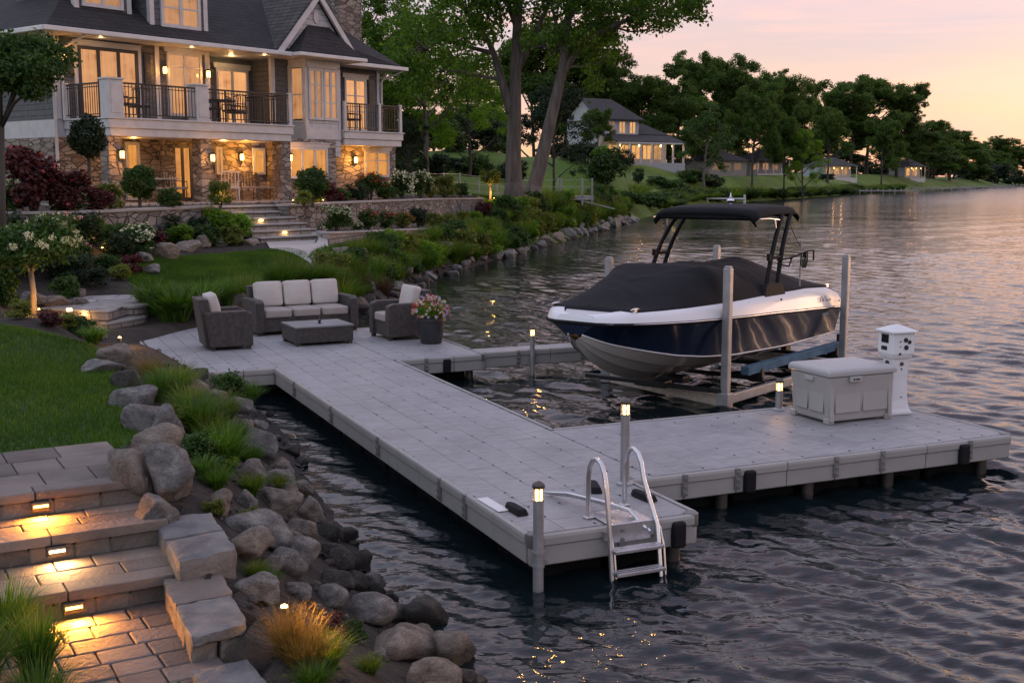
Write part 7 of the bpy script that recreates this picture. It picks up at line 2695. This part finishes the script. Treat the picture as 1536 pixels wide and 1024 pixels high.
# bushes on the far slope
HL_ = [(912, 280, 62, 62, 'bush'), (905, 262, 40, 40, 'bush_bright'), (880, 250, 40, 34, 'bush_dark'), (938, 252, 34, 30, 'bush_dark'), (958, 276, 22, 26, 'bush_dark'), (985, 282, 40, 18, 'bush'), (1010, 290, 56, 22, 'bush'), (1040, 278, 60, 24, 'bush'), (1068, 286, 44, 24, 'bush_dark'), (1000, 248, 40, 12, 'bush_dark'), (860, 240, 46, 26, 'bush_dark'), (980, 247, 50, 12, 'bush'), (1100, 252, 50, 18, 'bush_dark'), (1150, 262, 50, 14, 'bush_dark'), (955, 292, 50, 16, 'bush_gold'), (640, 262, 60, 22, 'bush_dark'), (690, 255, 60, 20, 'bush_dark'), (1240, 272, 30, 12, 'bush_dark'), (725, 262, 40, 18, 'bush_dark')]
for i, (px, py, w, h, k) in enumerate(sorted(HL_)):
    pp(k, px, py, w, h, 'slope_bush', '%s bush from the left on the grassy slope across the bay' % nth(i).capitalize(), 'shrub', 'bushes on the far slope')
# reeds along the far waterline
wr2 = random.Random(8)
fl = np.array([(10.5, 92), (14.5, 106), (20, 126), (26, 144), (35, 163), (44, 179), (58, 210), (74, 244), (95, 284)])
cl2 = np.concatenate([[0], np.cumsum(np.hypot(*np.diff(fl, axis=0).T))])
s_, i = 0, 0
while s_ < cl2[-1]:
    x, y = np.interp(s_, cl2, fl[:, 0]), np.interp(s_, cl2, fl[:, 1])
    w = 3.2 + y * .012
    xx, yy = x - 1.3 - wr2.uniform(0, .8), y + wr2.uniform(-.5, .5)
    plant('grass' if i % 3 else 'bush', (xx, yy, max(gz(xx, yy), .1) - .1), w, wr2.uniform(.9, 1.7) + y * .003, 'reed_clump', '%s reed clump along the far waterline, counted away from the boat canopy' % nth(i).capitalize(), 'grass clump', 'reeds along the far waterline')
    i += 1
    s_ += w * .85


# ---------------------------------------------------------------- neighbours across the bay
def at_g(px, py, D_):
    p = aty(px, py, D_)
    return Vector((p.x, p.y, gz(p.x, p.y)))


def hip(mb, x0, x1, y0, y1, z, h, o=.4, ridge=None):
    x0, x1, y0, y1 = x0 - o, x1 + o, y0 - o, y1 + o
    r = (y1 - y0) / 2 if ridge is None else ridge
    ym = (y0 + y1) / 2
    a, b = x0 + r, x1 - r
    if b < a:
        a = b = (x0 + x1) / 2
    mb.add([(x0, y0, z), (x1, y0, z), (x1, y1, z), (x0, y1, z), (a, ym, z + h), (b, ym, z + h)], [(0, 1, 5, 4), (1, 2, 5), (2, 3, 4, 5), (3, 0, 4), (3, 2, 1, 0)])


def far_window(parent, x0, x1, z0, z1, y, lit, side=None):
    mb = MB()
    mb.frame(x0, x1, z0, z1, .12, y - .06, y, [(x0 + x1) / 2])
    f = mb.build('window', M['white_trim'], parent)
    mb = MB()
    mb.add([(x0, y - .02, z0), (x1, y - .02, z0), (x1, y - .02, z1), (x0, y - .02, z1)], [(0, 1, 2, 3)])
    mb.build('pane', M['pane_far'] if lit else M['pane_dark'], f)


wb = at_g(906, 246, 150)
wh = thing('white_house', 'white two storey house with a dark roof and lit porch on the far slope', 'house', wb, R(32))
wh.scale = (.98, .98, 1.08)
MB().box(-1.0, 5.6, 0, 7, -1.5, 5.4).build('wall', M['house_white'], wh)
MB().add([(-1.0, 0, 5.4), (-1.0, 7, 5.4), (-1.0, 3.5, 7.5), (-.8, 0, 5.4), (-.8, 7, 5.4), (-.8, 3.5, 7.5)], [(0, 2, 1), (3, 4, 5), (0, 3, 5, 2), (1, 2, 5, 4), (0, 1, 4, 3)]).build('gable', M['house_white'], wh)
MB().add([(-1.6, -.6, 5.2), (6.1, -.6, 5.2), (6.1, 7.6, 5.2), (-1.6, 7.6, 5.2), (-1.6, 3.5, 7.75), (3.6, 3.5, 7.75), (-1.6, -.6, 5.08), (6.1, -.6, 5.08), (6.1, 7.6, 5.08), (-1.6, 7.6, 5.08)],
         [(0, 1, 5, 4), (1, 2, 5), (2, 3, 4, 5), (6, 7, 1, 0), (7, 8, 2, 1), (8, 9, 3, 2), (9, 8, 7, 6)]).build('roof', M['far_roof'], wh)
for x in (.6, 2.3, 4.0):
    far_window(wh, x, x + 1.1, 3.5, 5.0, 0, x > 2)
mb = MB()
mb.slab([(-.4, -3.4, 2.55), (10.8, -3.4, 2.55), (10.8, .2, 3.5), (-.4, .2, 3.5)], .16)
mb.build('porch_roof', M['far_roof'], wh)
MB().box(5.62, 10.4, .1, 6, -1.5, 3.1).build('wall', M['house_white'], wh)
mb = MB()
hip(mb, 5.7, 10.4, .2, 6, 3.5, 1.4, .3, 2)
mb.build('roof', M['far_roof'], wh)
MB().box(-.3, 10.7, -3.5, .0, -1.2, .1).build('porch_floor', M['house_white'], wh)
MB().box(-.3, 10.7, -3.38, -3.2, 2.3, 2.52).build('porch_beam', M['white_trim'], wh)
for k in range(7):
    x = -.2 + k * 1.78
    MB().box(x, x + .2, -3.35, -3.15, .1, 2.3).build('porch_post', M['white_trim'], wh)
for k in range(5):
    far_window(wh, .6 + k * 1.9, 2.1 + k * 1.9, .5, 2.3, 0.08 if k > 2 else -.001, True)
for x in (1.2, 4.4, 8.0, 10.0):
    o = MB().lathe([(.10, 2.0), (.13, 2.12), (.10, 2.26)], (x, -1.7, 0), 10).build('porch_lamp', M['glow_far'], wh)
    lamp('porch_light', (x, -2.2, 1.9), 30, (1, .55, .2), .1, wh)


def cottage(name, label, px, py, D_, rz, w, d, h, rh, wall, lit, porch=True, wins=3):
    p = aty(px, py, D_)
    t = thing(name, label, 'house', (p.x, p.y, gz(p.x, p.y) + .2), rz)
    t.scale = (.8, .8, .8)
    MB().box(-w / 2, w / 2, 0, d, -4, h).build('wall', wall, t)
    mb = MB()
    hip(mb, -w / 2, w / 2, -2.4 if porch else 0, d, h, rh, .5)
    mb.build('roof', M['far_roof'], t)
    for k in range(wins):
        x = -w / 2 + .7 + k * (w - 1.2) / wins
        far_window(t, x, x + (w - 1.6) / wins * .72, .8, h - .4, -.001, lit)
    if porch:
        for k in range(5):
            x = -w / 2 + k * (w - .2) / 4
            MB().box(x, x + .2, -2.3, -2.1, -1, h).build('porch_post', M['white_trim'], t)
        MB().box(-w / 2, w / 2, -2.4, -.01, -1.4, .05).build('porch_floor', M['white_trim'], t)
        if lit:
            for x in (-w * .3, 0, w * .3):
                MB().lathe([(.12, h - .7), (.15, h - .5), (.12, h - .35)], (x, -1.6, 0), 10).build('porch_lamp', M['glow_far'], t)
                lamp('porch_light', (x, -1.8, h - 1.0), 18, (1, .55, .2), .1, t)
    return t


cottage('cottage', 'grey brown cottage with two dark windows behind the drooping tree', 1092, 240, 178, R(28), 9, 7, 2.6, 2.2, M['house_tan'], False, False)
cottage('cottage', 'dim cottage between the drooping tree and the bright young tree', 1150, 248, 205, R(28), 9, 7, 2.8, 2.4, M['house_tan'], False, True)
cottage('lake_cottage', 'white lakeside cottage with a lit porch right of the bright young tree', 1256, 268, 262, R(32), 10.5, 8, 3.2, 2.8, M['house_white'], True)
cottage('lake_cottage', 'small lit pavilion farther along the shore near the end of the tall trees', 1368, 268, 335, R(34), 8.5, 7, 4, 3.2, M['house_white'], True, True, 2)
cottage('cottage', 'distant dim house at the water near the right edge', 1472, 266, 475, R(30), 17, 10, 3.4, 4.6, M['house_tan'], False, True)
cottage('cottage', 'pale shed among the trunks of the grove at the right of the house', 688, 232, 120, R(10), 6, 5, 2.4, 1.8, M['house_tan'], True, False, 1)


# ---------------------------------------------------------------- jetties and fences on the far bank
def jetty(label, px, py, D_, rz, L, w, z=.55, rails=False, name='jetty'):
    p = aty(px, py, D_)
    t = thing(name, label, 'jetty', (p.x, p.y, 0), rz)
    mb = MB()
    for k in range(int(L / .3)):
        mb.box(k * .3, k * .3 + .285, 0, w, z - .06, z)
    mb.box(0, L, .05, .2, z - .22, z - .062)
    mb.box(0, L, w - .2, w - .05, z - .22, z - .062)
    mb.build('decking', M['grey_wood'], t)
    for k in range(int(L / 2.5) + 1):
        for y in (.1, w - .1):
            MB().cyl((min(k * 2.5, L - .1), y, -1), (min(k * 2.5, L - .1), y, z + (.9 if rails else .35)), .09, n=8).build('post', M['grey_wood'], t)
    if rails:
        for y in (.1, w - .1):
            MB().box(0, L, y - .04, y + .04, z + .82, z + .9).build('rail', M['grey_wood'], t)
    return t


jetty('weathered jetty on posts below the white lakeside cottage', 1290, 287, 228, R(12), 13, 2.2, .8)
jetty('low jetty with posts below the small lit pavilion', 1372, 283, 290, R(10), 16, 2.4, .8)
jetty('farthest dark jetty at the end of the tall shore trees', 1440, 281, 350, R(8), 18, 2.6, .7)
jetty('distant dock line at the right edge of the shore', 1490, 279, 410, R(5), 22, 3, .8)
# a raised viewing deck by the leaning trunk
vp = at_g(812, 305, 68)
vd = thing('viewing_deck', 'small raised wooden deck with thin railings on the bank right of the leaning tree', 'deck', (vp.x, vp.y, vp.z), R(10))
mb = MB()
for k in range(16):
    mb.box(-1.6 + k * .28, -1.6 + k * .28 + .26, -1.0, 1.2, .42, .48)
mb.box(-1.6, 2.86, -1.02, -.90, .26, .418)
mb.build('decking', M['grey_wood'], vd)
for x, h in ((-1.5, 1.45), (.75, 1.55), (.95, 1.5), (2.2, 1.5), (2.78, 1.5)):
    MB().box(x - .05, x + .05, -1.0, -.90, -.6, h).build('post', M['grey_wood'], vd)
mb = MB()
for z in (1.0, 1.38):
    mb.box(-1.5, 2.8, -.965, -.935, z, z + .025)
mb.build('rail', M['galv'], vd)
MB().obox((3.1, -.6, .0), (2.2, 1.0, .06), R(-10), 0, R(14)).build('ramp', M['grey_wood'], vd)
fp = [at_g(px, 288, D_) for px, D_ in ((598, 50), (640, 52), (690, 55), (745, 62), (800, 66))]
fe = thing('wire_fence', 'thin wire fence with metal posts running from the house toward the shade trees', 'fence', fp[0])
mb = MB()
for a, b in zip(fp[:-1], fp[1:]):
    for z in (.25, .6, .98):
        mb.tube([a - fp[0] + Vector((0, 0, z)), b - fp[0] + Vector((0, 0, z))], .012, 5)
mb.build('wires', M['galv'], fe)
for a, b in zip(fp[:-1], fp[1:]):
    for k in range(2):
        q = a + (b - a) * (k / 2) - fp[0]
        MB().cyl(q - Vector((0, 0, .2)), q + Vector((0, 0, 1.05)), .035, n=8).build('post', M['galv'], fe)
# white pipe dock sections stored on the far bank
for (px, py, D_, L, rz, lab) in ((1062, 276, 140, 9, R(-4), 'white pipe dock section stored on the far bank, the upper left one'), (1118, 279, 146, 10, R(6), 'white pipe dock section with a frame stored on the far bank, the right one'), (1085, 284, 132, 6, R(2), 'short white dock section lying low on the far bank')):
    g = at_g(px, py, D_)
    t = thing('stored_dock', lab, 'dock section', (g.x, g.y, g.z), rz)
    mb = MB()
    for y in (0, 1.0):
        mb.tube([(-L / 2, y, .5), (L / 2, y, .45)], .09, 6)
    for k in range(int(L)):
        mb.tube([(-L / 2 + k, 0, .5), (-L / 2 + k, 1.0, .5)], .06, 5)
    mb.build('frame', M['white_trim'], t)
    for x in (-L / 2, 0, L / 2 - .1):
        for y in (0, 1.0):
            MB().cyl((x, y, -.6), (x, y, .95 if L > 8 else .5), .07, n=6).build('leg', M['white_trim'], t)

# dark undergrowth that closes the view under the far trees
for i, px in enumerate(range(850, 1600, 34)):
    D_ = 196 + max(0, px - 1000) * .56
    p = aty(px, 262, D_)
    plant('bush_dark' if i % 3 else 'bush', (p.x, p.y, gz(p.x, p.y) - .3), 62 * D_ / FPX, (26 + 8 * (i % 2)) * D_ / FPX, 'thicket_shrub', '%s dark thicket shrub from the left under the far trees' % nth(i).capitalize(), 'shrub', 'thicket under the far trees')

for i, px in enumerate(range(598, 770, 19)):
    D_ = 78 + (i * 7) % 19
    p = aty(px, 258, D_)
    plant('bush_dark' if i % 2 else 'bush', (p.x, p.y, gz(p.x, p.y) - .3), 58 * D_ / FPX, (44 + 16 * (i % 3)) * D_ / FPX, 'thicket_shrub', '%s dark understorey shrub from the house corner, behind the shade trees' % nth(i).capitalize(), 'shrub', 'understorey behind the shade trees')
